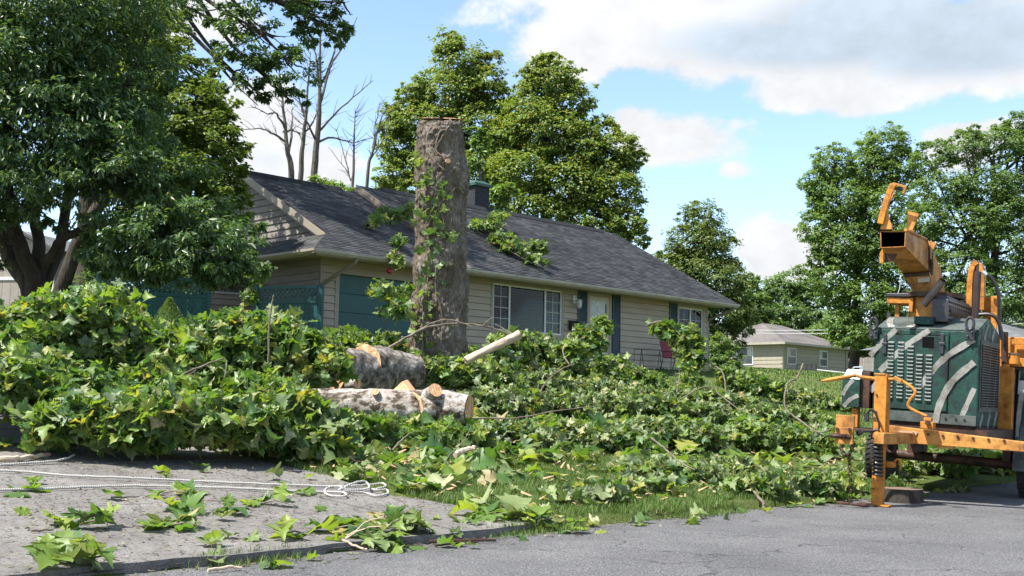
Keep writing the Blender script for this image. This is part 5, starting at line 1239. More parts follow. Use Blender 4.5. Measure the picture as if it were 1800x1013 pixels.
# tall tree behind: crown out of frame, boughs hanging into the picture
b = (-12.311, 32.000, 3.317); bz = hz(b[0], b[1])
tree('tall_ash_tree', 'tall tree whose dark boughs hang into the sky at the top left', (b[0], b[1], bz), [(b[0], b[1], bz), (-12.473, 32.000, 7.658), (-12.451, 32.000, 11.776), (-11.604, 32.000, 14.949), (-10.525, 32.000, 17.288)],
     [((-7.159, 31.000, 11.532), (1.55, 1.2, .95)), ((-7.764, 31.000, 10.347), (1.0, 1., .75)), ((-6.378, 30.600, 10.251), (.8, .8, .9)), ((-5.706, 31.000, 12.064), (1.0, 1., .8)), ((-8.407, 31.000, 12.015), (.55, .7, .45)), ((-5.198, 31.000, 11.567), (.45, .6, .5)), ((-8.838, 31.000, 10.662), (.22, .4, .2)), ((-8.645, 31.000, 9.997), (.32, .5, .35)), ((-7.167, 31.400, 13.727), (2.4, 1.8, 1.1)),
      ((-10.571, 31.400, 11.777), (1.1, 1.2, .85)), ((-10.108, 31.400, 12.469), (.75, .9, .6)), ((-12.030, 32.000, 13.355), (1.8, 1.6, 1)), ((-10.525, 32.000, 17.288), (3.6, 3, 2.4), .6), ((-6.190, 30.600, 9.514), (.35, .4, .3)), ((-7.041, 30.800, 9.637), (.5, .5, .4)),((-5.227, 31.000, 12.444), (.5, .6, .4))],
     30000, .14, .066, M['leaf_dark'], M['bark_dark'], .3, 31, sub=.22, per=60, droop=.8, limbs=16)
# dead bare trees behind the house
def dead(label, pts, r0, brs, seed, d):
    random.seed(seed); B = Vector((pts[0][0], pts[0][1], hz(pts[0][0], pts[0][1])))
    o = empty('dead_tree', B, (0, 0, 0), label, 'tree', 'dead bare trees behind the roof')
    tp = [Vector((0, 0, -.2))]+[Vector(p)-B for p in pts]
    limb(MB(), tp, r0, .012, 8, 5, .02).build('trunk', M['bark_grey'], o, True)
    m = MB()
    for br in brs:
        q = [Vector(p)-B for p in br]; limb(m, q, r0*.32, .012, 5, 4, .03)
        P = smooth_path(q, 5)
        for k in range(7):
            i = random.randrange(len(P)//4, len(P)-1); dd = (P[i+1]-P[i]).normalized(); s = dd.orthogonal().normalized(); s.rotate(Matrix.Rotation(random.uniform(0, 6.28), 3, dd))
            e = P[i]+(dd*.7+s*.6+Vector((0, 0, .2)))*random.uniform(.25, .8); limb(m, [P[i], P[i].lerp(e, .5)+Vector((0, 0, .03)), e], .014, .005, 4, 2, .01)
    P = smooth_path(tp, 8)
    for k in range(26):
        i = random.randrange(int(len(P)*.45), len(P)-1); a = random.uniform(0, 6.28)
        e = P[i]+Vector((math.cos(a), math.sin(a), random.uniform(.5, 1.3)))*random.uniform(.2, .9); limb(m, [P[i], P[i].lerp(e, .5)+Vector((0, 0, -.03)), e], .016, .005, 4, 2, .02)
    m.build('branches', M['bark_grey'], o, True, kind='stuff')
dead('dead tree trunk nearest the left gable with drooping bare side branches', [(-8.948, 44.000, 9.546), (-9.170, 44.000, 11.174), (-9.394, 44.000, 12.814), (-9.642, 44.000, 14.465)], .17, [[(-9.225, 44.000, 11.407), (-9.632, 43.600, 11.630), (-10.140, 43.200, 11.754), (-11.010, 43.000, 11.597)], [(-9.317, 44.000, 11.992), (-9.574, 43.600, 12.470), (-9.916, 43.500, 12.437), (-10.491, 43.000, 12.640)], [(-9.088, 44.000, 10.825), (-9.013, 44.000, 11.880), (-9.089, 44.300, 12.947)], [(-9.356, 44.000, 11.827), (-9.069, 44.500, 12.003), (-8.811, 45.000, 11.939)]], 1, 44)
dead('thin forked dead tree, middle one of the three bare trunks above the garage ridge', [(-8.801, 45.000, 9.743), (-8.715, 45.000, 11.893), (-8.635, 45.000, 13.579), (-8.563, 45.000, 15.521)], .15, [[(-8.696, 45.000, 12.013), (-8.361, 45.000, 12.499), (-8.262, 45.400, 13.089)], [(-8.680, 45.000, 12.854), (-8.909, 45.000, 13.332), (-8.941, 44.600, 13.701)]], 2, 45)
dead('tallest dead bare tree with many upright branches left of the cut trunk', [(-8.418, 46.000, 9.823), (-8.332, 46.000, 12.142), (-8.296, 46.000, 13.864), (-8.366, 46.000, 15.847), (-8.321, 46.000, 17.347)], .19, [[(-8.382, 46.000, 12.190), (-7.713, 46.000, 13.012), (-6.896, 46.000, 13.840), (-6.076, 46.200, 14.656)], [(-8.327, 46.000, 13.371), (-7.904, 46.000, 15.110), (-7.219, 46.000, 16.367), (-6.814, 46.000, 17.374)], [(-8.424, 46.000, 12.018), (-8.782, 45.700, 12.793), (-9.036, 45.400, 13.440)], [(-8.314, 46.000, 14.359), (-8.527, 46.000, 15.595), (-8.804, 46.000, 16.588)], [(-8.329, 46.000, 14.111), (-7.851, 46.300, 15.703), (-7.641, 46.300, 16.710)], [(-8.324, 46.000, 11.897), (-7.682, 46.000, 12.104), (-6.835, 46.000, 11.923), (-6.026, 46.200, 12.182)]], 3, 46)
dead('short slim dead tree standing alone between bare trunks and leafy maple', [(-7.361, 50.000, 10.741), (-7.377, 50.000, 12.861), (-7.375, 50.000, 14.463)], .09, [[(-7.339, 50.000, 10.873), (-7.591, 50.000, 11.398), (-8.381, 50.000, 12.444)], [(-7.475, 50.000, 11.056), (-7.829, 50.000, 12.321), (-8.234, 50.000, 13.512)]], 4, 50)
dead('leaning slim dead tree touching the left side of the leafy maple', [(-6.579, 49.000, 10.612), (-6.373, 49.000, 12.251), (-6.079, 49.000, 13.562), (-5.691, 49.000, 14.356)], .10, [[(-6.373, 49.000, 12.251), (-6.280, 49.000, 13.428), (-6.106, 49.000, 14.480)], [(-6.438, 49.000, 11.860), (-5.855, 49.000, 12.912), (-5.680, 49.000, 13.962)]], 5, 49)
def gnd(px, py, d):
    return None
# maples behind the house
b = (-2.787, 54.000, 6.797); z = hz(b[0], b[1])
tree('maple_tree', 'leafy maple with a pointed top rising behind the cut trunk', (b[0], b[1], z), [(b[0], b[1], z), (-2.711, 54.000, 9.613), (-2.505, 54.000, 13.034), (-3.012, 54.000, 16.776)],
     [((-2.897, 54.000, 17.943), (1.3, 1.3, 1.3)), ((-3.286, 54.000, 16.336), (1.9, 1.6, 1.3)), ((-1.594, 54.000, 16.802), (1.3, 1.3, 1.)), ((-4.627, 53.600, 14.620), (1.7, 1.6, 1.1)), ((-5.492, 53.600, 15.465), (.9, .9, .8)), ((-1.960, 53.600, 14.524), (1.6, 1.6, 1.2)), ((-5.695, 53.400, 13.412), (1.0, 1.2, .9)), ((-3.972, 53.000, 12.506), (1.6, 1.6, 1.)), ((-5.890, 53.000, 11.911), (.9, 1.2, .65)), ((-1.480, 53.000, 12.269), (1.4, 1.4, 1.)), ((-3.489, 54.000, 18.956), (.7, .7, .8)), ((-1.336, 54.000, 18.117), (.6, .7, .5)), ((-5.047, 53.000, 11.365), (1.3, 1.2, .6)), ((-0.725, 53.800, 15.892), (.9, .9, .8)),((-1.452, 53.000, 10.870), (1.4, 1.2, .7)), ((-0.539, 53.000, 13.693), (1.2, 1.2, 1.3)), ((-0.647, 53.000, 12.004), (1.3, 1.2, 1.)), ((-4.830, 53.800, 16.396), (.9, .9, .7)), ((-6.022, 53.500, 14.713), (.7, .8, .8))],
     58000, .155, .105, M['leaf_maple'], M['bark_dark'], .28, 41, sub=.27, per=34, limbs=22)
b = (2.276, 52.000, 6.675); z = hz(b[0], b[1])
tree('maple_tree', 'broad olive maple with reddish seed clusters behind the main roof ridge', (b[0], b[1], z), [(b[0], b[1], z), (1.567, 52.000, 9.373), (1.385, 52.000, 12.661), (1.469, 52.000, 16.276)],
     [((1.738, 52.000, 16.561), (1.3, 1.3, 1.2)), ((2.570, 52.000, 15.597), (1.2, 1.2, 1.)), ((0.667, 52.000, 15.144), (1.2, 1.3, 1.1)), ((1.486, 51.500, 13.923), (2.0, 1.8, 1.3)), ((3.112, 51.500, 13.129), (1.5, 1.5, 1.3)), ((4.861, 51.500, 13.023), (1.1, 1.2, .9)), ((5.547, 51.600, 12.647), (.75, .8, .6)), ((0.436, 51.000, 11.883), (1.6, 1.6, 1.1)), ((2.572, 51.000, 11.111), (2.1, 1.8, 1.1)), ((4.697, 51.000, 10.880), (1.3, 1.4, 1.1)), ((5.065, 50.600, 9.347), (1.0, 1.1, .8)), ((3.621, 50.600, 9.454), (1.6, 1.4, .8)), ((5.703, 50.400, 8.666), (.6, .7, .5)), ((0.988, 50.600, 9.939), (1.8, 1.4, .7)), ((4.203, 51.800, 14.184), (.7, .8, .6)), ((1.589, 52.000, 17.456), (.6, .6, .55)),((-0.398, 52.000, 13.736), (1.0,1.0,1.0)), ((3.921, 51.400, 12.029), (1.5, 1.4, 1.3)), ((0.645, 52.000, 16.541), (.7, .8, .7))],
     66000, .15, .105, M['leaf_maple'], M['bark_dark'], .3, 42, sub=.26, per=34, limbs=26)
# small bright sprouts by the chimney and ridge
def bush(name, label, base, clumps, total, ln, wd, lm, seed, group=None, cat='bush', **k):
    r = np.random.default_rng(seed); random.seed(seed); o = empty(name, base, (0, 0, 0), label, cat, group); B = Vector(base)
    V, F = crown_cloud([((np.array(c[0])-np.array(base)),)+tuple(c[1:]) for c in clumps], total, ln, wd, r, **k)
    m = MB()
    for c in clumps:
        for q in range(4):
            e = Vector(c[0])-B+Vector([random.uniform(-.6, .6)*c[1][j] for j in range(3)]); limb(m, [Vector((random.uniform(-.1, .1), random.uniform(-.1, .1), -.1)), e*.5+Vector((random.uniform(-.1, .1), 0, .05)), e], .025, .006, 5, 3, .02)
    m.build('stems', M['bark_grey'], o, True, kind='stuff')
    tag(link('foliage', np_mesh('foliage', V, F, lm), o), kind='stuff'); return o
b = (-6.901, 42.000, 5.895); z = hz(b[0], b[1])
bush('sumac_sapling', 'feathery bright green sapling peeking over the garage ridge', (b[0], b[1], z), [((-7.175, 42.000, 9.455), (.5, .4, .3)), ((-6.624, 42.000, 9.310), (.6, .4, .25)), ((-6.831, 42.000, 8.973), (.7, .5, .4))], 1500, .22, .07, M['leaf_green'], 51, cat='sapling', sub=.5)
b = (-0.486, 46.000, 6.471); z = hz(b[0], b[1])
bush('sumac_sapling', 'bright green leafy sapling showing right of the chimney', (b[0], b[1], z), [((-0.546, 46.000, 9.720), (.7, .6, .5)), ((-0.872, 46.000, 9.302), (.6, .5, .4)), ((-1.622, 47.000, 11.753), (.45, .4, .8)), ((-1.637, 47.000, 12.503), (.3, .3, .5))], 3200, .2, .1, M['leaf_green'], 52, cat='sapling', sub=.4)
# conical ornamental pear right of the house
b = (10.017, 58.000, 3.262); z = hz(b[0], b[1])
tree('pear_tree', 'dense conical dark green tree standing right of the house', (b[0], b[1], z), [(b[0], b[1], z), (10.047, 58.000, 5.644), (10.048, 58.000, 8.348), (10.108, 58.000, 11.078)],
     [((9.927, 58.000, 10.923), (1.1, 1.1, 1.1)), ((9.650, 57.600, 9.494), (1.7, 1.6, 1.2)), ((10.545, 57.600, 9.209), (1.3, 1.3, 1.2)), ((8.728, 57.400, 8.252), (1.3, 1.4, 1.)), ((9.992, 57.000, 7.633), (2.2, 1.8, 1.2)), ((11.462, 57.000, 7.363), (1.0, 1.2, 1.2)), ((11.018, 57.000, 5.881), (1.6, 1.5, 1.2)), ((11.750, 57.000, 5.600), (.9, 1.0, 1.0)), ((10.722, 57.000, 4.409), (1.2, 1.2, .8)), ((8.040, 57.800, 8.740), (.7, .8, .6)), ((9.503, 57.600, 6.199), (2, 1.5, 1)),((8.314, 57.600, 7.371), (1.4, 1.3, 1))],
     44000, .14, .09, M['leaf_pear'], M['bark_dark'], .22, 61, sub=.26, per=40, limbs=18)
b = (9.480, 50.000, 2.730); z = hz(b[0], b[1])
bush('shrub', 'light green shrub at the right corner of the house', (b[0], b[1], z), [((9.141, 49.000, 3.447), (.7, .6, .75)), ((9.797, 49.400, 3.173), (.7, .6, .55)), ((9.066, 48.600, 2.807), (.8, .6, .4)), ((9.842, 49.000, 2.708), (.9, .6, .35))], 9000, .11, .06, M['leaf_green'], 62, sub=.3)
# trees at the right, far behind the chipper
b = (24.060, 78.000, 4.174); z = hz(b[0], b[1])
tree('soft_maple_tree', 'tall bright topped tree behind the chipper chute', (b[0], b[1], z), [(b[0], b[1], z), (24.305, 78.000, 7.383), (24.582, 78.000, 12.652), (25.485, 78.000, 18.832)],
     [((26.517, 78.000, 19.680), (1.9, 1.8, 1.5)), ((25.342, 77.600, 17.918), (1.9, 1.8, 1.5)), ((27.771, 77.600, 17.961), (1.5, 1.6, 1.6)), ((22.833, 78.000, 18.371), (1.6, 1.6, 1.3)), ((21.688, 77.600, 16.827), (1.4, 1.4, 1.2)), ((22.911, 77.000, 15.714), (2.2, 2., 1.6)), ((26.302, 77.000, 14.963), (2.6, 2.2, 1.8)), ((21.487, 77.000, 13.665), (1.6, 1.5, 1.4)), ((23.347, 76.600, 12.432), (2.6, 2.2, 1.6)), ((26.104, 76.600, 11.281), (2.6, 2.2, 1.8)), ((22.268, 76.400, 9.996), (1.6, 1.6, 1.6)), ((24.286, 76.000, 8.411), (2.6, 2.2, 1.6)), ((26.769, 76.400, 8.096), (2.2, 2, 1.6)), ((22.626, 76.000, 7.205), (1.0, 1.2, 1.2)), ((23.346, 75.600, 6.020), (1.6, 1.4, 1.0)), ((22.967, 78.000, 19.410), (.35, .4, .9)), ((21.805, 76.800, 11.431), (1.0, 1.2, 1.0))],
     80000, .18, .125, M['leaf_green'], M['bark_dark'], .4, 71, sub=.24, per=36, limbs=24)
b = (29.843, 70.000, 4.008); z = hz(b[0], b[1])
tree('soft_maple_tree', 'broad pale green tree filling the right edge behind the hydraulic mast', (b[0], b[1], z), [(b[0], b[1], z), (30.278, 70.000, 6.892), (30.776, 70.000, 11.992), (30.732, 70.000, 17.158)],
     [((29.105, 70.000, 17.874), (1.6, 1.6, 1.1)), ((31.306, 70.000, 18.099), (1.8, 1.7, 1.2)), ((33.154, 70.000, 18.692), (1.5, 1.6, 1.)), ((27.425, 69.600, 15.168), (1.9, 1.8, 1.3)), ((29.963, 69.600, 15.213), (2.4, 2., 1.5)), ((32.853, 69.600, 14.897), (2.2, 2., 1.7)), ((25.886, 69.000, 12.844), (1.4, 1.5, 1.3)), ((28.206, 69.000, 12.523), (2.4, 2., 1.6)), ((31.389, 69.000, 11.134), (2.6, 2.2, 1.8)), ((25.507, 68.600, 10.260), (1.5, 1.5, 1.3)), ((27.540, 68.400, 9.559), (2.2, 2, 1.5)), ((30.240, 68.200, 8.167), (2.6, 2.1, 1.5)), ((26.004, 68.200, 7.387), (1.7, 1.7, 1.3)), ((28.013, 68.000, 6.703), (2.2, 2., 1.2)), ((33.087, 69.000, 8.293), (2.2, 2, 1.8)), ((29.500, 70.000, 19.075), (.7, .8, .4)), ((34.406, 70.000, 12.056), (2.4, 2.2, 2.)),((25.151, 69.500, 11.819),(1.1,1.2,1.1)), ((26.893, 70.000, 17.090), (1.3, 1.4, 1.2)), ((32.443, 70.000, 19.427), (1.2, 1.3, .8)), ((34.183, 70.000, 16.477), (2, 1.8, 1.6)), ((28.047, 68.000, 8.110), (2.2, 2, 1.5)), ((30.733, 69.000, 13.292), (2, 1.8, 1.5))],
     98000, .165, .115, M['leaf_mid'], M['bark_dark'], .4, 72, sub=.24, per=36, limbs=24)
for i, (lab, px, d, cl, n, s) in enumerate([
    ('rounded dark green tree beyond the neighbouring house roof', 1400, 112, [((28.879, 112.000, 13.470), (2.6, 2.4, 1.9)), ((27.137, 112.000, 12.279), (2., 2., 1.6)), ((30.042, 111.000, 12.234), (2.2, 2, 1.8)), ((27.768, 110.000, 9.826), (3., 2.4, 1.8)), ((30.591, 110.000, 9.309), (2.6, 2.4, 1.8)), ((28.616, 109.000, 7.523), (3.4, 2.4, 1.3)), ((25.505, 110.000, 9.786), (2.2, 2, 1.8))], 30000, 81),
    ('low spreading tree right of the conical tree, far behind', 1335, 104, [((23.325, 104.000, 11.990), (1.7, 1.6, 1.2)), ((22.561, 103.000, 10.011), (2., 1.8, 1.6)), ((23.380, 102.000, 7.841), (2.2, 1.8, 1.4)), ((21.547, 102.000, 8.071), (1.8, 1.6, 1.4))], 16000, 82),
    ('bushy tree behind the striped engine box, far off', 1470, 104, [((30.514, 104.000, 7.821), (2.6, 2.2, 1.4)), ((33.496, 105.000, 7.393), (2.6, 2.2, 1.4)), ((29.147, 103.000, 6.416), (2.2, 1.8, .8)), ((35.993, 106.000, 7.490), (3, 2.4, 1.8))], 18000, 83),
    ('far tree mass at the right edge behind the grey roof', 1790, 96, [((43.995, 96.000, 9.068), (3.4, 3, 2)), ((46.993, 96.000, 10.111), (3.4, 3, 2.4)), ((41.005, 96.000, 8.026), (3, 2.6, 1.6))], 14000, 84)]):
    c0 = cl[0][0]; z = hz(c0[0], c0[1])
    tree('background_tree', lab, (c0[0], c0[1], z), [(c0[0], c0[1], z), (c0[0]+.2, c0[1], z+3), (c0[0], c0[1], c0[2])], cl, n, .26, .17, M['leaf_mid'], M['bark_dark'], .25, s, 'trees beyond the neighbouring houses', sub=.24, per=50, limbs=6)
# far wood closing the horizon
r = np.random.default_rng(90); cl = []
for k in range(90):
    a = R_(-34+k*.82); d = 150+25*math.sin(k*1.7); x, y = d*math.sin(a), d*math.cos(a)
    cl.append(((x, y, hz(x, y)+3.0+1.2*math.sin(k*.9)), (4.5, 4, 4.2+1.0*math.sin(k*2.3))))
V, F = crown_cloud(cl, 60000, .6, .42, r, .3, 40, .3, .7, .4)
tag(link('far_wood', np_mesh('far_wood', V, F, M['leaf_mid'])), 'band of distant green woods along the horizon', 'woods', kind='stuff')
# seedling by the lattice fence
b = (-7.890, 25.500, 2.714); z = hz(b[0], b[1]); top = (-7.961, 25.500, 3.370)[2]
sd_ = empty('conifer_seedling', (b[0], b[1], z), (0, 0, 0), 'small feathery conifer seedling in front of the long teal fence', 'seedling')
MB().tube([(0, 0, 0), (.02, 0, top-z)], [.02, .004], 6).build('stem', M['bark_grey'], sd_)
rr_ = np.random.default_rng(5); n = 2600; h = rr_.random(n)**.8; a = rr_.random(n)*6.28; rad = (1-h)*.42*rr_.random(n)**.5
Pn = np.stack([rad*np.cos(a), rad*np.sin(a), .35+h*(top-z-.35)+rad*.2], 1); Tn = np.stack([np.cos(a), np.sin(a), .5+0*a], 1)+unit(n, rr_)*.5; Tn /= np.linalg.norm(Tn, axis=1, keepdims=True)
V, F = leafquads(Pn, unit(n, rr_), Tn, .07, .012); tag(link('needles', np_mesh('needles', V, F, M['leaf_mid']), sd_), kind='stuff')

b = (-10.017, 31.000, 3.283); z = hz(b[0], b[1])
bush('shrub', 'dark shrubs filling the shade behind the long lattice fence', (b[0], b[1], z), [((-11.183, 31.000, 4.223), (1.0, .8, .7)), ((-10.221, 31.000, 4.160), (1.0, .8, .7)), ((-9.267, 31.000, 4.257), (1.0, .8, .7)), ((-8.605, 31.500, 4.321), (.7, .7, .6)), ((-10.670, 31.000, 3.591), (1.2, .8, .6)), ((-9.396, 31.000, 3.613), (1.2, .8, .6)), ((-11.785, 31.000, 3.572), (.8, .8, .7))], 15000, .12, .06, M['leaf_dark'], 63, sub=.4)
b = (-6.197, 31.000, 3.350); z = hz(b[0], b[1])

# ------------------------------------------------------------------ sycamore leaves and the felled branches
M['leaf_syc'] = leaf_mat('sycamore_leaf', [(0, (.052, .125, .036)), (.3, (.095, .19, .038)), (.6, (.155, .25, .042)), (.85, (.225, .315, .05)), (.95, (.31, .35, .065)), (1, (.38, .31, .09))], (.26, .30, .17),   .45, .47, (1.4, 1.4, .5), spec=.55)
M['leaf_wilt'] = leaf_mat('wilted_leaf', [(0, (.07, .125, .035)), (.35, (.13, .19, .06)), (.65, (.22, .28, .11)), (.9, (.36, .39, .21)), (1, (.33, .27, .13))], (.34, .38, .24), .32, .55, (1.25, 1.2, .6), spec=.4)
HALF = [(.10, -.05), (.20, -.12), (.30, -.10), (.40, -.04), (.44, .04), (.52, .10), (.46, .14), (.42, .20), (.50, .25), (.56, .34), (.66, .38), (.69, .54), (.57, .51), (.48, .56), (.41, .52), (.34, .54), (.34, .63), (.26, .68), (.25, .80), (.14, .80)]
def leaf_shape(curl, fold, wave, seed):
    """five-lobed blade, stalk at the origin, tip along +y; returns V, F"""
    r = random.Random(seed); H = [(x*r.uniform(.92, 1.08), y*r.uniform(.95, 1.05)) for x, y in HALF]
    out = [(0, 0)]+H+[(0, 1.0)]+[(-x*r.uniform(.95, 1.05), y) for x, y in reversed(H)]
    mid = [(0, .30), (0, .58)]
    V = [(x, y) for x, y in out+mid]; n = len(out); m1, m2 = n, n+1; F = []
    for i in range(n):
        j = (i+1) % n; c = m1 if (out[i][1]+out[j][1])/2 < .50 else m2
        F.append((c, i, j))
    ij = [i for i in range(n) if (out[i][1] < .5)]
    V3 = []
    for x, y in V:
        z = fold*abs(x) - curl*(y-.2)**2 - .35*curl*x*x + wave*math.sin(7*x+5*y+seed)
        V3.append((x, y, z))
    IDX = next(i for i in range(1, len(H)+1) if (out[i][1]+out[i+1][1])/2 >= .50)
    # close the seam between the two fans on each side
    F += [(m1, 9, m2)] if False else []
    for s in (1, -1):
        idx = IDX if s > 0 else n-IDX
        F.append((m2, m1, idx) if s > 0 else (m1, m2, idx))
    k = len(V3); V3 += [(-.012, 0, 0), (.012, 0, 0), (.0, -.6, -.08)]; F.append((k, k+1, k+2))
    return np.array(V3), np.array(F)
SHAPES = [leaf_shape(.45, .2, .05, 1), leaf_shape(.75, .35, .06, 2), leaf_shape(.2, -.2, .07, 3), leaf_shape(1.0, .5, .06, 4), leaf_shape(-.35, .3, .07, 5), leaf_shape(.5, .75, .05, 6), leaf_shape(.25, .1, .09, 7), leaf_shape(1.3, .15, .07, 8)]
WILT = [leaf_shape(1.0, .5, .07, 11), leaf_shape(.4, .9, .08, 12), leaf_shape(.2, .2, .11, 13), leaf_shape(-.5, .4, .1, 14)]
def basis(Nn, T):
    T = T-Nn*np.sum(T*Nn, 1, keepdims=True); T /= np.linalg.norm(T, axis=1, keepdims=True)+1e-9
    S = np.cross(T, Nn); return np.stack([S, T, Nn], 2)      # columns
def place_shapes(shapes, P, B, sz, which):
    Vs, Fs, k = [], [], 0
    for i, (V, F) in enumerate(shapes):
        ix = np.nonzero(which == i)[0]
        if not len(ix): continue
        W = np.einsum('nij,vj->nvi', B[ix], V)*sz[ix][:, None, None]+P[ix][:, None, :]
        Vs.append(W.reshape(-1, 3)); Fs.append((F[None]+(np.arange(len(ix))*len(V))[:, None, None]).reshape(-1, 3)+k); k += len(ix)*len(V)
    return np.concatenate(Vs), np.concatenate(Fs)
LEAFMESH = [np_mesh('leaf', V, F, M['leaf_syc'], True) for V, F in SHAPES]
WILTMESH = [np_mesh('leaf', V, F, M['leaf_wilt'], True) for V, F in WILT]
CAMP = np.array([0, 0, 1.15])
def ground_z(P):
    """terrain height for an array of points"""
    q = P[:, :2]-np.array([K0.x, K0.y]); t = q@np.array([RN.x, RN.y])
    z = np.where(t < 17, .07+.06*t+.0045*t*t, 2.3905+2.45*(1-np.exp(-(t-17)/25.))); return np.where(t < 0, 0, z)
def brush(label, limbs, blobs, n, size, seed, n_obj=130, wilt=.12, up=.6, name='fallen_branch', cat='branch', group='cut leafy branches in the brush pile', bark='twig', drop=.15, inner=.25):
    """one cut branch: bare limbs (point list, r0, r1) and leaf masses (centre, radii)"""
    r = np.random.default_rng(seed); random.seed(seed)
    c0 = np.array(blobs[0][0] if blobs else limbs[0][0][0], float); base = (c0[0], c0[1], hz(c0[0], c0[1])); Bv = Vector(base)
    o = empty(name, base, (0, 0, 0), label, cat, group)
    vol = np.array([b[1][0]*b[1][1]**.5*b[1][2]**.5 for b in blobs]); vol = vol/vol.sum()
    Ps, Os = [], []
    mb = MB(); tw = MB()
    for pts, a, b in limbs:
        limb(mb, [Vector(p)-Bv for p in pts], a*.7, b*.6, 8, 7, a*.22)
    for b, v in zip(blobs, vol):
        c = np.array(b[0]); R = np.array(b[1]); k = int(n*2.55*v)
        # shoots: leaves sit along short twigs that start inside the mass
        ns = max(4, k//7)
        d = unit(ns, r); d[:, 2] = np.where(d[:, 2] < -.35, -d[:, 2], d[:, 2]); rad = inner+(1-inner)*r.random(ns)**.55
        tips = c+d*rad[:, None]*R; roots = c+(tips-c)*.35-np.array([0, 0, .1])*R[2]
        gz_ = ground_z(tips)+.05; tips[:, 2] = np.maximum(tips[:, 2], gz_)
        idx = r.integers(0, ns, k); f = .35+.75*r.random(k)
        p = roots[idx]+(tips[idx]-roots[idx])*f[:, None]+unit(k, r)*.09
        Ps.append(p); Os.append(d[idx]+.35*unit(k, r))
        for j in range(0, ns, 3):
            q0, q1 = Vector(roots[j])-Bv, Vector(tips[j])-Bv
            tw.tube([q0, q0.lerp(q1, .5)+Vector((random.uniform(-.04, .04), random.uniform(-.04, .04), random.uniform(0, .06))), q1], [.011, .008, .004], 5, False)
    if mb.v: mb.build('limb', M[bark], o, True)
    if tw.v: tw.build('twigs', M['twig'], o, True, kind='stuff')
    P = np.concatenate(Ps); O = np.concatenate(Os); m = len(P)
    P[:, 2] = np.maximum(P[:, 2], ground_z(P)+.03)
    view = CAMP-P; dist = np.linalg.norm(view, axis=1); view /= dist[:, None]
    Nn = np.array([0, 0, up])+O*.35+unit(m, r)*.95; Nn /= np.linalg.norm(Nn, axis=1, keepdims=True)
    flip = r.random(m) < .22; Nn[flip] *= -1
    T = O*.5+unit(m, r)*.9-np.array([0, 0, drop]); B = basis(Nn, T)
    sz = size*(.28+.50*r.random(m))
    wl = r.random(m) < wilt
    which = r.integers(0, 8, m); whichw = r.integers(0, 4, m)
    # the leaves nearest the outside and the viewer become single pieces
    score = np.sum(O*view, 1)*.5+O[:, 2]*.6+.3*r.random(m); order = np.argsort(-score); own = order[:n_obj]; rest = order[n_obj:]
    for i in own:
        me = WILTMESH[whichw[i]] if wl[i] else LEAFMESH[which[i]]
        q = link('leaf', me, o); M4 = Matrix([list(B[i][0]*sz[i])+[P[i][0]-base[0]], list(B[i][1]*sz[i])+[P[i][1]-base[1]], list(B[i][2]*sz[i])+[P[i][2]-base[2]], [0, 0, 0, 1]]); q.matrix_basis = M4
    for mask, shp, mt in ((~wl, SHAPES, M['leaf_syc']), (wl, WILT, M['leaf_wilt'])):
        ix = rest[mask[rest]]
        if len(ix) < 3: continue
        V, F = place_shapes(shp, P[ix]-np.array(base), B[ix], sz[ix], (which if mt is M['leaf_syc'] else whichw)[ix])
        tag(link('leaves', np_mesh('leaves', V, F, mt, True), o), kind='stuff')
    return o
def gp(g, h): return (g[0], g[1], g[2]+h)

brush('tall heap of broad leaves at the far left below the dark tree trunks', [], [(gp((-6.093, 14.329, 0.780), 0.77), (0.95, 0.8, 0.85)), (gp((-6.373, 13.538, 0.735), 0.62), (0.8, 0.8, 0.8)), (gp((-6.649, 14.576, 0.854), 0.92), (0.7, 0.7, 0.6))], 1035, 0.257, 1, n_obj=220)
brush('highest leafy mound left of the long teal fence', [], [(gp((-5.561, 14.656, 0.761), 1.04), (0.85, 0.8, 0.85)), (gp((-5.193, 14.676, 0.730), 0.74), (0.6, 0.7, 0.6)), (gp((-6.000, 14.904, 0.824), 1.24), (0.6, 0.6, 0.5))], 1035, 0.257, 2, n_obj=220)
brush('leafy bough hanging over the dark hollow at the left edge', [], [(gp((-5.562, 12.805, 0.604), 0.55), (0.8, 0.5, 0.55)), (gp((-4.957, 12.761, 0.552), 0.5), (0.6, 0.5, 0.5)), (gp((-5.750, 12.375, 0.585), 0.5), (0.5, 0.5, 0.5))], 598, 0.257, 3, n_obj=160, up=0.5)
brush('low leafy bough at the front left corner of the brush pile on the pavement', [], [(gp((-4.501, 12.078, 0.466), 0.3), (0.7, 0.4, 0.35)), (gp((-4.884, 12.038, 0.491), 0.25), (0.45, 0.4, 0.25)), (gp((-4.013, 12.090, 0.431), 0.33), (0.6, 0.4, 0.4))], 644, 0.257, 4, n_obj=180)
brush('upright leafy shoot rising right of the tall left mound', [([(-4.927, 14.600, 1.552), (-4.991, 14.600, 1.925), (-5.083, 14.600, 2.261)], 0.018, 0.006)], [(gp((-5.346, 15.581, 0.825), 1.25), (0.22, 0.25, 0.42)), (gp((-5.085, 15.125, 0.760), 0.8), (0.4, 0.5, 0.5))], 299, 0.257, 5, n_obj=90)
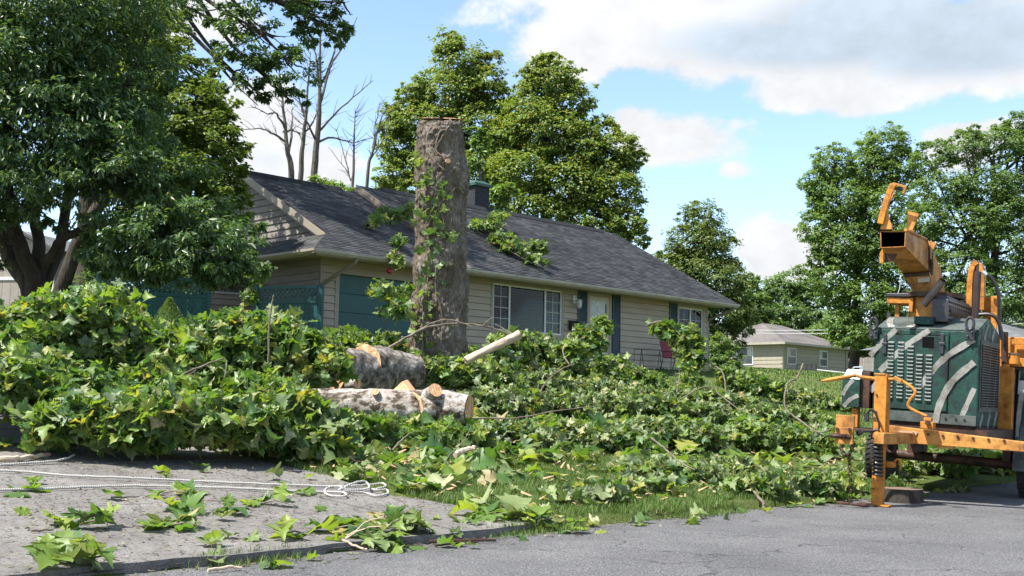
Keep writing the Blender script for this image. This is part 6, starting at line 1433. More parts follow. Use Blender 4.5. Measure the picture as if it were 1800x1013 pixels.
brush('leafy branch in the dip between the two left mounds with bare grey twigs', [([(-4.358, 13.600, 1.078), (-4.086, 13.400, 1.308), (-3.786, 13.400, 1.477), (-3.482, 13.500, 1.609)], 0.03, 0.014), ([(-4.086, 13.400, 1.308), (-3.827, 13.200, 1.389), (-3.729, 13.200, 1.459)], 0.014, 0.006), ([(-4.082, 13.300, 1.279), (-3.898, 13.200, 1.187)], 0.012, 0.005), ([(-3.786, 13.400, 1.477), (-3.474, 13.500, 1.596), (-3.444, 13.400, 1.346)], 0.014, 0.008)], [(gp((-4.582, 15.125, 0.715), 0.75), (0.7, 0.7, 0.62)), (gp((-4.465, 14.050, 0.615), 0.5), (0.6, 0.5, 0.5)), (gp((-4.139, 14.659, 0.638), 0.6), (0.5, 0.5, 0.5))], 713, 0.257, 6, n_obj=170)
brush('rounded leafy heap in front of the short teal fence panel', [], [(gp((-4.134, 16.064, 0.758), 0.95), (0.75, 0.7, 0.65)), (gp((-3.846, 16.578, 0.777), 1.05), (0.65, 0.6, 0.62)), (gp((-4.374, 15.609, 0.739), 0.95), (0.5, 0.6, 0.5))], 873, 0.257, 7, n_obj=190)
brush('leafy heap below the garage door left of the logs', [([(-3.180, 14.600, 1.582), (-3.190, 14.600, 2.031), (-3.178, 14.600, 2.294), (-3.148, 14.600, 2.491)], 0.022, 0.014)], [(gp((-3.313, 16.875, 0.756), 0.95), (0.7, 0.6, 0.65)), (gp((-2.819, 16.808, 0.706), 0.8), (0.5, 0.5, 0.5)), (gp((-3.527, 16.282, 0.723), 0.9), (0.5, 0.5, 0.5))], 804, 0.257, 8, n_obj=180)
brush('front leafy bough in the middle left of the pile beside the pavement', [], [(gp((-3.555, 12.417, 0.422), 0.38), (0.7, 0.4, 0.42)), (gp((-3.094, 12.591, 0.401), 0.36), (0.6, 0.4, 0.4)), (gp((-3.919, 12.770, 0.473), 0.5), (0.5, 0.4, 0.4))], 736, 0.257, 9, n_obj=190)
brush('front leafy bough drooping onto the pavement under the left log end', [], [(gp((-2.696, 13.136, 0.411), 0.42), (0.65, 0.4, 0.45)), (gp((-2.327, 13.128, 0.385), 0.26), (0.5, 0.4, 0.4)), (gp((-3.092, 13.395, 0.458), 0.55), (0.5, 0.4, 0.4))], 690, 0.257, 10, n_obj=180)
brush('leafy branch pressed against the left end of the mottled log', [], [(gp((-2.914, 14.238, 0.506), 0.38), (0.5, 0.45, 0.45)), (gp((-3.143, 14.551, 0.548), 0.5), (0.5, 0.5, 0.45))], 413, 0.257, 11, n_obj=130)
brush('broad leaves in front of the mottled log just above the lawn', [], [(gp((-2.099, 15.020, 0.503), 0.168), (0.65, 0.4, 0.211)), (gp((-1.534, 15.475, 0.494), 0.156), (0.6, 0.4, 0.198)), (gp((-2.453, 14.419, 0.485), 0.18), (0.4, 0.4, 0.186))], 644, 0.257, 12, n_obj=180)
brush('leafy bough below the right end of the mottled log', [([(-0.793, 12.800, 0.320), (-0.687, 12.900, 0.523), (-0.535, 13.100, 0.681), (-0.449, 13.400, 0.854)], 0.012, 0.005)], [(gp((-0.826, 15.495, 0.443), 0.15), (0.65, 0.4, 0.198)), (gp((-0.294, 16.474, 0.475), 0.168), (0.5, 0.4, 0.186)), (gp((-1.177, 14.964, 0.431), 0.132), (0.4, 0.35, 0.161))], 598, 0.257, 13, n_obj=180)
brush('leafy brush behind the grey log under the garage door', [], [(gp((-3.190, 21.081, 1.154), 0.85), (0.7, 0.6, 0.5)), (gp((-2.744, 22.700, 1.282), 0.80), (0.7, 0.6, 0.45)), (gp((-2.438, 24.238, 1.423), 0.65), (0.6, 0.5, 0.4))], 891, 0.247, 14, n_obj=150)
brush('leafy brush around the foot of the standing trunk', [], [(gp((-1.513, 20.593, 0.931), 0.6), (0.6, 0.5, 0.45)), (gp((-0.944, 21.012, 0.916), 0.6), (0.7, 0.5, 0.4)), (gp((-0.380, 21.825, 0.939), 0.62), (0.6, 0.5, 0.4))], 700, 0.25, 15, n_obj=150, wilt=0.3)
brush('leafy limb with a pale peeled stub under the picture window', [], [(gp((0.043, 26.197, 1.358), 0.95), (0.6, 0.6, 0.55)), (gp((0.735, 27.063, 1.377), 0.90), (0.6, 0.6, 0.5)), (gp((-0.324, 23.959, 1.151), 0.70), (0.6, 0.5, 0.4))], 800, 0.25, 16, n_obj=170, wilt=0.35)
brush('leafy spray below the front door with clear light leaves', [], [(gp((1.943, 28.571, 1.410), 1.14), (0.55, 0.5, 0.55)), (gp((2.573, 31.891, 1.739), 1.54), (0.28, 0.3, 0.35)), (gp((1.404, 26.617, 1.250), 0.94), (0.5, 0.5, 0.45))], 700, 0.26, 17, n_obj=170)
brush('leafy heap right of the front door below the wire bench', [], [(gp((2.956, 28.480, 1.282), 0.56), (0.6, 0.5, 0.27)), (gp((2.684, 29.494, 1.430), 0.67), (0.5, 0.5, 0.27)), (gp((3.542, 28.513, 1.220), 0.48), (0.5, 0.5, 0.21))], 650, 0.25, 18, n_obj=150)
brush('upright leafy spray in front of the red chair with arching bare twigs', [([(2.334, 19.000, 2.498), (2.598, 19.000, 2.561), (2.827, 18.900, 2.441), (3.041, 18.900, 2.299), (3.138, 18.900, 2.107), (3.391, 18.800, 1.837), (3.565, 18.700, 1.693), (3.583, 18.500, 1.359)], 0.03, 0.018), ([(2.785, 18.600, 1.346), (2.862, 18.800, 1.828), (2.731, 18.900, 2.313)], 0.02, 0.01), ([(2.849, 18.400, 1.252), (3.225, 18.400, 1.445), (3.628, 18.300, 1.358)], 0.018, 0.008), ([(3.431, 18.500, 1.356), (3.705, 18.000, 1.083), (3.892, 17.600, 1.000)], 0.014, 0.006)], [((2.711, 18.900, 2.371), (.18, .2, .15)), ((2.964, 18.900, 2.240), (.26, .25, .2)), ((3.064, 18.800, 1.812), (.24, .25, .3)), ((2.452, 19.000, 2.431), (.1, .1, .08)), ((3.196, 18.900, 2.127), (.1, .1, .1)), (gp((4.740, 29.921, 1.241), 1), (0.24, 0.25, 0.55)), (gp((4.665, 30.528, 1.317), 1.5), (0.24, 0.25, 0.28)), (gp((4.700, 28.921, 1.137), 0.45), (0.45, 0.4, 0.4)), (gp((4.853, 31.037, 1.354), 1.25), (0.3, 0.3, 0.3))], 520, 0.24, 19, n_obj=190)
brush('low leafy branch right of the house corner on the lawn', [], [(gp((6.831, 32.375, 1.278), 0.4), (0.7, 0.5, 0.38)), (gp((7.614, 32.544, 1.209), 0.35), (0.6, 0.5, 0.32)), (gp((6.374, 32.572, 1.353), 0.5), (0.4, 0.4, 0.4))], 520, 0.25, 20, n_obj=160)
brush('bent grey branch with pale leaves between lawn and chipper hitch', [([(4.319, 16.400, 1.773), (4.191, 16.300, 1.559), (4.032, 16.200, 1.464), (3.947, 16.000, 1.142), (4.058, 15.800, 0.985), (4.267, 15.400, 0.800), (4.484, 15.200, 0.924)], 0.022, 0.016), ([(4.031, 16.200, 1.348), (4.123, 16.200, 1.449)], 0.014, 0.005)], [(gp((6.928, 26.983, 0.731), 0.188), (0.7, 0.5, 0.21)), (gp((5.691, 25.163, 0.682), 0.225), (0.6, 0.5, 0.225)), (gp((7.150, 25.341, 0.576), 0.15), (0.4, 0.4, 0.165))], 598, 0.2125, 21, n_obj=160, wilt=0.5)
brush('dense dark green leafy bough on the lawn left of the chipper chain', [], [(gp((4.617, 19.134, 0.317), 0.22), (0.6, 0.4, 0.28)), (gp((3.927, 18.627, 0.329), 0.25), (0.6, 0.4, 0.28)), (gp((5.075, 19.031, 0.282), 0.18), (0.45, 0.35, 0.22))], 644, 0.204, 22, n_obj=190)
brush('flattened leafy branch along the road edge beside the chain', [], [(gp((3.519, 13.732, 0.088), 0.09), (0.6, 0.3, 0.105)), (gp((2.920, 13.228, 0.092), 0.09), (0.5, 0.3, 0.105)), (gp((4.034, 14.327, 0.091), 0.075), (0.4, 0.28, 0.09))], 482, 0.1955, 23, n_obj=190, wilt=0.45)
brush('flattened heap of wilting leaves at the lawn corner by the road', [], [(gp((0.985, 11.693, 0.112), 0.075), (0.5, 0.28, 0.0975)), (gp((1.498, 12.528, 0.127), 0.09), (0.55, 0.3, 0.105)), (gp((0.610, 11.311, 0.112), 0.06), (0.4, 0.25, 0.075))], 80, 0.21, 24, n_obj=60, wilt=0.5)
brush('scattered leafy branch across the middle of the lawn', [], [(gp((0.041, 16.450, 0.449), 0.165), (0.7, 0.5, 0.195)), (gp((0.659, 17.315, 0.466), 0.165), (0.7, 0.5, 0.195)), (gp((1.189, 17.352, 0.430), 0.135), (0.6, 0.45, 0.165))], 713, 0.204, 25, n_obj=190, wilt=0.6)
brush('pale leafed brush on the slope right of the logs', [([(-0.498, 14.800, 0.921), (0.068, 14.800, 0.930), (0.640, 15.000, 1.036), (1.113, 15.200, 1.097)], 0.018, 0.008)], [(gp((0.043, 20.187, 0.748), 0.3), (0.8, 0.6, 0.32)), (gp((0.901, 21.035, 0.746), 0.3), (0.8, 0.6, 0.32)), (gp((-0.448, 19.249, 0.709), 0.35), (0.6, 0.6, 0.32))], 827, 0.204, 26, n_obj=190, wilt=0.65)
brush('wide tangled leafy branch in the centre right of the lawn', [], [(gp((2.082, 22.200, 0.743), 0.3), (0.8, 0.6, 0.34)), (gp((3.042, 22.611, 0.694), 0.3), (0.8, 0.6, 0.34)), (gp((3.895, 22.891, 0.645), 0.28), (0.7, 0.6, 0.32))], 873, 0.204, 27, n_obj=200, wilt=0.55)
brush('bright yellow green leafy branch in front of the centre right tangle', [([(1.726, 13.600, 0.737), (1.872, 13.400, 0.611), (1.996, 13.100, 0.481), (2.143, 12.900, 0.403)], 0.02, 0.012)], [(gp((2.309, 17.825, 0.385), 0.25), (0.7, 0.5, 0.3)), (gp((1.588, 16.899, 0.371), 0.2), (0.6, 0.5, 0.25)), (gp((2.957, 17.913, 0.347), 0.25), (0.6, 0.45, 0.28))], 758, 0.2125, 28, n_obj=200, wilt=0.45)
brush('leafy branch lying under the trailer behind the wheel', [], [(gp((6.642, 17.567, 0.118), 0.12), (0.8, 0.5, 0.2)), (gp((7.969, 18.581, 0.103), 0.12), (0.8, 0.5, 0.2)), (gp((5.661, 16.775, 0.128), 0.12), (0.5, 0.4, 0.18))], 560, 0.24, 29, n_obj=160, wilt=0.4)
brush('leafy brush on the lawn left of the striped side tank', [], [(gp((9.063, 32.684, 1.068), 0.22), (0.6, 0.6, 0.25)), (gp((9.965, 32.916, 0.999), 0.2), (0.6, 0.6, 0.22)), (gp((8.563, 33.330, 1.190), 0.25), (0.5, 0.5, 0.25))], 482, 0.204, 30, n_obj=140, wilt=0.5)
brush('flattened leafy branch at the lawn edge right of centre', [], [(gp((2.174, 14.026, 0.167), 0.09), (0.6, 0.4, 0.112)), (gp((2.877, 14.716, 0.166), 0.105), (0.6, 0.4, 0.12)), (gp((1.713, 14.336, 0.208), 0.075), (0.5, 0.35, 0.09))], 552, 0.1955, 31, n_obj=190, wilt=0.6)
brush('leafy brush covering the slope under the picture window', [], [(gp((-0.664, 27.582, 1.609), 0.45), (0.8, 0.6, 0.5)), (gp((0.481, 28.570, 1.588), 0.4), (0.8, 0.6, 0.42)), (gp((1.548, 29.420, 1.559), 0.38), (0.7, 0.6, 0.4))], 620, 0.23, 33, n_obj=160, wilt=0.4)
brush('tangled pale leaved brush between the picture window and the middle of the lawn', [], [(gp((0.819, 25.308, 1.172), 0.35), (0.8, 0.7, 0.36)), (gp((1.995, 25.466, 1.063), 0.32), (0.8, 0.7, 0.34)), (gp((-0.184, 22.249, 0.961), 0.35), (0.7, 0.6, 0.36)), (gp((2.927, 25.662, 0.987), 0.3), (0.7, 0.6, 0.32))], 820, 0.22, 34, n_obj=190, wilt=0.55)
brush('low leafy brush on the lawn left of the beige bungalow', [], [(gp((4.651, 26.540, 0.902), 0.3), (0.8, 0.7, 0.32)), (gp((5.522, 26.825, 0.846), 0.28), (0.8, 0.7, 0.3)), (gp((3.890, 25.977, 0.922), 0.3), (0.7, 0.6, 0.32))], 640, 0.22, 35, n_obj=170, wilt=0.45)

# ------------------------------------------------------------------ standing trunk, logs, loose wood
def bark_body(name, rings, n, m, parent, amp, seed, lump=()):
    """rings: (centre, radius, axis) -> knobbly closed body; lumps: (ring index, angle, size)"""
    r = random.Random(seed); V = []; F = []; ph = [r.uniform(0, 6.28) for _ in range(8)]; nr = len(rings)
    for i, (c, R, ax) in enumerate(rings):
        c = Vector(c); ax = Vector(ax).normalized(); x = Vector((1, 0, 0)) if abs(ax.x) < .8 else Vector((0, 0, 1)); x = (x-ax*x.dot(ax)).normalized(); y = ax.cross(x)
        for j in range(n):
            a = 2*math.pi*j/n
            k = 1+amp*(.5*math.sin(2*a+ph[0]+i*.25)+.4*math.sin(3*a+ph[1]-i*.4)+.35*math.sin(5*a+ph[2]+i*.7)+.3*math.sin(9*a+ph[3]+i*1.3))+r.uniform(-.25, .25)*amp
            for (li, la, ls, lw) in lump:
                da = (a-la+math.pi) % (2*math.pi)-math.pi; k += ls*math.exp(-((i-li)/lw)**2-(da/.45)**2)
            V.append(tuple(c+(x*math.cos(a)+y*math.sin(a))*R*k))
    for i in range(nr-1):
        for j in range(n):
            a, b = i*n+j, i*n+(j+1) % n; F.append((a, b, b+n, a+n))
    me = bpy.data.meshes.new(name); me.from_pydata(V, [], F); me.update(); me.materials.append(m)
    me.polygons.foreach_set('use_smooth', np.ones(len(F), bool))
    return link(name, me, parent), V[:n], V[-n:]
def end_cap(name, ring, m, parent, push=.0, ax=(0, 0, 1), rough=.01, seed=0):
    r = random.Random(seed); c = sum((Vector(p) for p in ring), Vector())/len(ring); ax = Vector(ax).normalized(); V = [tuple(c+ax*push)]; F = []; n = len(ring); L2 = [.45, .8, 1.0]
    for f in L2:
        for p in ring: V.append(tuple(c+(Vector(p)-c)*f+ax*(push*(1 if f < 1 else 1)+(r.uniform(-rough, rough) if f < 1 else 0))))
    for j in range(n):
        F.append((0, 1+j, 1+(j+1) % n))
        for k in range(len(L2)-1): F.append((1+k*n+j, 1+(k+1)*n+j, 1+(k+1)*n+(j+1) % n, 1+k*n+(j+1) % n))
    me = bpy.data.meshes.new(name); me.from_pydata(V, [], F); me.update(); me.materials.append(m); return link(name, me, parent)
tb = (-1.475, 23.000, 1.716); tz = hz(tb[0], tb[1]); T0 = Vector((tb[0], tb[1], tz))
sv = empty('standing_trunk', T0, (0, 0, 0), 'tall thick standing tree trunk cut flat on top in front of the garage', 'tree trunk')
prof = [(772, 700, 62), (771, 660, 56), (771, 640, 52), (771, 600, 50.5), (772, 560, 49), (773, 520, 48), (774, 470, 46), (775, 420, 45), (775, 370, 45), (776, 330, 45.5), (776, 290, 44.5), (775, 255, 42.5), (774, 225, 40.5), (774, 213, 40)]
TR = []
TP = [(-1.462, 23.000, 1.190), (-1.485, 23.000, 1.657), (-1.491, 23.000, 1.892), (-1.502, 23.000, 2.363), (-1.502, 23.000, 2.836), (-1.501, 23.000, 3.311), (-1.504, 23.000, 3.908), (-1.506, 23.000, 4.508), (-1.521, 23.000, 5.110), (-1.520, 23.000, 5.595), (-1.532, 23.000, 6.081), (-1.554, 23.000, 6.509), (-1.575, 23.000, 6.876), (-1.578, 23.000, 7.023)]
fine = []
for i in range(len(TP)-1):
    for k in range(4):
        f = k/4; fine.append((Vector(TP[i]).lerp(Vector(TP[i+1]), f)-T0, (prof[i][2]*(1-f)+prof[i+1][2]*f)*23/1950))
fine.append((Vector(TP[-1])-T0, prof[-1][2]*23/1950))
body_, r0_, r1_ = bark_body('bark', [(c, R, (0, -.22*max(0, (i-46)/6), 1)) for i, (c, R) in enumerate(fine)], 64, M['bark'], sv, .045, 3, [(46, 4.5, .16, 3.0), (38, 6.0, .08, 3), (20, 3.3, .05, 6), (42, 3.5, .08, 2), (36, 0.2, .07, 2)])
dt = body_.modifiers.new('ridge', 'SUBSURF'); dt.levels = dt.render_levels = 2; dt.subdivision_type = 'SIMPLE'
tx = bpy.data.textures.new('bark_ridges', 'CLOUDS'); tx.noise_scale = .09; tx.noise_depth = 3
dm = body_.modifiers.new('furrows', 'DISPLACE'); dm.texture = tx; dm.strength = .10
tx2 = bpy.data.textures.new('bark_swell', 'CLOUDS'); tx2.noise_scale = .5; tx2.noise_depth = 2
dm2 = body_.modifiers.new('swell', 'DISPLACE'); dm2.texture = tx2; dm2.strength = .16; dm2.mid_level = .5; dm.mid_level = .5
end_cap('cut_top', r1_, M['cut'], sv, .045, (0, -.22, 1), .02, 1)
MB().tube([Vector((-1.398, 22.550, 6.047))-T0, Vector((-1.348, 22.300, 6.017))-T0], .05, 10).build('branch_stub', M['cut'], sv)
for pts in ([(-1.353, 22.500, 6.791), (-1.487, 22.460, 6.563), (-1.576, 22.450, 6.379), (-1.664, 22.450, 6.175)], [(-1.328, 22.500, 6.719), (-1.536, 22.460, 6.658), (-1.620, 22.450, 6.295), (-1.450, 22.420, 6.101), (-1.388, 22.420, 5.959)], [(-1.787, 22.500, 6.232), (-1.624, 22.430, 6.016), (-1.419, 22.400, 5.835)]):
    limb(MB(), [Vector(p)-T0 for p in pts], .022, .012, 6, 4, .01).build('root_stem', M['twig'], sv, True)
# climbing vine on the trunk
vine = empty('climbing_vine', T0, (0, 0, 0), 'green vine with scattered leaves climbing the left face of the standing trunk', 'vine')
vs = [[(-1.750, 22.400, 1.868), (-1.804, 22.420, 2.557), (-1.729, 22.420, 3.252), (-1.726, 22.450, 3.954), (-1.791, 22.460, 4.658), (-1.727, 22.460, 5.368), (-1.825, 22.480, 5.964)], [(-1.460, 22.350, 1.871), (-1.392, 22.380, 2.792), (-1.560, 22.400, 3.485), (-1.498, 22.430, 4.190), (-1.419, 22.430, 4.778), (-1.548, 22.440, 5.249)], [(-2.009, 22.600, 2.333), (-1.903, 22.500, 3.024), (-1.984, 22.550, 3.728)], [(-1.743, 22.450, 4.658), (-1.542, 22.420, 5.068), (-1.206, 22.500, 5.503)]]
for pts in vs: limb(MB(), [Vector(p)-T0 for p in pts], .014, .006, 6, 5, .015).build('vine_stem', M['twig'], vine, True)
rv_ = random.Random(8)
pv = [(-1.678, 22.403, 4.980), (-1.603, 22.400, 4.746), (-1.767, 22.413, 4.792), (-1.507, 22.403, 4.631), (-1.644, 22.401, 4.534), (-1.784, 22.417, 4.511), (-1.673, 22.404, 4.300), (-1.564, 22.400, 4.126), (-1.744, 22.413, 3.879), (-1.622, 22.401, 3.659), (-1.705, 22.410, 3.252), (-1.624, 22.403, 2.790), (-1.771, 22.424, 2.615), (-1.679, 22.410, 2.213), (-1.792, 22.431, 2.074), (-1.491, 22.401, 2.044), (-1.952, 22.473, 2.789), (-1.982, 22.481, 3.021), (-2.006, 22.500, 2.097), (-1.832, 22.443, 1.776), (-1.591, 22.400, 5.241), (-1.872, 22.431, 5.183), (-1.493, 22.406, 5.480), (-1.831, 22.424, 4.981), (-1.635, 22.401, 5.122), (-1.948, 22.453, 4.890), (-2.027, 22.481, 4.716), (-1.535, 22.401, 4.830), (-1.755, 22.410, 5.216), (-1.446, 22.410, 4.986), (-1.355, 22.424, 4.519), (-1.237, 22.453, 4.373), (-1.469, 22.406, 4.479), (-1.755, 22.413, 4.300), (-1.845, 22.431, 4.125), (-1.678, 22.405, 4.008), (-1.534, 22.401, 3.835), (-1.388, 22.413, 3.490), (-1.497, 22.401, 3.254), (-1.585, 22.401, 3.079), (-1.698, 22.410, 2.962), (-1.852, 22.437, 3.484), (-1.905, 22.453, 3.252), (-1.811, 22.431, 2.788), (-1.973, 22.481, 2.674), (-2.040, 22.510, 2.501), (-1.881, 22.453, 2.327), (-1.732, 22.417, 2.443), (-1.587, 22.401, 2.215), (-1.903, 22.437, 5.479), (-1.727, 22.406, 5.535), (-1.812, 22.417, 5.619), (-1.488, 22.406, 5.303), (-1.314, 22.437, 5.252), (-1.066, 22.531, 5.452), (-1.939, 22.443, 5.954), (-2.016, 22.465, 6.136), (-1.676, 22.401, 5.831), (-1.869, 22.453, 1.867), (-2.072, 22.520, 2.791), (-2.127, 22.542, 3.024), (-1.254, 22.437, 2.625), (-1.464, 22.401, 1.873), (-1.328, 22.426, 3.865), (-1.204, 22.465, 4.458), (-1.799, 22.424, 3.716), (-1.651, 22.404, 3.426)]
VM = [np_mesh('leaf', V, F, M['leaf_green'], True) for V, F in SHAPES[:4]]
for p in pv:
    q = link('leaf', rv_.choice(VM), vine); q.location = Vector(p)-T0; s_ = rv_.uniform(.11, .22); q.scale = (s_, s_, s_)
    q.rotation_euler = (R_(rv_.uniform(40, 105)), R_(rv_.uniform(-30, 30)), R_(rv_.uniform(-60, 60)+180*rv_.randint(0, 1)))
# logs
def log(name, label, a, b, ra, rb, m, seed, lumps=(), amp=.035, n=40, k=22, caps=('cut', 'cut'), bow=.0, stubs=()):
    a, b = Vector(a), Vector(b); c = (a+b)/2; o = empty(name, (c.x, c.y, hz(c.x, c.y)), (0, 0, 0), label, 'log', 'cut logs'); B0 = Vector(o.location); ax = (b-a).normalized()
    rings = [(a.lerp(b, i/(k-1))-B0+Vector((0, 0, bow*math.sin(math.pi*i/(k-1)))), ra+(rb-ra)*i/(k-1), ax) for i in range(k)]
    bo, r0, r1 = bark_body('bark', rings, n, m, o, amp, seed, lumps)
    d_ = bo.modifiers.new('s', 'SUBSURF'); d_.levels = d_.render_levels = 1; d_.subdivision_type = 'SIMPLE'
    d2 = bo.modifiers.new('d', 'DISPLACE'); d2.texture = tx; d2.strength = .03; d2.mid_level = .5
    end_cap('cut_face', r0, M[caps[0]], o, .012, -ax, .012, seed); end_cap('cut_face', r1, M[caps[1]], o, .012, ax, .012, seed+1)
    for (p, q, r_) in stubs:
        p, q = Vector(p)-B0, Vector(q)-B0
        st_ = MB().tube([p, q], [r_*1.25, r_], 16, False).build('branch_stub', m, o, True)
        end_cap('stub_face', st_.data.vertices and [tuple(v.co) for v in st_.data.vertices][-16:], M['cut'], st_, .004, q-p, .003, 2)
    return o
log('log', 'long mottled pale log with knotty top and jagged orange left end', (-2.815, 15.900, 1.017), (-1.241, 16.000, 0.995), .275, .29, M['bark_pale'], 5, [(15, 1.6, .22, 2.2), (7, 1.4, .06, 3)], stubs=[((-1.876, 15.800, 1.186), (-1.895, 15.680, 1.249), .05)])
log('log', 'short mottled log with large round branch cut, right of the long log', (-1.209, 16.000, 1.028), (-0.584, 15.850, 1.008), .30, .22, M['bark_pale'], 6, [(5, 1.8, .16, 3)], stubs=[((-1.173, 15.900, 1.175), (-1.048, 15.680, 1.288), .10)])
# loose splinters of the notch between the two
def wedge(label, pts, th, mt):
    c = sum((Vector(p) for p in pts), Vector())/len(pts); o = empty('wood_wedge', (c.x, c.y, c.z), (0, 0, 0), label, 'wood chunk', 'orange wood chunks on the log')
    MB().prism([Vector(p)-c for p in pts], th).build('chunk', mt, o, bev=.01)
wedge('large orange triangular wood wedge standing on the long mottled log', [(-1.727, 16.050, 1.247), (-1.556, 16.100, 1.414), (-1.428, 16.000, 1.268), (-1.389, 15.950, 1.195), (-1.606, 16.000, 1.216)], (.05, .22, .03), M['cut'])
wedge('orange splinter plate along the cut between the two mottled logs', [(-1.406, 15.750, 1.266), (-1.254, 15.700, 1.173), (-1.207, 15.660, 0.999), (-1.238, 15.660, 0.950), (-1.285, 15.700, 1.124)], (.03, .06, .0), M['cut'])
wedge('jagged orange splinter at the left end of the long log', [(-2.921, 15.900, 1.274), (-2.830, 15.900, 1.210), (-2.795, 15.900, 1.146), (-2.840, 15.900, 1.049)], (.03, .12, .0), M['cut'])
log('log', 'big grey brown rough log section at the left behind the mottled log', (-2.982, 18.600, 1.624), (-2.297, 19.600, 1.545), .39, .40, M['bark_brown'], 9, [(14, 1.2, .16, 4), (4, 1.9, .1, 3)], .05, stubs=[((-2.693, 18.500, 1.381), (-2.499, 18.250, 1.390), .075)])
log('log', 'big rounded grey brown log section right behind the mottled log', (-2.542, 19.300, 1.671), (-1.812, 20.200, 1.628), .42, .36, M['bark_brown'], 10, [(10, 1.4, .14, 5)], .05)
log('log', 'pale peeled limb with cut end pointing up toward the picture window', (-0.825, 20.200, 1.872), (0.153, 20.600, 2.379), .07, .088, M['twig_pale'], 12, (), .09, 16, 16, caps=('twig_pale', 'twig_pale'))
def stick(label, pts, r0, r1, mt='twig', name='stick', group='loose sticks and twigs', fork=0, seed=0):
    random.seed(seed); c = Vector(pts[len(pts)//2]); o = empty(name, (c.x, c.y, hz(c.x, c.y)), (0, 0, 0), label, name, group); B0 = Vector(o.location)
    m = limb(MB(), [Vector(p)-B0 for p in pts], r0, r1, 7, 5, r0*.4); m.build('shaft', M[mt], o, True)
    P = smooth_path([Vector(p)-B0 for p in pts], 5); f = MB()
    for k in range(fork):
        i = random.randrange(1, len(P)-1); e = P[i]+Vector((random.uniform(-.3, .3), random.uniform(-.2, .2), random.uniform(.0, .25))); limb(f, [P[i], P[i].lerp(e, .5)+Vector((0, 0, .03)), e], r0*.5, r1*.5, 5, 3, .01)
    if fork: f.build('twigs', M[mt], o, True, kind='stuff')
    return o
stick('long thin arched brown branch crossing in front of the standing trunk', [(-2.571, 19.500, 1.756), (-2.034, 20.000, 2.172), (-1.551, 20.300, 2.467), (-1.041, 20.500, 2.553), (-0.517, 20.600, 2.537), (0.069, 20.700, 2.352)], .028, .016, fork=3, seed=1)
stick('thin grey twig rising over the arched branch by the trunk', [(-1.868, 20.400, 2.300), (-1.515, 20.500, 2.544), (-1.149, 20.500, 2.635), (-0.724, 20.500, 2.505)], .018, .01, seed=2)
stick('curved bare twig standing against the wall under the front door', [(1.048, 20.000, 1.836), (0.943, 20.000, 2.019), (0.962, 20.000, 2.162)], .012, .007, 'twig_pale', seed=3, fork=2)
stick('bare grey branch poking out of the pile below the picture window', [(0.502, 18.500, 1.305), (0.598, 18.600, 1.478), (0.842, 18.800, 1.697), (1.092, 19.000, 1.804)], .016, .008, seed=4, fork=3)
stick('short dark stick in front of the mottled log', [(-1.395, 13.400, 0.541), (-1.282, 13.600, 0.685), (-1.176, 13.800, 0.763)], .014, .008, seed=5)
stick('stout broken branch lying on leaves right of the mottled log', [(-0.636, 13.200, 0.509), (-0.540, 13.300, 0.560), (-0.399, 13.300, 0.589)], .035, .03, 'twig_pale', seed=6)
stick('pale forked stick lying on the lawn edge near the road', [(2.911, 15.616, 0.252), (3.053, 15.218, 0.232), (3.153, 14.891, 0.210)], .035, .028, 'twig_pale', seed=7, fork=2)
stick('brown stick along the foot of the lawn near the chain', [(2.848, 12.472, 0.030), (2.814, 12.604, 0.124), (2.859, 13.191, 0.173)], .02, .014, 'twig', seed=8)
stick('thick peeled stick lying on the pavement at the far left by the rope', [(-5.169, 11.293, 0.488), (-5.005, 11.414, 0.485), (-4.919, 11.619, 0.493), (-4.865, 11.855, 0.506)], .028, .024, 'twig_pale', seed=9)
stick('dark brown stick lying on the road below the pavement edge', [(-0.628, 9.026, 0.020), (-0.422, 9.086, 0.025), (-0.094, 9.210, 0.020)], .016, .012, 'rust', seed=10)
stick('second thinner dark stick beside it on the road', [(-0.565, 8.828, 0.015), (-0.417, 8.983, 0.020), (-0.240, 9.120, 0.015)], .009, .007, 'rust', seed=11)
stick('pale broken stick among leaves at the pavement edge', [(-1.283, 8.595, 0.096), (-1.173, 8.561, 0.047), (-1.059, 8.524, 0.020)], .011, .008, 'twig_pale', seed=12, fork=2)
stick('thin dark twig across the middle of the pavement', [(-3.432, 9.723, 0.262), (-3.243, 9.893, 0.261)], .009, .006, 'twig', seed=13)
stick('thin twig right of the middle leaf cluster on the pavement', [(-2.916, 9.891, 0.242), (-2.530, 9.985, 0.225)], .008, .006, 'twig', seed=14)
stick('short dark twig on the near left pavement', [(-3.403, 8.065, 0.171), (-3.292, 8.161, 0.170)], .01, .007, 'twig', seed=15)
stick('curled dry bark strip at the pavement edge left of centre', [(-1.949, 7.376, 0.020), (-1.844, 7.469, 0.030), (-1.762, 7.522, 0.020)], .012, .008, 'twig_pale', seed=16)
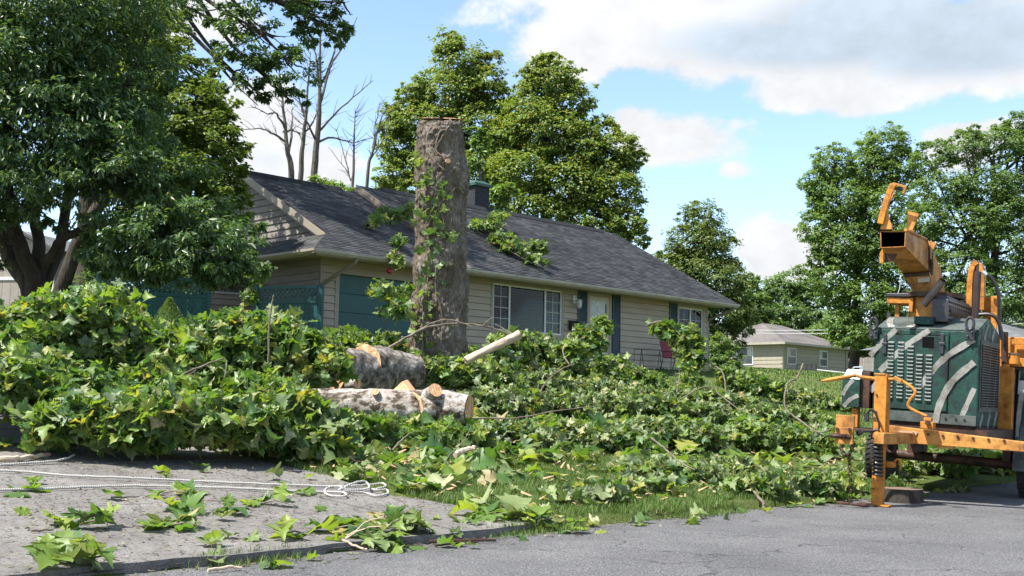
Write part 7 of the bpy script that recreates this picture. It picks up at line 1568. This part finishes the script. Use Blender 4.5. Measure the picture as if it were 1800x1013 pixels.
# white rope
rope_m, t_, bs_ = new_mat('white_rope'); v_ = coords(t_, (1, 1, 1))
wv = nd(t_, 'ShaderNodeTexWave'); wv.inputs['Scale'].default_value = 22; wv.inputs['Distortion'].default_value = 1.5; t_.links.new(v_, wv.inputs['Vector'])
t_.links.new(ramp(t_, wv.outputs['Fac'], [(.15, (.33, .32, .29)), (.6, (.52, .50, .46))]), bs_.inputs['Base Color']); bs_.inputs['Roughness'].default_value = .85
bump(t_, bs_, wv.outputs['Fac'], .6, .01)
g = (-1.657, 11.151, 0.221)
rp = empty('rope', (g[0], g[1], g[2]), (0, 0, 0), 'white rope lying in two long lines and a loose coil on the pavement', 'rope'); RB = Vector(g)
for pts in ([(-5.017, 10.946, 0.442), (-4.821, 11.261, 0.450), (-4.625, 11.551, 0.467), (-4.595, 11.844, 0.506)], [(-4.882, 10.658, 0.413), (-4.644, 10.733, 0.402), (-4.206, 10.729, 0.372), (-3.690, 10.813, 0.354), (-3.145, 11.016, 0.322), (-2.671, 11.132, 0.299), (-2.134, 11.277, 0.276), (-1.701, 11.439, 0.260), (-1.396, 11.790, 0.262), (-1.315, 11.806, 0.268), (-1.275, 11.561, 0.252), (-1.443, 11.243, 0.234), (-1.661, 11.174, 0.252)],
            [(-4.403, 9.635, 0.315), (-4.084, 9.922, 0.313), (-3.713, 10.283, 0.312), (-3.418, 10.493, 0.307), (-2.988, 10.663, 0.291), (-2.535, 10.802, 0.272), (-2.062, 10.905, 0.250), (-1.771, 10.983, 0.238), (-1.596, 10.890, 0.243), (-1.562, 10.743, 0.223), (-1.709, 10.778, 0.223), (-1.786, 10.942, 0.247), (-1.779, 11.201, 0.271), (-1.664, 11.190, 0.273), (-1.649, 10.949, 0.259), (-1.579, 11.180, 0.298), (-1.482, 11.343, 0.322), (-1.425, 11.355, 0.299), (-1.400, 11.253, 0.262), (-1.488, 11.153, 0.251), (-1.635, 10.998, 0.261)],
            [(-1.409, 11.324, 0.256), (-1.322, 11.277, 0.239), (-1.230, 11.369, 0.239), (-1.206, 11.163, 0.217), (-1.284, 10.961, 0.210), (-1.419, 11.058, 0.232), (-1.597, 10.896, 0.253)]):
    MB().tube(smooth_path([Vector(p)-RB for p in pts], 8, .0025), .0105, 8).build('strand', rope_m, rp, True)
# branches fallen on the roof
brush('drooping leafy branch hanging over the garage roof left of the standing trunk', [([(-2.889, 33.332, 6.615), (-3.454, 32.928, 6.624), (-3.853, 31.373, 6.109), (-4.104, 30.831, 5.937)], .025, .01)], [((-3.454, 32.928, 6.624), (.8, .5, .3)), ((-3.915, 31.471, 6.173), (.5, .4, .22)), ((-3.077, 30.756, 5.492), (.45, .35, .18)), ((-3.134, 34.041, 6.996), (.4, .4, .25))], 90, .32, 201, n_obj=110, group='branches fallen on the roof', up=.5)
brush('long leafy branch lying down the main roof right of the standing trunk', [([(-0.982, 36.459, 6.974), (-0.385, 34.834, 6.087), (0.519, 34.442, 5.508), (0.971, 34.558, 5.315)], .03, .012)], [((-0.967, 35.991, 6.805), (.8, .6, .3)), ((-0.390, 35.184, 6.228), (.7, .5, .28)), ((0.069, 34.870, 5.918), (.6, .5, .25)), ((0.712, 35.467, 6.010), (.6, .5, .35)), ((0.701, 34.590, 5.494), (.6, .4, .2)), ((-0.529, 37.607, 7.364), (.4, .4, .35))], 330, .27, 202, n_obj=230, group='branches fallen on the roof', wilt=.15)
brush('small leafy sprig hanging from the garage gutter above the red feeder', [([(-3.074, 29.612, 4.912), (-3.151, 29.392, 4.653)], .01, .005)], [((-3.135, 29.336, 4.830), (.35, .25, .2))], 22, .26, 203, n_obj=40, name='leaf_sprig', cat='sprig', group='branches fallen on the roof')
brush('leafy sprig in front of the garage door left of the trunk', [([(-2.354, 22.000, 2.407), (-2.591, 22.000, 2.799), (-2.773, 22.000, 3.194)], .015, .006)], [((-2.660, 22.000, 3.196), (.42, .3, .22)), ((-2.373, 22.000, 3.087), (.35, .3, .25)), ((-2.250, 22.000, 2.749), (.4, .3, .35)), ((-2.093, 22.000, 3.206), (.2, .2, .35))], 75, .25, 204, n_obj=90, name='leaf_sprig', cat='sprig', group='sprigs beside the trunk', up=.4)
brush('dark leafy sprig above the short teal fence at the house corner', [], [((-5.973, 26.000, 3.990), (.35, .3, .32)), ((-6.149, 26.000, 3.381), (.2, .2, .5))], 60, .24, 205, n_obj=70, name='leaf_sprig', cat='sprig', group='sprigs beside the trunk', up=.4)
# ------------------------------------------------------------------ loose leaves, litter and grass
def loose(label, spots, size, seed, group, mts=(0, 1), tilt=.3, lift=.025):
    r_ = random.Random(seed); lab = label
    for (p) in spots:
        label = lab(*st(p[0], p[1]))
        me = r_.choice(LEAFMESH if r_.random() < mts[0] else WILTMESH); o = link('fallen_leaf', me); tag(o, label, 'leaf', group); s_ = size*r_.uniform(.65, 1.25); o.scale = (s_, s_, s_)
        o.rotation_euler = (r_.gauss(0, tilt), r_.gauss(0, tilt), r_.uniform(0, 6.28)); o.location = (p[0], p[1], p[2]+lift*r_.uniform(.6, 1.6))
def cluster(label, p, n, size, seed, spread, upright=0):
    r_ = random.Random(seed); o = empty('leaf_cluster', p, (0, 0, 0), label, 'leaf cluster', 'leaf clusters on the pavement')
    for k in range(n):
        q = link('leaf', r_.choice(LEAFMESH if r_.random() < .7 else WILTMESH), o); s_ = size*r_.uniform(.6, 1.2); q.scale = (s_, s_, s_); a = r_.uniform(0, 6.28); d = spread*r_.random()**.6
        q.location = (d*math.cos(a), d*.8*math.sin(a), .025+.05*r_.random())
        q.rotation_euler = (r_.gauss(0, .24), r_.gauss(0, .24), a-1.57) if k >= upright else (R_(r_.uniform(55, 85)), r_.gauss(0, .3), R_(r_.uniform(-40, 40)))
        if k < upright: q.location.z = .07
    m = MB(); m.tube([(0, 0, .03), (.1, .03, .05), (.22, -.02, .03)], [.008, .007, .005], 5); m.build('stalk', M['twig'], o)
cluster('upright cluster of large green leaves on the near left pavement', (-2.790, 7.065, 0.076), 9, .19, 1, .14, 3)
cluster('leaf cluster right of the upright one with a yellow tinge', (-2.674, 7.178, 0.076), 6, .16, 2, .08, 2)
cluster('dark green leaf cluster crossing the pavement joint', (-3.175, 8.460, 0.160), 9, .2, 3, .14)
cluster('light green leaf pair in the middle of the pavement', (-2.563, 8.611, 0.136), 8, .2, 4, .17)
cluster('tangle of leaves and twigs below the rope', (-3.108, 10.105, 0.245), 8, .16, 5, .22)
cluster('dark leaf pile just above the middle of the pavement', (-2.770, 9.442, 0.189), 5, .2, 6, .12)
cluster('curled green leaves on the pavement below the coil', (-2.171, 9.991, 0.186), 6, .2, 7, .14, 1)
cluster('small leaf cluster left of the coil on the pavement', (-2.350, 9.482, 0.169), 5, .16, 8, .1, 1)
cluster('heap of leaves with one large upright leaf at the pavement edge', (-1.029, 9.174, 0.090), 17, .2, 9, .28, 2)
cluster('flattened leaves left of the heap at the pavement edge', (-1.357, 8.960, 0.095), 10, .18, 10, .28)
cluster('green leaves hanging over the edge onto the road', (-1.058, 8.678, 0.034), 14, .17, 11, .22)
cluster('small curled leaf pair at the lower middle of the pavement', (-1.715, 8.529, 0.092), 4, .17, 12, .08, 1)
cluster('leaf cluster at the lawn corner beside the rope coil', (-0.930, 11.585, 0.204), 8, .17, 13, .2, 1)
cluster('wilted leaves beside the lone stick at the far left', (-5.348, 12.182, 0.538), 14, .2, 14, .35)
cluster('large pale upturned leaf where lawn meets road', (-0.128, 10.167, 0.094), 9, .28, 15, .2, 1)
cluster('leaf heap on the road edge right of the pale upturned leaf', (0.291, 10.069, 0.071), 12, .18, 16, .3)
rl = random.Random(77)
def on_road(s, t): p = xy(s, t); return (p.x, p.y, hzt(t) if t > 0 else 0.0)
def zone_pave(s, t):
    a = 'far left' if s < -3.6 else 'left of the long joint' if s < -2.75 else 'right of the long joint' if s < -1.5 else 'below the rope coil' if s < -.6 else 'near the lawn corner'
    b = 'by the road edge' if t < .8 else 'midway up' if t < 2.2 else 'behind the rope'
    return 'single green leaf on the pavement '+b+', '+a
def zone_road(s, t):
    return 'small leaf on the road '+('below the left pavement edge' if s < -2 else 'below the middle pavement edge' if s < -.7 else 'below the leaf heap' if s < .4 else 'at the left end of the grass strip' if s < 1.8 else 'along the grass strip' if s < 3.2 else 'left of the brown stick' if s < 4.6 else 'in front of the chain branch' if s < 5.8 else 'beside the chipper jack' if s < 7 else 'under the trailer')
def zone_lawn(s, t):
    a = 'by the pavement corner' if s < 1.2 else 'beside the wilting heap' if s < 2.6 else 'right of the wilting heap' if s < 4 else 'left of the forked stick' if s < 5.4 else 'right of the forked stick' if s < 7 else 'near the chipper wheel'
    return 'wilting leaf flat on the grass '+('at the road edge' if t < .9 else 'midway up' if t < 1.9 else 'against the brush')+', '+a
loose(zone_pave, [on_road(rl.uniform(-5.5, .1), rl.uniform(.1, 4.0)) for _ in range(60)], .15, 1, 'single leaves on the pavement', (.6, 0))
loose(zone_road, [on_road(rl.uniform(-3.2, 9), -abs(rl.gauss(0, .22))-.05) for _ in range(60)], .13, 2, 'single leaves on the road edge', (.5, 0))
loose(zone_lawn, [on_road(rl.uniform(.5, 9.5), rl.uniform(.1, 2.8)) for _ in range(75)], .16, 3, 'single leaves on the lawn', (.45, 0), .35, .05)
# litter that nobody could count: trodden leaves, crumbs, wood chips
def litter(name, label, cat, n, s_rng, t_rng, size, shapes, mt, seed, lift=.03, dens=None, tilt=.45):
    r = np.random.default_rng(seed); s = r.uniform(*s_rng, n); t = r.uniform(*t_rng, n)
    if dens is not None:
        k = dens(s, t) > r.random(n); s, t = s[k], t[k]
    n = len(s); P = np.array([K0.x, K0.y])+s[:, None]*np.array([RU.x, RU.y])+t[:, None]*np.array([RN.x, RN.y]); P = np.concatenate([P, np.zeros((n, 1))], 1); P[:, 2] = ground_z(P)+lift*(.4+r.random(n))
    Nn = np.array([0, 0, 1.])+unit(n, r)*tilt; Nn /= np.linalg.norm(Nn, axis=1, keepdims=True); B = basis(Nn, unit(n, r))
    V, F = place_shapes(shapes, P, B, size*(.5+r.random(n)), r.integers(0, len(shapes), n))
    return tag(link(name, np_mesh(name, V, F, mt, True)), label, cat, kind='stuff')
lawn_d = lambda s, t: np.clip(-.04+.15*(t-1.7)+.2*np.sin(s*1.3+t)*np.sin(t*1.9), .02, 1)
litter('leaf_litter', 'flat layer of wilting leaves trodden into the lawn', 'leaves', 7500, (.3, 14), (.6, 9.5), .20, SHAPES+WILT, M['leaf_wilt'], 301, .09, lawn_d, .6)
litter('leaf_litter', 'green leaves strewn over the lawn slope', 'leaves', 3600, (.3, 15), (1.2, 9.5), .22, SHAPES, M['leaf_syc'], 302, .12, lawn_d, .7)
chip = [(np.array([(-.5, -.12, 0), (.5, -.1, .05), (.45, .14, 0), (-.4, .12, .06)]), np.array([(0, 1, 2), (0, 2, 3)]))]
M['crumb'] = leaf_mat('leaf_crumb', [(0, (.04, .03, .02)), (.3, (.09, .065, .04)), (.6, (.20, .15, .09)), (.8, (.10, .15, .05)), (1, (.32, .26, .16))], (.2, .17, .1), .1, .8)
litter('crumbs', 'fine crumbs of bark and leaf strewn on the pavement', 'crumbs', 6500, (-8, .3), (.02, 5), .04, chip, M['crumb'], 303, .014, None, .3)
litter('crumbs', 'crumbs of leaf and bark in the gutter of the road', 'crumbs', 3000, (-6, 12), (-.5, -.02), .04, chip, M['crumb'], 304, .012, lambda s, t: np.exp(t*5), .3)
litter('wood_chips', 'pale wood chips and twig bits among the leaves', 'wood chips', 1800, (.4, 13), (.3, 9), .10, chip, mat('wood_chip', (.42, .28, .16), (.30, .19, .10), 30, .85), 305, .08, None, .6)
def grass(label, n, s_rng, t_rng, h, seed, wdt=.007, dens=None):
    r = np.random.default_rng(seed); s = r.uniform(*s_rng, n); t = r.uniform(*t_rng, n)
    if dens is not None: k = dens(s, t) > r.random(n); s, t = s[k], t[k]; n = len(s)
    P = np.array([K0.x, K0.y])+s[:, None]*np.array([RU.x, RU.y])+t[:, None]*np.array([RN.x, RN.y]); P = np.concatenate([P, np.zeros((n, 1))], 1); P[:, 2] = ground_z(P)-.01
    d = unit(n, r); d[:, 2] = 0; d /= np.linalg.norm(d, axis=1, keepdims=True)+1e-9; hh = h*(.5+.9*r.random(n))[:, None]; up_ = np.array([0, 0, 1.])
    side = np.cross(d, up_)*wdt*.5; lean = d*(.15+.6*r.random(n))[:, None]*hh
    V = np.stack([P-side, P+side, P+side*.7+lean*.4+up_*hh*.6, P-side*.7+lean*.4+up_*hh*.6, P+lean+up_*hh], 1).reshape(-1, 3)
    k = np.arange(n)[:, None]*5; F = np.concatenate([k+np.array([0, 1, 2]), k+np.array([0, 2, 3]), k+np.array([3, 2, 4])], 1).reshape(-1, 3)
    return tag(link('grass', np_mesh('grass', V, F, M['grass'])), label, 'grass', kind='stuff')
M['grass'] = leaf_mat('grass_blade', [(0, (.065, .135, .022)), (.5, (.10, .185, .030)), (.85, (.145, .22, .045)), (1, (.26, .23, .11))], (.10, .13, .05), .35, .6)
ge = lambda s, t: np.clip((t-.05-.10*np.sin(s*2.1)-.08*np.sin(s*5.3))*9+.05, 0, 1)*np.clip((s-.42-.12*np.sin(t*3.1))*6, 0, 1)
grass('short green grass on the lawn strip beside the pavement', 150000, (.35, 8.0), (.0, 4.2), .065, 401, .007, ge)
grass('mown grass on the lawn slope', 90000, (4, 24), (3.0, 15), .075, 402, .016)
grass('ragged grass tufts in the gutter below the pavement edge', 14000, (-3.2, 5), (-.22, .02), .055, 403, .006, lambda s, t: np.clip(np.sin(s*2.3+1)*1.2+np.sin(s*.9)*.6, 0, 1)*np.exp(t*9))
grass('far mown lawn before the neighbouring house', 50000, (24, 75), (4, 41), .09, 404, .05)
